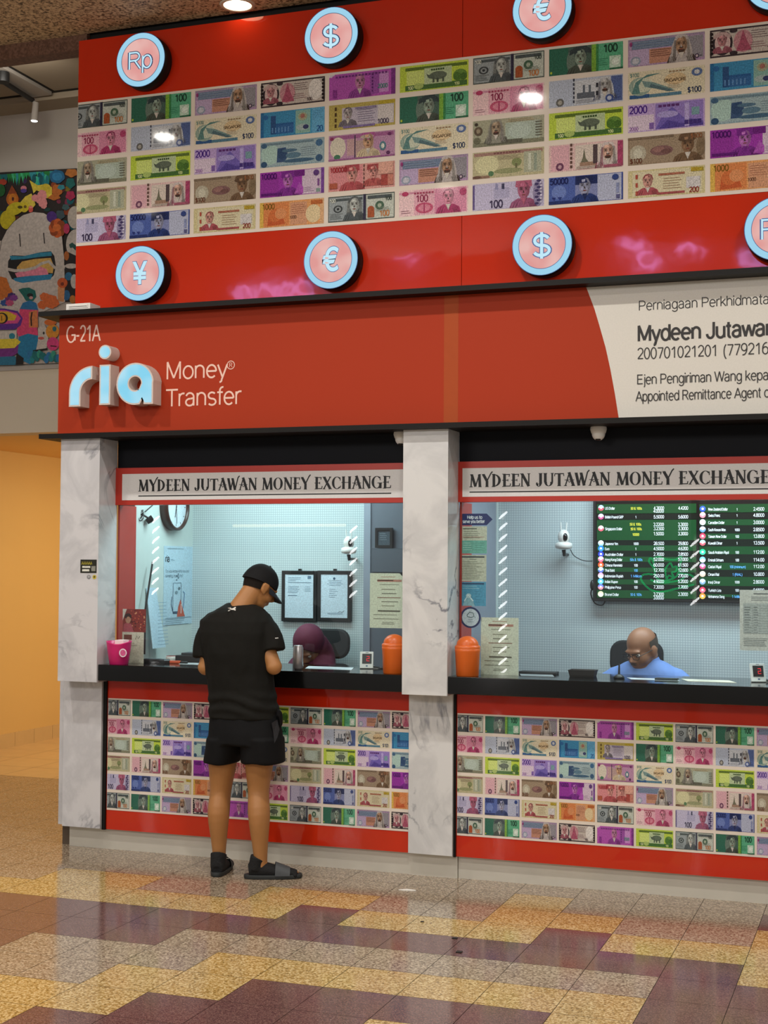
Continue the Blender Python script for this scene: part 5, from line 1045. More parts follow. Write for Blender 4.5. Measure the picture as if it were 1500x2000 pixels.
paper('leaflet', 'cream text leaflet with a black heading bar, second below the arrow sticker', 'leaflet', 898, 1084, 950, 1135, .066, 'c2c2ae', leaf2)
def leaf3(q, f, w, h):
    q.rect(f, .08*w, h*.90, .93*w, h*.96, '1f3f66'); fine(q, f, w, h*.82, 2, .1, .9, 'a8d0de', seed=3, gap=.012)
    q.ell(f, .34*w, h*.42, .10*w, .10*h, 'bcd4d8'); q.poly(f, [(.12*w,0),(.2*w,.3*h),(.46*w,.34*h),(.58*w,0)], '8fb8c4'); q.line(f, [(.18*w,.2*h),(.32*w,.46*h),(.52*w,.2*h)], .006, 'd8e8ea'); fine(q, f, w, h*.6, 5, .58, .92, '3f86a4', seed=4, gap=.014)
paper('leaflet', 'blue leaflet with a pale figure, lowest of the leaflets beside the middle pillar', 'leaflet', 898, 1137, 949, 1183, .066, '4f98b8', leaf3)
a = at(919, 1206, .064); f = Fr((a.x, .064, a.z)); q = MB(); q.prism(f, arcp((0, 0), .056, 0, 348.75, 31), -.001, 0, col=lin('232c5c')); q.ell(f, 0, 0, .046, .046, 'c9d2da', n=32)
q.line(f, [(-.02,.012),(-.004,.028),(.014,.024),(.02,.006),(.004,.0),(-.016,.004),(-.02,.012)], .004, '3f5a5a'); q.text(f, 'e', .022, -.004, .012, '3f5a6a'); fine(q, f, .06, -.012, 2, -.3, .3, '5a6a78', gap=.012, align='c')
tag(q.build('round_sticker', M_PRINT), 'round navy-rimmed sticker on the glass above the orange bin of the second window', 'sticker')
# small stickers on the outer pillar (the code square itself is left blank)
a = at(157, 1119, -.15); b_ = at(189, 1093, -.15); f = Fr((a.x, -.1502, a.z)); w, h = b_.x-a.x, b_.z-a.z; q = MB()
q.prism(f, [(0,0),(w,0),(w,h),(0,h)], 0, .0008, col=lin('24241a')); f.d = .0012
for i in range(6): q.line(f, [((.08+.11*i)*w, .62*h), ((.12+.11*i)*w, .86*h), ((.17+.11*i)*w, .64*h)], .003, 'c2b43a', d=f.d+.00003*i)
f.d += .0003; q.rect(f, .12*w, .38*h, .62*w, .52*h, 'dcdccf'); q.rect(f, .12*w, .12*h, .56*w, .28*h, 'dcdccf'); q.rect(f, .68*w, .14*h, .94*w, .52*h, '8a8a80')
tag(q.build('pillar_sticker', M_PRINT), 'black and yellow sticker on the outer marble pillar', 'sticker')
for px, c, lab in ((173.5, '8a8a8c', 'tiny grey round sticker under the black one on the pillar'), (184.5, 'c9b43a', 'tiny yellow sticker under the black one on the pillar')):
    a = at(px, 1127, -.15); f = Fr((a.x, -.1502, a.z)); q = MB(); q.prism(f, arcp((0, 0), .0125, 0, 337.5, 15), 0, .0008, col=lin(c)); f.d = .0012; q.ell(f, 0, .001, .006, .006, '5a563a' if c[0] == 'c' else 'b0b0b0'); tag(q.build('round_sticker', M_PRINT), lab, 'sticker')

# ------------------------------------------------------------------ rate screen
x0 = at(1158, 1100, YB-.07).x; zt_ = 2.09; zb_ = at(1160, 1174, YB-.07).z
t = thing('rate_screen', 'large wall screen listing exchange rates in green and black rows', 'screen', (x0+.6, YB-.05, zb_))
x1 = x0+1.20; q = MB(); q.box((x0, YB-.07, zb_), (x1, YB-.02, zt_)); q.build('bezel', M_DARK, t, bevel=.004)
q = MB(); q.box((x0+.1, YB-.02, zb_+.1), (x1-.1, YB-.0005, zt_-.1)); q.build('wall_mount', M_DARK, t)
SY_ = YB-.0705; f = Fr((0, SY_, 0)); q = MB(); b0 = .016
M_SCR = printmat('screen_pixels', .25, .05, emit=1.0)
q.rect(f, x0+b0, zb_+b0, x1-b0, zt_-b0, '060b0a')
def row(px0, px1, py0, py1, c):
    a = at(px0, py0, SY_); b_ = at(px1, py1, SY_); q.rect(f, max(a.x, x0+b0), b_.z, min(b_.x, x1-b0), a.z, c, d=.0009)
GR = '0c3a1c'; BK = '07120d'
xm = 1360
for y0, y1, c in ((985,1003,GR),(1003,1015,BK),(1015,1055,GR),(1055,1065,BK),(1065,1076,GR),(1076,1087,BK),(1087,1098,GR),(1098,1108,BK),(1108,1118,GR),(1118,1131,BK),(1131,1143,GR),(1143,1152,BK),(1152,1170,GR)): row(1166, xm, y0, y1, c)
for y0, y1, c in ((985,1001,GR),(1001,1014,BK),(1014,1026,GR),(1026,1042,BK),(1042,1053,GR),(1053,1067,BK),(1067,1083,GR),(1083,1099,BK),(1099,1114,GR),(1114,1126,BK),(1126,1146,GR),(1146,1160,BK),(1160,1168,GR)): row(1366, 1560, y0, y1, c)
f.d = .0012
def cell(px, py, s, px1, c, h=.018):
    a = at(px, py+3.5, SY_); b_ = at(px1, py, SY_); q.text(f, s, a.x, a.z, h, c, w=min(b_.x, x1-b0)-a.x, d=f.d, offset=-.002)
def flag(px, py, c1, c2):
    a = at(px, py, SY_); q.ell(f, a.x, a.z, .0165, .0165, c1, d=f.d, n=18); q.ell(f, a.x, a.z, .0165, .0165, c2, d=f.d+.0001, n=10, a0=180, a1=360); q.ell(f, a.x, a.z, .006, .006, 'ffffff', d=f.d+.0002, n=10)
WT, YL, BL = 'f4f8ff', 'f0e84a', '6ab4ff'
LEFT = [(992,'US Dollar','50 & 100s',YL,'4.3000','4.4200','a8b8e8','c84a58'),(1009,'British Pound GBP','1',WT,'5.5000','5.6000','d0d0e8','b04a78'),(1032,'Singapore Dollar','50 & 100s',YL,'3.2300','3.3000','e8c8cc','d85a68'),
 (1061,'Japanese Yen','1000',WT,'28.500','29.800','f0f4f8','9ac0d8'),(1071,'Euro','1',WT,'4.5000','4.6200','2a78d8','3a8ae0'),(1082,'Australian Dollar','1',WT,'2.7000','2.8500','2a3aa8','3a4ac0'),(1092,'Hong Kong Dollar','50s & 100s',BL,'52.000','57.000','e8b8c8','d86a88'),
 (1103,'Chinese Renminbi','100',WT,'60.000','61.500','d84a2a','e0703a'),(1113,'Thai Baht','100',BL,'12.700','12.600','b8c8e8','5a6ab8'),(1124,'Indonesian Rupiah','1 Million',BL,'250.00','270.00','e8a8c8','f0f0f0'),(1135,'Indian Rupee','100',WT,'4.9000','5.2000','4aa8d8','6ac0e8'),(1146,'Philippine Peso','100',WT,'7.3000','7.7000','6a7ac8','d88a98'),(1160,'Brunei Dollar','50 & 100s',BL,'3.2300','3.3000','d8d8b0','e8e8d0')]
for y, n, u, uc, b1, b2, c1, c2 in LEFT:
    flag(1174, y, c1, c2); cell(1182, y, n, 1182+len(n)*2.1, WT, .015); cell(1242-len(u)*1.1, y, u, 1242+len(u)*1.3, uc, .014); cell(1277, y, b1, 1297, WT); cell(1325, y, b2, 1344, WT)
for y, b1, b2 in ((1024,'3.2200','3.3000'),(1042,'1.5000','3.3000')): cell(1277, y, b1, 1297, WT); cell(1325, y, b2, 1344, WT)
cell(1231, 1023, '50 & 100s', 1253, YL, .014); cell(1236, 1043, '10000', 1249, YL, .014); cell(1277, 998, '4.0000', 1297, WT); cell(1277, 1167, '3.0000', 1297, WT)
RIGHT = [(994,'New Zealand Dollar','1','2.4500','3a5ac8','2a4ab8'),(1006,'Swiss Franc','1','4.8000','e0a8b0','d87a88'),(1020,'Canadian Dollar','1','3.0000','e8e8f0','d8d8e8'),(1034,'South Korean Won','1000','2.8500','c8d8f0','5a8ac8'),(1047,'Taiwan New Dollar','100','13.800','d83a58','e05a70'),(1060,'Kuwaiti Dinar','1','13.500','a8d8d8','d85a68'),(1078,'Saudi Arabian Riyal','100','112.00','2ac08a','3ad09a'),(1093,'Emirati Dirham','100','114.00','7ab8d8','d8e0e8'),(1106,'Qatari Riyal','100 (minimum)','112.00','b898d8','c84a78'),(1121,'Omani Rial','1 (RIAL)','10.800','e8d8c8','d8b0a0'),(1136,'Iraqi Dinar','1000','2.8000','c0d8e8','7a98b8'),(1152,'Turkish Lira','100','0.6500','d83a58','e06a80'),(1164,'Vietnamese Dong','1 Million','180.00','d8883a','e0a84a')]
for y, n, u, b1, c1, c2 in RIGHT:
    flag(1373, y, c1, c2); cell(1384, y, n, 1384+len(n)*2.1, WT, .015); cell(1440-len(u)*1.1, y, u, 1440+len(u)*1.3, BL if len(u) > 4 else WT, .014); cell(1472, y, b1, 1493, WT)
q.build('display', M_SCR, t)
q = MB(); q.tube([at(1158, 1146, YB-.06), at(1154, 1160, YB-.05), at(1162, 1178, YB-.05), at(1176, 1182, YB-.05), at(1182, 1174, YB-.05)], .004, 8, sub=4); q.ball(at(1157, 1143, YB-.06), (.014, .014, .03)); q.build('cable', M_DARK, t)

# ------------------------------------------------------------------ indoor cameras
def indoor_camera(px, py, Y, label, s=1.0):
    o = at(px, py, Y)
    t = thing('security_camera', label, 'camera', o)
    q = MB(); q.lathe(o, [(.02, 0), (.046*s, .006), (.05*s, .022), (.046*s, .036), (.03*s, .042)], 32); b_ = q.build('base', M_WHITEP, t)
    q = MB(); q.ball(o+Z_*.072*s, (.034*s, .036*s, .042*s), n=24, m=14); q.build('head', M_WHITEP, t)
    v = (CAM-o); v.z = 0; v.normalize(); sd = v.cross(Z_)
    q = MB(); q.ball(o+Z_*.07*s+v*.022*s-sd*.006, (.017*s, .017*s, .026*s)); q.build('lens', mat('camera_lens', '0b0c0e', .12), t)
    q = MB()
    for k in (-1, 1): q.tube([o+Z_*.10*s+sd*.014*k, o+Z_*.155*s+sd*.017*k], .0035, 8)
    q.build('antenna', M_WHITEP, t)
    q = MB(); q.tube([o-Z_*.002, o-Z_*.04+sd*(-.004)], [.012, .008], 10); q.tube([o-Z_*.03, Vector((o.x, YB, o.z-.03))], .008, 8); q.build('bracket', M_DARK, t)
    return t, o
c, o = indoor_camera(1101, 1073, YB-.11, 'white indoor camera with two antennas on the wall beside the rate screen')
q = MB(); q.tube([o+Vector((.03,.04,.0)), at(1122, 1086, YB-.03), at(1140, 1095, YB-.02), at(1157, 1096, YB-.04)], .0025, 6, sub=5); q.build('cable', M_DARK, c)
indoor_camera(681, 1082, YB-.13, 'white indoor camera with two antennas above the framed certificates', .95)
# outdoor dome cameras under the ledge
def dome(px, py, label):
    o = at(px, py, -.03); o.z = 2.340
    t = thing('dome_camera', label, 'camera', o)
    q = MB(); q.lathe(o, [(.040, 0), (.042, -.012), (.037, -.030), (.034, -.034)], 28); q.build('housing', M_WHITEP, t)
    q = MB(); q.ball(o-Z_*.034, (.034, .034, .036), n=22, m=12); q.build('eyeball', M_WHITEP, t)
    q = MB(); q.ball(o+Vector((0, -.010, -.062)), (.015, .012, .010)); q.build('lens', bpy.data.materials['camera_lens'], t)
dome(1169, 838, 'white dome camera under the black ledge over the second window')
dome(784, 845, 'white dome camera under the black ledge half hidden by the middle pillar')

# ------------------------------------------------------------------ things on the counters
CT = 1.062
M_ORG = mat('orange_plastic', 'd0601a', .35); M_PNK = mat('pink_plastic', 'cf2470', .3)
def swing_bin(px, Y, label, base=CT):
    o = at(px, 1300, Y); o.z = base; o.y = Y
    t = thing('swing_bin', label, 'bin', o)
    q = MB(); q.lathe(o, [(.056, 0), (.059, .004), (.064, .118), (.066, .128), (.066, .140), (.062, .142)], 40); q.build('body', M_ORG, t)
    q = MB(); q.lathe(o+Z_*.140, [(.066, 0), (.067, .010), (.063, .016), (.060, .018)], 40); q.build('collar', M_ORG, t)
    q = MB(); rings = []
    for j in range(9):
        th = math.pi/2*j/8; r = .058*math.cos(th)+.0008; z = .156+.050*math.sin(th); rings.append([o+Vector((r*math.cos(a), r*.92*math.sin(a), z)) for a in [2*math.pi*k/36 for k in range(36)]])
    q.loft(rings); q.build('swing_lid', M_ORG, t)
swing_bin(770, -.045, 'orange swing-lid bin on the first counter, half behind the middle pillar')
swing_bin(913, -.055, 'orange swing-lid bin on the second counter beside the middle pillar')
o = at(232, 1298, -.07); o.z = CT; o.y = -.07
t = thing('bucket', 'pink plastic tub with a white sticker on the first counter beside the outer pillar', 'tub', o)
q = MB()
def bk(r, z, cut=0): return [o+Vector((r*math.cos(a), r*math.sin(a), z-cut*.014*(max(0, math.cos(a+1.2))**3))) for a in [2*math.pi*k/40 for k in range(40)]]
q.loft([bk(.050,0), bk(.053,.003), bk(.066,.085), bk(.071,.125,1), bk(.073,.132,1), bk(.069,.132,1), bk(.064,.09), bk(.050,.006)]); q.build('tub', M_PNK, t)
q = MB(); f = Fr(o+Vector((.052,-.048,.068)), Vector((.70,.72,0)), Vector((-.09,.09,1))); q.ell(f, 0, 0, .022, .024, 'e8d8dc', d=.004); q.ell(f, 0, 0, .016, .018, 'cf5a88', d=.0046); q.build('sticker', M_PRINT, t)
q = MB(); q.box((o.x-.01, o.y-.03, CT+.10), (o.x+.045, o.y+.03, CT+.138)); q.build('paper_inside', mat('pink_white_paper', 'f0dcdc', .6), t)
# leaflet stand: red photo leaflet and cream leaflet behind the glass
def redleaf(q, f, w, h):
    r = random.Random(5)
    q.rect(f, 0, 0, w, h, '8a2a22')
    for i in range(46): q.ell(f, r.uniform(.35, .97)*w, r.uniform(.05, .97)*h, .03*w, .03*h, r.choice(['c4563a','6a1a18','b8402c','d8906a','4a1412']), n=8)
    q.poly(f, [(0,h),(0,.5*h),(.18*w,h)], 'd8ccc0'); q.poly(f, [(.02*w,0),(.06*w,.34*h),(.22*w,.42*h),(.38*w,.34*h),(.50*w,0)], 'b04a54'); q.ell(f, .24*w, .56*h, .13*w, .19*h, 'b0765a'); q.ell(f, .24*w, .68*h, .15*w, .13*h, '3a1c1a'); q.ell(f, .25*w, .53*h, .10*w, .14*h, 'b98468')
paper('photo_leaflet', 'red photo leaflet standing behind the pink tub', 'leaflet', 240, 1190, 285, 1234, .07, '8a2a22', redleaf)
def creamleaf(q, f, w, h):
    q.rect(f, .08*w, .77*h, .45*w, .92*h, '8a4a3a')
    for i in range(5): q.rect(f, (.10+.07*i)*w, .78*h, (.14+.07*i)*w, .91*h, '6a2a22')
    q.line(f, [(.62*w,.78*h),(.68*w,.90*h),(.74*w,.80*h),(.82*w,.88*h)], .004, '6a6450'); fine(q, f, w, .66*h, 2, .35, .7, 'a09a86', gap=.012)
paper('cream_leaflet', 'cream leaflet standing behind the pink tub, under the red photo leaflet', 'leaflet', 238, 1235, 281, 1299, .066, 'd2c8b4', creamleaf)
# aluminium can
o = atz(582, 1307, CT); o.y = max(o.y, -.02)+.0; o = Vector((at(582, 1300, -.03).x, -.03, CT))
t = thing('drink_can', 'tall silver drink can on the first counter in front of the woman in the hijab', 'can', o)
q = MB(); q.lathe(o, [(.018, 0), (.022, .003), (.0285, .012), (.0285, .118), (.024, .128), (.0245, .131), (.022, .132)], 32); q.build('can_body', mat('brushed_aluminium', 'b9b7b8', .3, metal=.7, var=.25, scale=40), t)
q = MB(); q.lathe(o+Z_*.130, [(.0225, 0), (.001, .0004)], 24); q.lathe(o+Z_*.131+Vector((.004,0,0)), [(.007, 0), (.008, .002), (.004, .003)], 12); q.build('lid', mat('can_lid', 'c8c6c4', .3, metal=.8), t)
# customer displays with red figures
def display(px, py, Y, label):
    o = at(px, py, Y); o.z = CT
    t = thing('customer_display', label, 'display', o)
    R_ = Matrix.Rotation(math.radians(18), 3, 'Z') @ Matrix.Rotation(math.radians(-24), 3, 'X')
    ux, uz = R_ @ X_, R_ @ Z_; f = Fr(o+Vector((-.04, 0, .004)), ux, uz)
    q = MB(); q.fbox(f, 0, 0, .074, .098, -.018, 0); q.build('case', M_WHITEP, t, bevel=.003)
    q = MB(); q.fbox(f, .012, .026, .064, .084, 0, .0012, col=lin('1c1416'))
    f.d = .0018
    for u0, v0, u1, v1 in ((.036,.066,.052,.070),(.036,.053,.052,.057),(.036,.040,.052,.044),(.049,.053,.052,.070),(.036,.040,.039,.057)): q.rect(f, u0, v0, u1, v1, 'd8323a', d=.0018, mat=1)
    q.build('screen', [M_PRINT, glow('red_digits', 'e8343c', 1.2)], t)
    q = MB(); q.ell(f, .038, .013, .006, .004, '3a5a78', d=.0008); q.rect(f, .03, .090, .046, .093, '5a6068', d=.0008); q.build('logo', M_PRINT, t)
    a = o+Vector((.01, .03, .0)); q = MB(); q.tube([f.p(.037, .08, -.018), f.p(.037, .05, -.05), Vector((o.x+.02, o.y+.085, CT+.004))], .005, 8); q.box((o.x-.02, o.y+.05, CT), (o.x+.05, o.y+.10, CT+.006)); q.build('stand', M_WHITEP, t)
    q = MB(); q.tube([f.p(.06, .02, -.02), o+Vector((.07, .05, .004)), o+Vector((.11, .07, .004)), o+Vector((.15, .04, .004))], .004, 8, sub=4); q.build('cable', M_DARK, t)
display(716, 1306, .17, 'small white display with a red figure on the first counter, beside the orange bin')
display(1484, 1335, .13, 'small white display with a red figure at the far end of the second counter')
# tape roll, cutter, tray and pads on the first counter
o = at(336, 1289, .30); o.z = CT; t = thing('tape_roll', 'white and red tape roll lying on the first counter', 'tape', o)
q = MB(); q.lathe(o, [(.018, 0), (.036, 0), (.037, .002), (.037, .026), (.036, .028), (.018, .028)], 36, cap=False); q.lathe(o, [(.018, .028), (.018, 0)], 36, cap=False); q.build('tape', M_WHITEP, t); q = MB(); q.lathe(o+Z_*.0282, [(.0175, 0), (.034, 0), (.034, .002), (.0175, .002)], 36, cap=False); q.build('paper_side', mat('dull_red_label', '8a3430', .6), t)
o = at(349, 1297, .12); o.z = CT; t = thing('box_cutter', 'orange and black box cutter on the first counter', 'cutter', o)
q = MB(); q.box((o.x-.055, o.y-.011, CT), (o.x+.012, o.y+.011, CT+.016)); q.build('handle', mat('orange_red_plastic', 'd2552c', .4), t, bevel=.004); q = MB(); q.box((o.x+.0125, o.y-.009, CT+.001), (o.x+.055, o.y+.009, CT+.014)); q.build('grip', M_DARK, t, bevel=.003)
o = at(305, 1297, .12); o.z = CT; t = thing('card_reader', 'low black card reader on the first counter', 'card reader', o)
q = MB(); q.loft([[Vector((o.x+x*s, o.y+y*s, CT+z)) for x, y in ((-.09,-.03),(.07,-.03),(.09,0),(.07,.04),(-.09,.04))] for z, s in ((0,1),(.016,1),(.022,.93))], smooth=False); q.build('body', M_DARK, t); q = MB(); q.box((o.x-.06, o.y-.02, CT+.0222), (o.x+.02, o.y+.025, CT+.0235)); q.build('key_area', mat('grey_keys', '3c4044', .5), t)
o = at(372, 1292, .28); t = thing('document_tray', 'stepped black document tray behind the man in black', 'tray', (o.x, .3, CT))
x0 = at(350, 1290, .30).x; x1 = at(440, 1290, .30).x
q = MB(); q.box((x0, .25, CT), (x1, .36, CT+.038)); q.build('lower_tray', M_DARK, t, bevel=.002); q = MB(); q.box((x0+.028, .27, CT+.0385), (x1, .36, CT+.052)); q.build('upper_tray', mat('slate_tray', '2a2f33', .5), t, bevel=.002)
def counter_sheet(name, label, x0, x1, y0, y1, skew, col, cat='paper', th=.001):
    q = MB(); q.prism(Fr((0, 0, CT), X_, Y_), [(x0,y0),(x1,y0),(x1+skew,y1),(x0+skew,y1)], .0002, .0002+th, col=lin(col))
    f = Fr((0, 0, CT+.0002+th), X_, Y_)
    r = random.Random(len(label))
    for i in range(5): q.rect(f, x0+skew*.3+.03, y0+.03+.024*i, x0+skew*.3+.03+(x1-x0-.08)*r.uniform(.5, 1), y0+.034+.024*i, '8d9498', d=.0002)
    return tag(q.build(name, M_PRINT), label, cat)
counter_sheet('counter_paper', 'white sheet lying on the first counter between the can and the display', at(600,1303,.1).x, at(690,1303,.1).x, .07, .24, -.05, 'dfe6ea')
counter_sheet('counter_paper', 'white sheet lying on the first counter in front of the document tray', at(352,1296,.1).x, at(402,1296,.1).x, .08, .2, -.02, 'c9cdd0')
counter_sheet('counter_paper', 'pale yellow sheet lying on the second counter near its far display', at(1345,1334,.1).x, at(1440,1334,.1).x, .07, .20, -.05, 'f0ead2')
counter_sheet('counter_paper', 'white sheet lying on the second counter in front of the man in the blue shirt', at(1235,1326,.1).x, at(1330,1326,.1).x, .07, .17, -.04, 'd8dee4')
counter_sheet('counter_paper', 'clear grey sheet lying on the second counter beside the cream notice', at(1020,1320,.1).x, at(1085,1320,.1).x, .07, .20, -.04, '9ea4a6')
o = at(1138, 1318, .16); t = thing('document_tray', 'small dark tray on the second counter beside the man in the blue shirt', 'tray', (o.x, .17, CT))
q = MB(); q.loft([[Vector((o.x+sx_*(.062+e), .17+sy_*(.04+e), CT+z)) for sx_, sy_ in ((-1,-1),(1,-1),(1,1),(-1,1))] for z, e in ((0,0),(.034,.008),(.034,.004),(.006,-.003))], smooth=False); q.build('body', mat('dark_brown_tray', '26211e', .5), t)
q = MB(); q.box((o.x-.045, .14, CT+.007), (o.x+.045, .20, CT+.020)); q.build('contents', mat('dark_pads', '3a3530', .6), t)
q = MB(); x0, x1 = at(1014,1312,.2).x, at(1086,1312,.2).x; q.box((x0, .19, CT), (x1, .27, CT+.014)); tag(q.build('flat_folder', M_DARK, bevel=.003), 'flat black folder on the second counter beside the cream notice', 'folder')
o = at(1209, 1330, .10); o.z = CT; t = thing('pen_holder', 'black pen holder with a pen on the second counter', 'pen holder', o)
q = MB(); q.lathe(o, [(.026, 0), (.03, .004), (.022, .014), (.008, .022)], 24); q.build('base', M_DARK, t); q = MB(); q.tube([o+Z_*.020, o+Vector((.001,.0,.075))], [.006, .004], 10); q.build('pen', M_DARK, t)
q = MB(); a, b_ = at(1275, 1333, .02), at(1320, 1333, .02); q.box((a.x, .075, CT), (b_.x, .13, CT+.010)); tag(q.build('calculator', M_DARK, bevel=.003), 'flat black calculator on the second counter before the man in the blue shirt', 'calculator')

# ------------------------------------------------------------------ litter on the floor
def scrap(px, py, pts, col, label, name='paper_scrap'):
    o = atz(px, py, 0); q = MB(); q.prism(Fr((o.x, o.y, 0), X_, Y_), pts, .0006, .004, col=lin(col)); tag(q.build(name, M_PRINT), label, 'litter')
scrap(796, 1739, [(-.045,-.01),(-.01,.016),(.03,.012),(.045,.0),(.01,-.014),(-.02,-.016)], 'f0ece4', 'white paper scrap on the floor before the middle pillar')
scrap(889, 1833, [(-.012,-.012),(.012,-.01),(.01,.01),(-.01,.012)], '14110f', 'dark speck on the maroon floor band, nearer the kiosk of the two', 'dirt_speck')
scrap(897, 1860, [(-.012,-.014),(.013,-.012),(.012,.012),(-.012,.014)], '14110f', 'dark speck on the maroon floor band, further from the kiosk of the two', 'dirt_speck')
scrap(825, 1801, [(-.008,-.006),(.008,-.004),(.006,.006),(-.006,.006)], '2a2018', 'tiny dark speck on a yellow tile before the middle pillar', 'dirt_speck')
scrap(718, 1688, [(-.014,-.004),(.012,-.006),(.016,.004),(-.006,.008)], '2a221c', 'small dark leaf at the foot of the kickplate', 'dead_leaf')
scrap(112, 1992, [(-.014,-.004),(.012,-.006),(.016,.004),(-.006,.008)], '3a2a18', 'small dark speck on the yellow tiles near the outer end', 'dirt_speck') if False else None

# ------------------------------------------------------------------ lights across the hall that the glass mirrors
G_STR = glow('light_string', 'ffffff', 16)
def light_string(x, z0, z1, label):
    t = thing('spiral_light_column', label, 'light', (x, -10, 0), 'light strings across the hall')
    q = MB(); q.tube([Vector((x, -10.06, 0)), Vector((x, -10.06, 4.75))], .05, 16); q.build('post', M_GREYW, t)
    q = MB(); z = z0; k = 0
    while z < z1:
        q.tube([Vector((x-.05, -10, z-.045)), Vector((x-.014, -9.985, z-.010)), Vector((x+.014, -9.985, z+.010)), Vector((x+.05, -10, z+.045))], [.010, .016, .016, .010], 6); z += .14
    q.build('spiral_strip', G_STR, t)
light_string(-9.49, 1.25, 2.3, 'white spiral light strip on a post across the hall, farthest along')
light_string(-6.60, 1.25, 2.12, 'white spiral light strip on a post across the hall, second along')
light_string(-4.60, 0.30, 2.4, 'tall white spiral light strip on a post across the hall')
light_string(-2.24, 1.22, 1.95, 'short white spiral light strip on a post across the hall')

def mirrored(px, py, Y, yd):
    """where a point seen mirrored in the plane y = Y at pixel (px, py) stands on the far side of the hall"""
    P = at(px, py, Y); d = _dir(px, py); d = Vector((d.x, -d.y, d.z)); return P+d*((yd-P.y)/d.y)
G_GRN = glow('green_neon', '36f08a', 5); G_PUR = glow('purple_neon', 'd9a8ff', 14); G_WRM = glow('warm_light_strip', 'ffd9a0', 5)
t = thing('neon_sign', 'green neon cup outline across the hall, mirrored in the second window', 'neon sign', mirrored(1310, 1150, .05, -10))
q = MB()
for pts in ([(1287,1087),(1300,1092),(1320,1093),(1331,1087),(1327,1110),(1322,1125),(1300,1134),(1282,1128),(1278,1110),(1276,1092),(1287,1087)],[(1278,1110),(1268,1098),(1270,1090),(1278,1096)],[(1278,1122),(1258,1122),(1252,1132),(1268,1150),(1290,1156),(1320,1150),(1355,1142)],[(1322,1120),(1345,1122),(1356,1128)],[(1270,1132),(1290,1138),(1325,1134),(1338,1126)]):
    q.tube([mirrored(a, b_, .05, -10) for a, b_ in pts], .012, 6, sub=4)
for pts in ([(1299,1112),(1304,1104),(1310,1100),(1314,1108),(1322,1106),(1320,1116),(1312,1118),(1316,1128),(1306,1124),(1302,1132),(1300,1120),(1299,1112)],):
    q.tube([mirrored(a, b_, .05, -10) for a, b_ in pts], .012, 6, sub=3)
q.build('neon_tube', G_GRN, t)
t = thing('neon_sign', 'purple neon loops of an upper shop across the hall, mirrored in the red panel', 'neon sign', (-5, -10, 5.1))
q = MB()
def loopy(cx, cy, rx, ry, a0=0, a1=360): q.tube([mirrored(cx+rx*math.cos(math.radians(a0+(a1-a0)*k/18)), cy+ry*math.sin(math.radians(a0+(a1-a0)*k/18)), 0, -10) for k in range(19)], .03, 6)
for cx, cy, rx, ry, a0, a1 in ((480,578,16,12,0,360),(520,574,12,16,180,360),(556,570,14,16,0,360),(596,566,16,18,20,330),(1232,470,26,14,0,360),(1264,512,18,16,0,300),(1340,500,20,24,180,360),(790,494,22,9,0,360),(1478,505,22,14,0,360)): loopy(cx, cy, rx, ry, a0, a1)
q.build('neon_tube', G_PUR, t)
q = MB(); q.tube([mirrored(px, 1027-.006*(px-460), .05, -10) for px in range(455, 690, 20)], .02, 6); tag(q.build('warm_light_strip', G_WRM), 'thin warm light strip across the hall, mirrored in the first window', 'light strip')

# ------------------------------------------------------------------ people
def skinmat(name, col, dark):
    m = mat(name, col, .5, var=.10, scale=14); b = m.node_tree.nodes['Principled BSDF']
    b.inputs['Subsurface Weight'].default_value = .08; b.inputs['Subsurface Radius'].default_value = (.012, .005, .003); b.inputs['Subsurface Scale'].default_value = .5
    return m
def head_blobs(q, c, R, s=1.0, jaw=1.0):
    """closed shells of a head in its own axes: x right, y forward, z up"""
    def P(x, y, z): return c + R @ (Vector((x, y, z))*s)
    def B(x, y, z, a, b_, d): q.ball(P(x, y, z), (a*s, b_*s, d*s), n=24, m=16, R=R)
    B(0, -.012, .034, .074, .093, .082); B(0, .022, -.022, .062, .070, .085); B(0, .030, -.070, .047*jaw, .052, .042)
    B(0, .058, -.092, .026, .024, .020); B(-.034, .040, -.030, .030, .042, .040); B(.034, .040, -.030, .030, .042, .040)
    B(0, .078, .022, .054, .016, .012)                                              # brow
    q.tube([P(0, .083, .012), P(0, .100, -.012), P(0, .110, -.028)], [(.008*s), (.011*s), (.014*s)], 12)
    B(-.012, .096, -.031, .010, .012, .008); B(.012, .096, -.031, .010, .012, .008)  # nostrils
    B(0, .086, -.053, .023, .009, .0055); B(0, .084, -.063, .020, .010, .0065)       # lips
    for k in (-1, 1):
        B(.075*k, -.004, -.008, .012, .022, .034); B(.074*k, .004, -.034, .009, .011, .012); q.tube([P(.078*k, -.018, .016), P(.084*k, -.022, -.004), P(.079*k, -.012, -.030)], .006*s, 8)
    return P
def eyes(P, R, s, parent, lids):
    for k in (-1, 1):
        q = MB(); q.ball(P(.030*k, .076, .002), .0115*s, R=R); e = q.build('eye', EYEW, parent)
        q = MB(); q.ball(P(.030*k, .0855, .000), .0048*s); q.build('iris', EYED, e)
EYEW = mat('eye_white', 'e4dcd2', .3); EYED = mat('eye_dark', '20140e', .2)
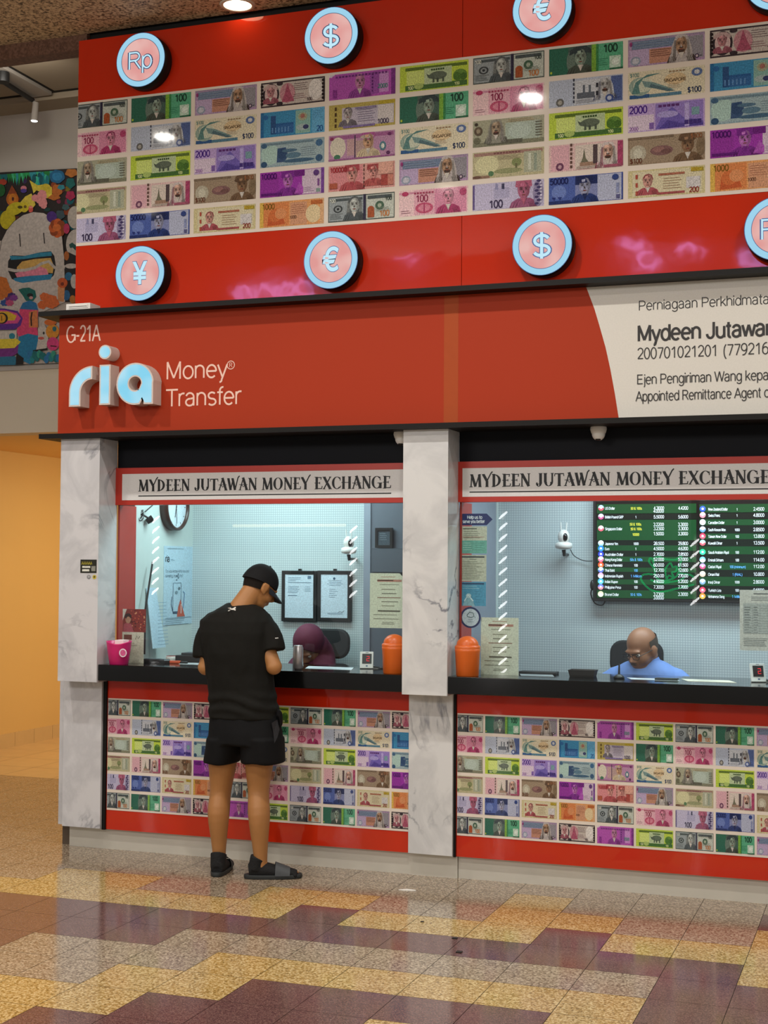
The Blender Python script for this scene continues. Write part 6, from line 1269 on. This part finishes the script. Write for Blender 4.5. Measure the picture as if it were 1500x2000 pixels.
def hand(q, wrist, d, palm_n, side, s=1.0, curl=.5):
    """palm with five bent fingers; d: pointing direction, palm_n: out of the palm, side: +1 thumb on the d x n side"""
    d = Vector(d).normalized(); n = Vector(palm_n); n = (n-d*n.dot(d)).normalized(); t = d.cross(n)*side
    w = Vector(wrist)
    q.tube([w-d*.02*s, w+d*.02*s, w+d*.055*s, w+d*.088*s], [(.028*s,.021*s), (.034*s,.018*s), (.042*s,.016*s), (.039*s,.013*s)], 14, side=t, sub=2)
    for i, (off, L) in enumerate(((.030, .068), (.010, .077), (-.010, .072), (-.029, .056))):
        p = w+d*.080*s+t*off*s; pts = [p-d*.012*s]; a = 0; dirv = d
        for k, f in enumerate((.45, .32, .23)):
            a += curl*(.5+.4*k); dirv = (d*math.cos(a)+n*math.sin(a)); p = p+dirv*L*f*s; pts.append(p)
        q.tube(pts, [.0092*s, .0088*s, .0080*s, .0066*s], 10, sub=2)
    p = w+d*.018*s+t*.026*s; v = (d*.55+t*.75+n*.25).normalized(); p1 = p+v*.034*s; v2 = (d*.85+t*.30+n*.4*curl).normalized(); p2 = p1+v2*.030*s; p3 = p2+(d*.8+n*.5*curl).normalized()*.022*s
    q.tube([p, p1, p2, p3], [.013*s, .0115*s, .0100*s, .0078*s], 10, sub=2)

# ---- the customer in black, seen from behind
SK1 = skinmat('warm_skin', 'a87442', '')
M_TEE = mat('black_jersey', '12110d', .85, spec=.25, var=.25, scale=5, bump=.25, bscale=10); M_SHORT = mat('black_shorts_fabric', '08080a', .8, spec=.25, var=.2, scale=6, bump=.2, bscale=9)
M_CAP = mat('black_cap_cotton', '0b0b0d', .8, spec=.3, var=.15, scale=30); M_SOCK = mat('black_sock_knit', '0c0c0d', .85, bump=.2, bscale=120); M_SOLE = mat('dark_sandal_rubber', '262a2a', .6); M_STRAP = mat('grey_sandal_strap', '45484a', .7, var=.1, scale=60)
YP = -.33
hx = at(480, 1705, YP)
man = thing('person', 'person in black cap, t-shirt and shorts standing at the first counter, back turned', 'person', (hx.x, YP, 0))
def A(px, py, Y=YP): return at(px, py, Y)
sc_ = (A(481, 1300)-A(480, 1300)).length
hR = Matrix.Rotation(math.radians(-38), 3, 'Z') @ Matrix.Rotation(math.radians(-34), 3, 'X')     # turned to the side and looking down
hc_ = A(508, 1146, -.24)
body = MB(); HP = head_blobs(body, hc_, hR, .98)
nb = A(466, 1196, -.33)
body.tube([nb-Z_*.06, nb, (nb*.45+HP(0, -.03, -.05)*.55), HP(0, -.022, -.02)], [(.075,.07), (.066,.060), (.058,.056), (.058,.06)], 20, side=X_, sub=3)
body.tube([A(466,1212,-.33), A(466,1320,-.33), A(477,1420,-.33)], [(.11,.08), (.12,.085), (.135,.10)], 20, side=X_, sub=4)
# legs: hip, knee, calf, ankle
def leg(hip, knee, calf, ank, foot_d, hl):
    body.tube([hip, (hip+knee)/2, knee, calf, (calf*.35+ank*.65), ank, ank-Z_*.05], [(.088,.092), (.074,.080), (.055,.064), (.057,.064), (.041,.047), (.034,.040), (.036,.042)], 20, side=X_, sub=4)
    f = Vector(foot_d).normalized(); a = Vector((ank.x, ank.y, .045)); s_ = Vector((f.y, -f.x, 0))
    body.tube([a-f*.055, a, a+f*.08-Z_*.012, a+f*.15-Z_*.020, a+f*.185-Z_*.022], [(.028,.028), (.036,.040), (.040,.030), (.043,.021), (.030,.014)], 16, side=s_, sub=3)
    for i in range(5):
        p = a+f*(.170-.007*abs(i-1))+s_*(.034-.017*i)*hl-Z_*.024; body.tube([p, p+f*(.028-.003*i)], [.011-.001*i, .009-.001*i], 10); body.ball(p+f*(.028-.003*i), .009-.0008*i)
    return a, f, s_
lankle = A(428, 1668, -.335); rankle = A(509, 1680, -.345)
la, lf_, ls = leg(A(438,1440), A(431,1545,-.32), A(427,1588,-.345), lankle, (-.26, .96, 0), 1)
ra_, rf_, rs_ = leg(A(507,1440), A(505,1545,-.32), A(506,1592,-.35), rankle, (.90, .43, 0), -1)
# arms: shoulder, elbow, wrist, hand on the counter edge
def arm(sh, el, wr, d, nrm, side):
    body.tube([sh, (sh+el)/2, el], [(.036,.038), (.044,.046), (.040,.042)], 16, sub=2)
    body.tube([el, (el*.7+wr*.3), wr, wr+(wr-el).normalized()*.02], [(.041,.042), (.041,.040), (.029,.025), (.027,.022)], 16, sub=3)
    hand(body, wr, d, nrm, side, .95, .35)
    body.ball(el, (.043, .043, .043))
lw = Vector((A(420,1300,-.10).x, -.14, 1.13)); rw = Vector((A(510,1300,-.10).x, -.14, 1.13))
arm(A(420,1238,-.33), A(402,1303,-.36), lw, (.45, .9, .06), (.3, -.1, -.9), 1)
arm(A(508,1234,-.33), A(535,1302,-.36), rw, (-.5, .85, .06), (-.3, -.1, -.9), -1)
fuse(body, 'body', SK1, man, .0055, 4)
eyes(HP, hR, .98, man, SK1)
# phone held at the counter
# hair under the cap
q = MB(); rings = []
for j in range(7):
    zz_ = .020-.048*j/6; rr = []
    for k in range(25):
        a = math.radians(172+196*k/24); rr.append(HP((.0765-.009*j/6)*math.cos(a), -.012+(.0945-.020*j/6)*math.sin(a), zz_-.018*max(0, -math.sin(a))))
    rings.append(rr)
q.loft(rings, closed=False, cap=False); q.build('hair', mat('short_dark_hair', '19130f', .85, spec=.2, var=.4, scale=80), man)
# cap: dome, band and brim
q = MB(); rings = []
for j in range(13):
    th = math.pi/2*j/12; r = math.cos(th); z = .022+.100*math.sin(th)
    rings.append([HP((.0825*r+.0008)*math.cos(a), -.012+(.1035*r+.0008)*math.sin(a), z-.030*((1-math.sin(a))*.5)**2*(1-j/12)**4) for a in [2*math.pi*k/40 for k in range(40)]])
q.loft(rings); q.ball(HP(0, -.010, .123), .007); cp = q.build('cap', M_CAP, man)
q = MB(); top = []; bot = []
for i in range(9):
    u = i/8; ra = []; rb = []
    for k in range(17):
        a = math.radians(18+144*k/16); ext = 1+.78*u*max(0, math.sin(a))**.9
        x = .079*math.cos(a)*(1+.10*u); y = -.010+.097*math.sin(a)*ext; z = .018-.020*u-.020*(math.cos(a)**2)*(.6+.4*u)
        ra.append(HP(x, y, z)); rb.append(HP(x, y, z-.004))
    top.append(ra); bot.append(rb)
q.loft(top, closed=False, cap=False); q.loft([r[::-1] for r in bot], closed=False, cap=False); q.loft([top[-1], bot[-1]], closed=False, cap=False); q.build('brim', mat('cap_brim', '1c2028', .5), cp)
q = MB(); f = Fr(HP(0, -.108, .022), hR @ Vector((-1, 0, 0)), hR @ Vector((0, .35, 1)))
q.line(f, arcp((0, 0), .020, 20, 160, 10), .004, 'b8b6ae', d=.004); q.line(f, arcp((0, -.002), .011, 20, 160, 8), .003, '8a8880', d=.0042); q.build('strap', M_PRINT, cp)
# t-shirt
tee = MB(); rings = []
for py, l, r, d, yo in ((1178,446,496,.060,-.30),(1188,428,511,.082,-.32),(1199,408,524,.100,-.332),(1212,394,531,.115,-.34),(1235,393,531,.125,-.345),(1275,400,529,.128,-.345),(1315,406,530,.122,-.34),(1345,411,533,.122,-.335),(1375,413,540,.128,-.335),(1402,412,543,.130,-.33)):
    a, b_ = A(l, py, yo), A(r, py, yo); c = (a+b_)/2; w_ = (b_-a).length/2*1.0
    rings.append([Vector((c.x+w_*math.copysign(abs(math.cos(t_))**.85, math.cos(t_)), yo+d*math.copysign(abs(math.sin(t_))**.85, math.sin(t_)), c.z)) for t_ in [2*math.pi*k/40 for k in range(40)]])
tee.loft(rings)
tee.tube([A(440,1222,-.335), A(412,1230,-.335), A(401,1255,-.34), A(398,1284,-.35)], [(.050,.07), (.058,.070), (.057,.064), (.054,.060)], 18, sub=3, side=X_)
tee.tube([A(490,1216,-.335), A(515,1225,-.335), A(530,1248,-.34), A(535,1271,-.35)], [(.050,.07), (.060,.070), (.060,.064), (.058,.062)], 18, sub=3, side=X_)
def wrinkle(co, no):
    z = co.z; k = .0
    # folds gathered at the small of the back, and drag lines from the shoulder blades
    g = math.exp(-((z-.90)/.055)**2)
    k += .0055*g*math.sin(95*z+9*co.x+2.2*math.sin(14*co.x))
    g2 = math.exp(-((z-1.13)/.16)**2)
    k += .0035*g2*math.sin(26*co.x*1.4+10*z+1.5*math.sin(9*z))
    k += .0065*noise.noise(Vector((co.x*13, co.y*13, co.z*5)))+.003*noise.noise(Vector((co.x*30+5, co.y*30, co.z*14)))
    return co + no*k
fuse(tee, 't_shirt', M_TEE, man, .006, 5, wrinkle)
f = Fr(A(452, 1190, -.45), X_, Z_); c_ = A(453, 1190, -.435)
ts = [o for o in bpy.data.objects if o.name == 't_shirt'][0]
def on_back(px, py):
    o = CAM; d = _dir(px, py).normalized(); ok, loc, nor, i = ts.ray_cast(ts.matrix_world.inverted() @ o, d)
    return (ts.matrix_world @ loc, nor) if ok else (A(px, py, -.46), Vector((0, -1, 0)))
def decal(pts_list, col, name, label):
    q = MB()
    for pts in pts_list:
        P = [on_back(*p) for p in pts]; q.add([p+n*.0018 for p, n in P], [tuple(range(len(P)))], 0, lin(col))
    q.build(name, M_PRINT, ts, label=label)
decal([[(445,1187.2),(450,1187),(453,1189.2),(456,1188),(460,1185.6),(461,1188),(458,1191),(461,1190.4),(460,1193),(456,1191.6),(452,1191.4),(448,1194),(445,1194.4),(447,1191.5),(449.5,1190.6),(446.5,1189.4)]], 'd8d4cc', 'back_logo', 'small white emblem under the collar')
decal([[(537,1246),(543,1245.4),(543.4,1247),(537.4,1247.4)]], 'c8c6c0', 'sleeve_mark', 'small white mark on the sleeve')
# shorts: waist ring, then one wide tube per leg
sh = MB(); rings = []
for py, l, r, d in ((1385,416,540,.112),(1400,413,544,.125),(1430,411,549,.136),(1452,409,551,.138)):
    a, b_ = A(l, py), A(r, py); c = (a+b_)/2; w_ = (b_-a).length/2
    rings.append([Vector((c.x+w_*math.copysign(abs(math.cos(t_))**.85, math.cos(t_)), YP+d*math.sin(t_), c.z)) for t_ in [2*math.pi*k/40 for k in range(40)]])
sh.loft(rings)
def sleg(p):
    rings = []
    for py, l, r, d in p:
        a, b_ = A(l, py), A(r, py); c = (a+b_)/2; w_ = (b_-a).length/2
        rings.append([Vector((c.x+w_*math.copysign(abs(math.cos(t_))**.85, math.cos(t_)), YP+d*math.sin(t_), c.z)) for t_ in [2*math.pi*k/36 for k in range(36)]])
    sh.loft(rings)
sleg([(1440,409,480,.130),(1460,407,474,.126),(1484,404,464,.122),(1489,404.5,463,.120)])
sleg([(1440,474,551,.130),(1460,476,552,.126),(1484,475,553,.122),(1489,476,552,.120)])
def sfold(co, no): return co+no*(.0035*math.sin(46*co.x+6*co.z)*math.exp(-((co.z-.62)/.12)**2))
fuse(sh, 'shorts', M_SHORT, man, .006, 9, sfold)
ss = [o for o in bpy.data.objects if o.name == 'shorts'][0]
def on_shorts(px, py):
    o = CAM; d = _dir(px, py).normalized(); ok, loc, nor, i = ss.ray_cast(ss.matrix_world.inverted() @ o, d)
    return (ss.matrix_world @ loc, nor) if ok else (A(px, py, -.40), Vector((0, -1, 0)))
q = MB(); P = [on_shorts(*p) for p in ((531,1412),(541,1405),(545,1425),(541,1440),(535,1452),(533,1432))]; q.add([p+n*.0035 for p, n in P], [tuple(range(len(P)))], 0); q.build('side_panel', mat('charcoal_mesh', '262629', .8, bump=.2, bscale=200), ss, label='charcoal mesh side panel')
q = MB(); a = A(546,1394,-.33); q.tube([A(541,1392,-.36), A(548,1396,-.34), A(549,1415,-.33), A(546,1419,-.33)], [(.004,.018), (.004,.02), (.004,.018), (.003,.012)], 10, sub=3, side=X_); q.build('waist_flap', M_SHORT, ss)
# socks and open-toed sandals
def shoe(a, f, s_, nm):
    g = MB()
    g.tube([a-f*.062-Z_*.004, a-f*.01, a+f*.07-Z_*.010, a+f*.15-Z_*.018, a+f*.19-Z_*.022], [(.032,.034), (.041,.046), (.045,.035), (.047,.025), (.034,.017)], 18, side=s_, sub=3)
    g.tube([a-f*.022+Z_*.0, a-f*.016+Z_*.045, a-f*.010+Z_*.062], [(.040,.048), (.041,.047), (.043,.050)], 18, side=X_, sub=2)
    for i in range(5): g.ball(a+f*(.188-.008*abs(i-1.2))+s_*(.034-.017*i)-Z_*.028, .0125)
    fuse(g, 'sock', M_SOCK, man, .005, 2)
    out = []
    for k in range(36):
        t_ = 2*math.pi*k/36; u = math.cos(t_); v = math.sin(t_); w_ = .050+.006*u; out.append((.066+.152*u, w_*math.copysign(abs(v)**.7, v)))
    fr = Fr(Vector((a.x, a.y, 0)), f, Vector((-f.y, f.x, 0))); n = len(out)
    q = MB(); q.loft([[fr.p(x*kx, y*ky, z) for x, y in out] for z, kx, ky in ((.001,.98,.96),(.006,1,1),(.018,1,1),(.022,.985,.97))]); s0 = q.build('sandal_sole', M_SOLE, man)
    q = MB(); rings = []
    for i in range(7):
        u = .075+.075*i/6; h = .066-.030*i/6; rr = []
        for k in range(15):
            t_ = math.pi*k/14; rr.append(fr.p(u+.004*math.sin(t_), .0535*math.cos(t_), .018+h*math.sin(t_)**.8))
        rings.append(rr)
    q.loft(rings, closed=False, cap=False); q.loft([[p+(p-Vector((a.x, a.y, .02))).normalized()*-.002 for p in r][::-1] for r in rings], closed=False, cap=False); q.build('sandal_strap', M_STRAP, s0)
shoe(la, lf_, ls, 'l'); shoe(ra_, rf_, rs_, 'r')

# ---- office chairs behind the counters
M_CHAIR = mat('black_chair_mesh', '17191b', .75, var=.2, scale=60)
def rounded(w, h, r, n=6):
    P = []
    for cx, cy, a0 in ((w-r, h-r, 0), (-w+r, h-r, 90), (-w+r, r, 180), (w-r, r, 270)):
        P += arcp((cx, cy), r, a0, a0+90, n)
    return P
def chair(cx, cy, label, ztop, w, hh, armx):
    t = thing('office_chair', label, 'chair', (cx, cy, 0))
    q = MB(); f = Fr((cx, cy+.17, ztop-hh), X_, Vector((0, .08, 1))); q.prism(f, rounded(w, hh, .07), -.02, .02); q.build('backrest', M_CHAIR, t, bevel=.012)
    q = MB(); f = Fr((cx, cy+.18, ztop-hh-.34), X_, Vector((0, .02, 1))); q.prism(f, rounded(w*1.05, .31, .06), -.02, .02); q.build('lumbar_rest', M_CHAIR, t, bevel=.012)
    q = MB(); q.tube([Vector((cx, cy+.205, ztop-hh*.5)), Vector((cx, cy+.22, ztop-hh-.3)), Vector((cx, cy+.1, .43))], .014, 10, sub=3); q.build('back_support', M_DARK, t)
    q = MB(); f = Fr((cx, cy-.20, .44), X_, Y_); q.prism(f, rounded(.23, .40, .08), 0, .07); q.build('seat', M_CHAIR, t, bevel=.015)
    for k in (-1, 1):
        q = MB(); x = cx+armx*k; q.tube([Vector((cx+.2*k, cy, .46)), Vector((x, cy, .55)), Vector((x, cy+.02, .66))], .014, 8); q.tube([Vector((x, cy-.12, .67)), Vector((x, cy+.12, .67))], [(.03,.015), (.03,.015)], 10, side=X_); q.build('armrest', M_DARK, t)
    q = MB(); q.tube([Vector((cx, cy, .06)), Vector((cx, cy, .44))], .025, 12); q.build('post', M_DARK, t)
    for k in range(5):
        a = math.radians(72*k+20); q = MB(); e = Vector((cx+.22*math.cos(a), cy+.22*math.sin(a)*.8, .055)); q.tube([Vector((cx, cy, .08)), e], [.02, .014], 8); b_ = q.build('base_arm', M_DARK, t); q = MB(); q.ball(e-Z_*.028, .026); q.build('caster', M_DARK, b_)

# ---- the woman in the hijab
def sitting(name, label, cx, cy, seat, skin, head_c, hR_, s, drop, jaw=1.0, sw=.19):
    t = thing('person', label, 'person', (cx, cy, 0))
    q = MB(); P = head_blobs(q, head_c, hR_, s, jaw)
    sh = Vector((cx, cy+.02, head_c.z-drop)); hip = Vector((cx, cy+.05, seat+.115))
    q.tube([sh-Z_*.04, sh+Z_*.03, P(0, -.03, -.05), P(0, -.02, -.01)], [(.075,.065), (.058,.055), (.055,.055), (.055,.06)], 18, side=X_, sub=3)
    q.tube([sh, sh-Z_*.15, hip], [(sw*.75,.09), (sw*.72,.105), (.15,.11)], 20, side=X_, sub=3)
    for k in (-1, 1):
        S0 = sh+Vector((sw*.92*k, 0, -.09)); E0 = Vector((cx+(sw+.04)*k, cy-.02, seat+.22)); W0 = Vector((cx+.10*k, cy-.14, seat+.32))
        q.tube([S0, (S0+E0)/2, E0], [.036, .043, .038], 14, sub=3); q.tube([E0, W0], [.039, .026], 14); q.ball(E0, .039)
        hand(q, W0, (-.55*k, -.8, -.1), (-.2*k, 0, -1), k, .92, .5)
        q.tube([hip+Vector((.08*k, 0, 0)), Vector((cx+.10*k, cy-.20, seat+.075)), Vector((cx+.10*k, cy-.22, .28)), Vector((cx+.10*k, cy-.17, .07))], [.08, .066, .055, .04], 14, sub=3)
        q.tube([Vector((cx+.10*k, cy-.14, .045)), Vector((cx+.10*k, cy-.27, .035))], [(.036,.036), (.04,.026)], 12, side=X_)
    fuse(q, 'body', skin, t, .007, 4)
    eyes(P, hR_, s, t, skin)
    return t, P, sh, hip
SK2 = skinmat('tan_skin', '8f6248', '')
wc = at(607, 1262, .60)
chair(wc.x-.05, .71, 'black office chair behind the woman in the hijab', at(600, 1227, .88).z, .185, .18, .31)
hR2 = Matrix.Rotation(math.radians(180-8), 3, 'Z') @ Matrix.Rotation(math.radians(-50), 3, 'X')
M_HIJ = mat('maroon_hijab_cloth', '5e2038', .8, var=.15, scale=8, bump=.2, bscale=14)
t2, P2, sh2, hip2 = sitting('person', 'woman in a maroon hijab seated behind the first counter with her head bowed', wc.x, .60, .51, SK2, wc+Vector((0, -.02, 0)), hR2, .95, .165, .9, .16)
q = MB()
q.ball(P2(0, -.020, .030), (.092, .104, .102), n=24, m=16, R=hR2); q.ball(P2(0, -.050, -.045), (.088, .070, .10), n=20, m=12, R=hR2)
q.tube([P2(0, -.03, -.02), P2(0, -.02, -.12)+Z_*0, sh2+Z_*.01, sh2-Z_*.13, hip2], [(.090,.085), (.105,.095), (.17,.115), (.20,.130), (.20,.14)], 26, side=X_, sub=4)
for k in (-1, 1): q.tube([sh2+Vector((.14*k, 0, -.04)), Vector((wc.x+.21*k, .59, .74)), Vector((wc.x+.16*k, .49, .77))], [.075, .062, .052], 14, sub=3)
def facecut(co, no):
    # the opening round the face: cloth pushed back behind the cheeks
    l = hR2.transposed() @ (co-(wc+Vector((0, -.02, 0))))
    if l.y > .02 and abs(l.x) < .066 and -.105 < l.z < .068:
        k = 1-min(1, math.hypot(l.x/.066, (l.z+.018)/.086)); k = min(1, k*2.2)
        return co - (hR2 @ Vector((0, 1, 0)))*k*.075
    return co
fuse(q, 'hijab', M_HIJ, t2, .007, 4, facecut)

# ---- the man in the blue shirt
SK3 = skinmat('brown_skin', '9a6b50', '')
mc = at(1254, 1268, .55)
chair(at(1243, 1280, .88).x, .71, 'black office chair behind the man in the blue shirt', at(1240, 1251, .88).z, .15, .20, .33)
hR3 = Matrix.Rotation(math.radians(180-30), 3, 'Z') @ Matrix.Rotation(math.radians(-24), 3, 'X')
t3, P3, sh3, hip3 = sitting('person', 'balding man with glasses and blue polo shirt, behind the second counter', mc.x+.015, .58, .51, SK3, mc, hR3, 1.0, .095, 1.05, .19)
q = MB(); rings = []
for j in range(9):
    zz_ = .052-.075*j/8; rr = []
    for k in range(29):
        a = math.radians(165+210*k/28); bul = 1.02+.0*j; rr.append(P3((.0775)*math.cos(a)*bul*math.sqrt(max(.1, 1-((zz_-.034)/.12)**2)), -.012+.0965*math.sin(a)*math.sqrt(max(.1, 1-((zz_-.034)/.12)**2)), zz_))
    rings.append(rr)
q.loft(rings, closed=False, cap=False); q.build('hair', mat('greying_hair', '4a4038', .8, var=.5, scale=120), t3)
q = MB()
for k in (-1, 1):
    c = P3(.031*k, .098, .000); u, v = hR3 @ X_, hR3 @ Z_
    pts = [c+u*(.024*math.cos(a))+v*(.016*math.sin(a)) for a in [2*math.pi*i/20 for i in range(21)]]
    q.tube(pts, .0016, 6); q.tube([c+u*.024*k+v*.006, P3(.076*k, .05, .008), P3(.080*k, -.01, .004)], .0018, 6)
    q.tube([c+u*.024*-1+v*.015, c+v*.017, c+u*.024+v*.015], .0024, 6)
q.tube([P3(-.008, .099, .004), P3(0, .104, .007), P3(.008, .099, .004)], .0018, 6); q.build('glasses', mat('dark_spectacle_frame', '1a1412', .3), t3)
q = MB(); q.ball(P3(0, .094, -.045), (.020, .006, .005), R=hR3); q.build('moustache', mat('grey_moustache', '5a4a40', .8), t3)
M_BLUE = mat('blue_polo_cotton', '6f8fce', .8, var=.12, scale=10, bump=.2, bscale=16)
q = MB(); cx = mc.x+.015
q.tube([sh3+Z_*.035, sh3+Z_*.01, sh3-Z_*.05, sh3-Z_*.18, hip3], [(.072,.068), (.130,.090), (.205,.110), (.200,.128), (.18,.135)], 28, side=X_, sub=4)
for k in (-1, 1): q.tube([sh3+Vector((.11*k, 0, -.045)), sh3+Vector((.190*k, -.01, -.085)), sh3+Vector((.236*k, -.03, -.235))], [.052, .066, .064], 16, sub=3)
fuse(q, 'polo_shirt', M_BLUE, t3, .007, 4, lambda co, no: co+no*.003*math.sin(30*co.x+22*co.z))
q = MB(); ca = []; cb = []
for i in range(25):
    a = math.radians(-68+316*i/24); r0 = Vector((.064*math.cos(a), .060*math.sin(a), 0)); ca.append(sh3+r0+Z_*(.062-.012*(1-math.sin(a)))); cb.append(sh3+r0*1.42+Z_*(.022-.020*(1-math.sin(a))))
q.loft([ca, cb], closed=False, cap=False); q.loft([[p+Z_*.003 for p in cb], [p+Z_*.003 for p in ca]], closed=False, cap=False); q.build('collar', M_BLUE, t3)
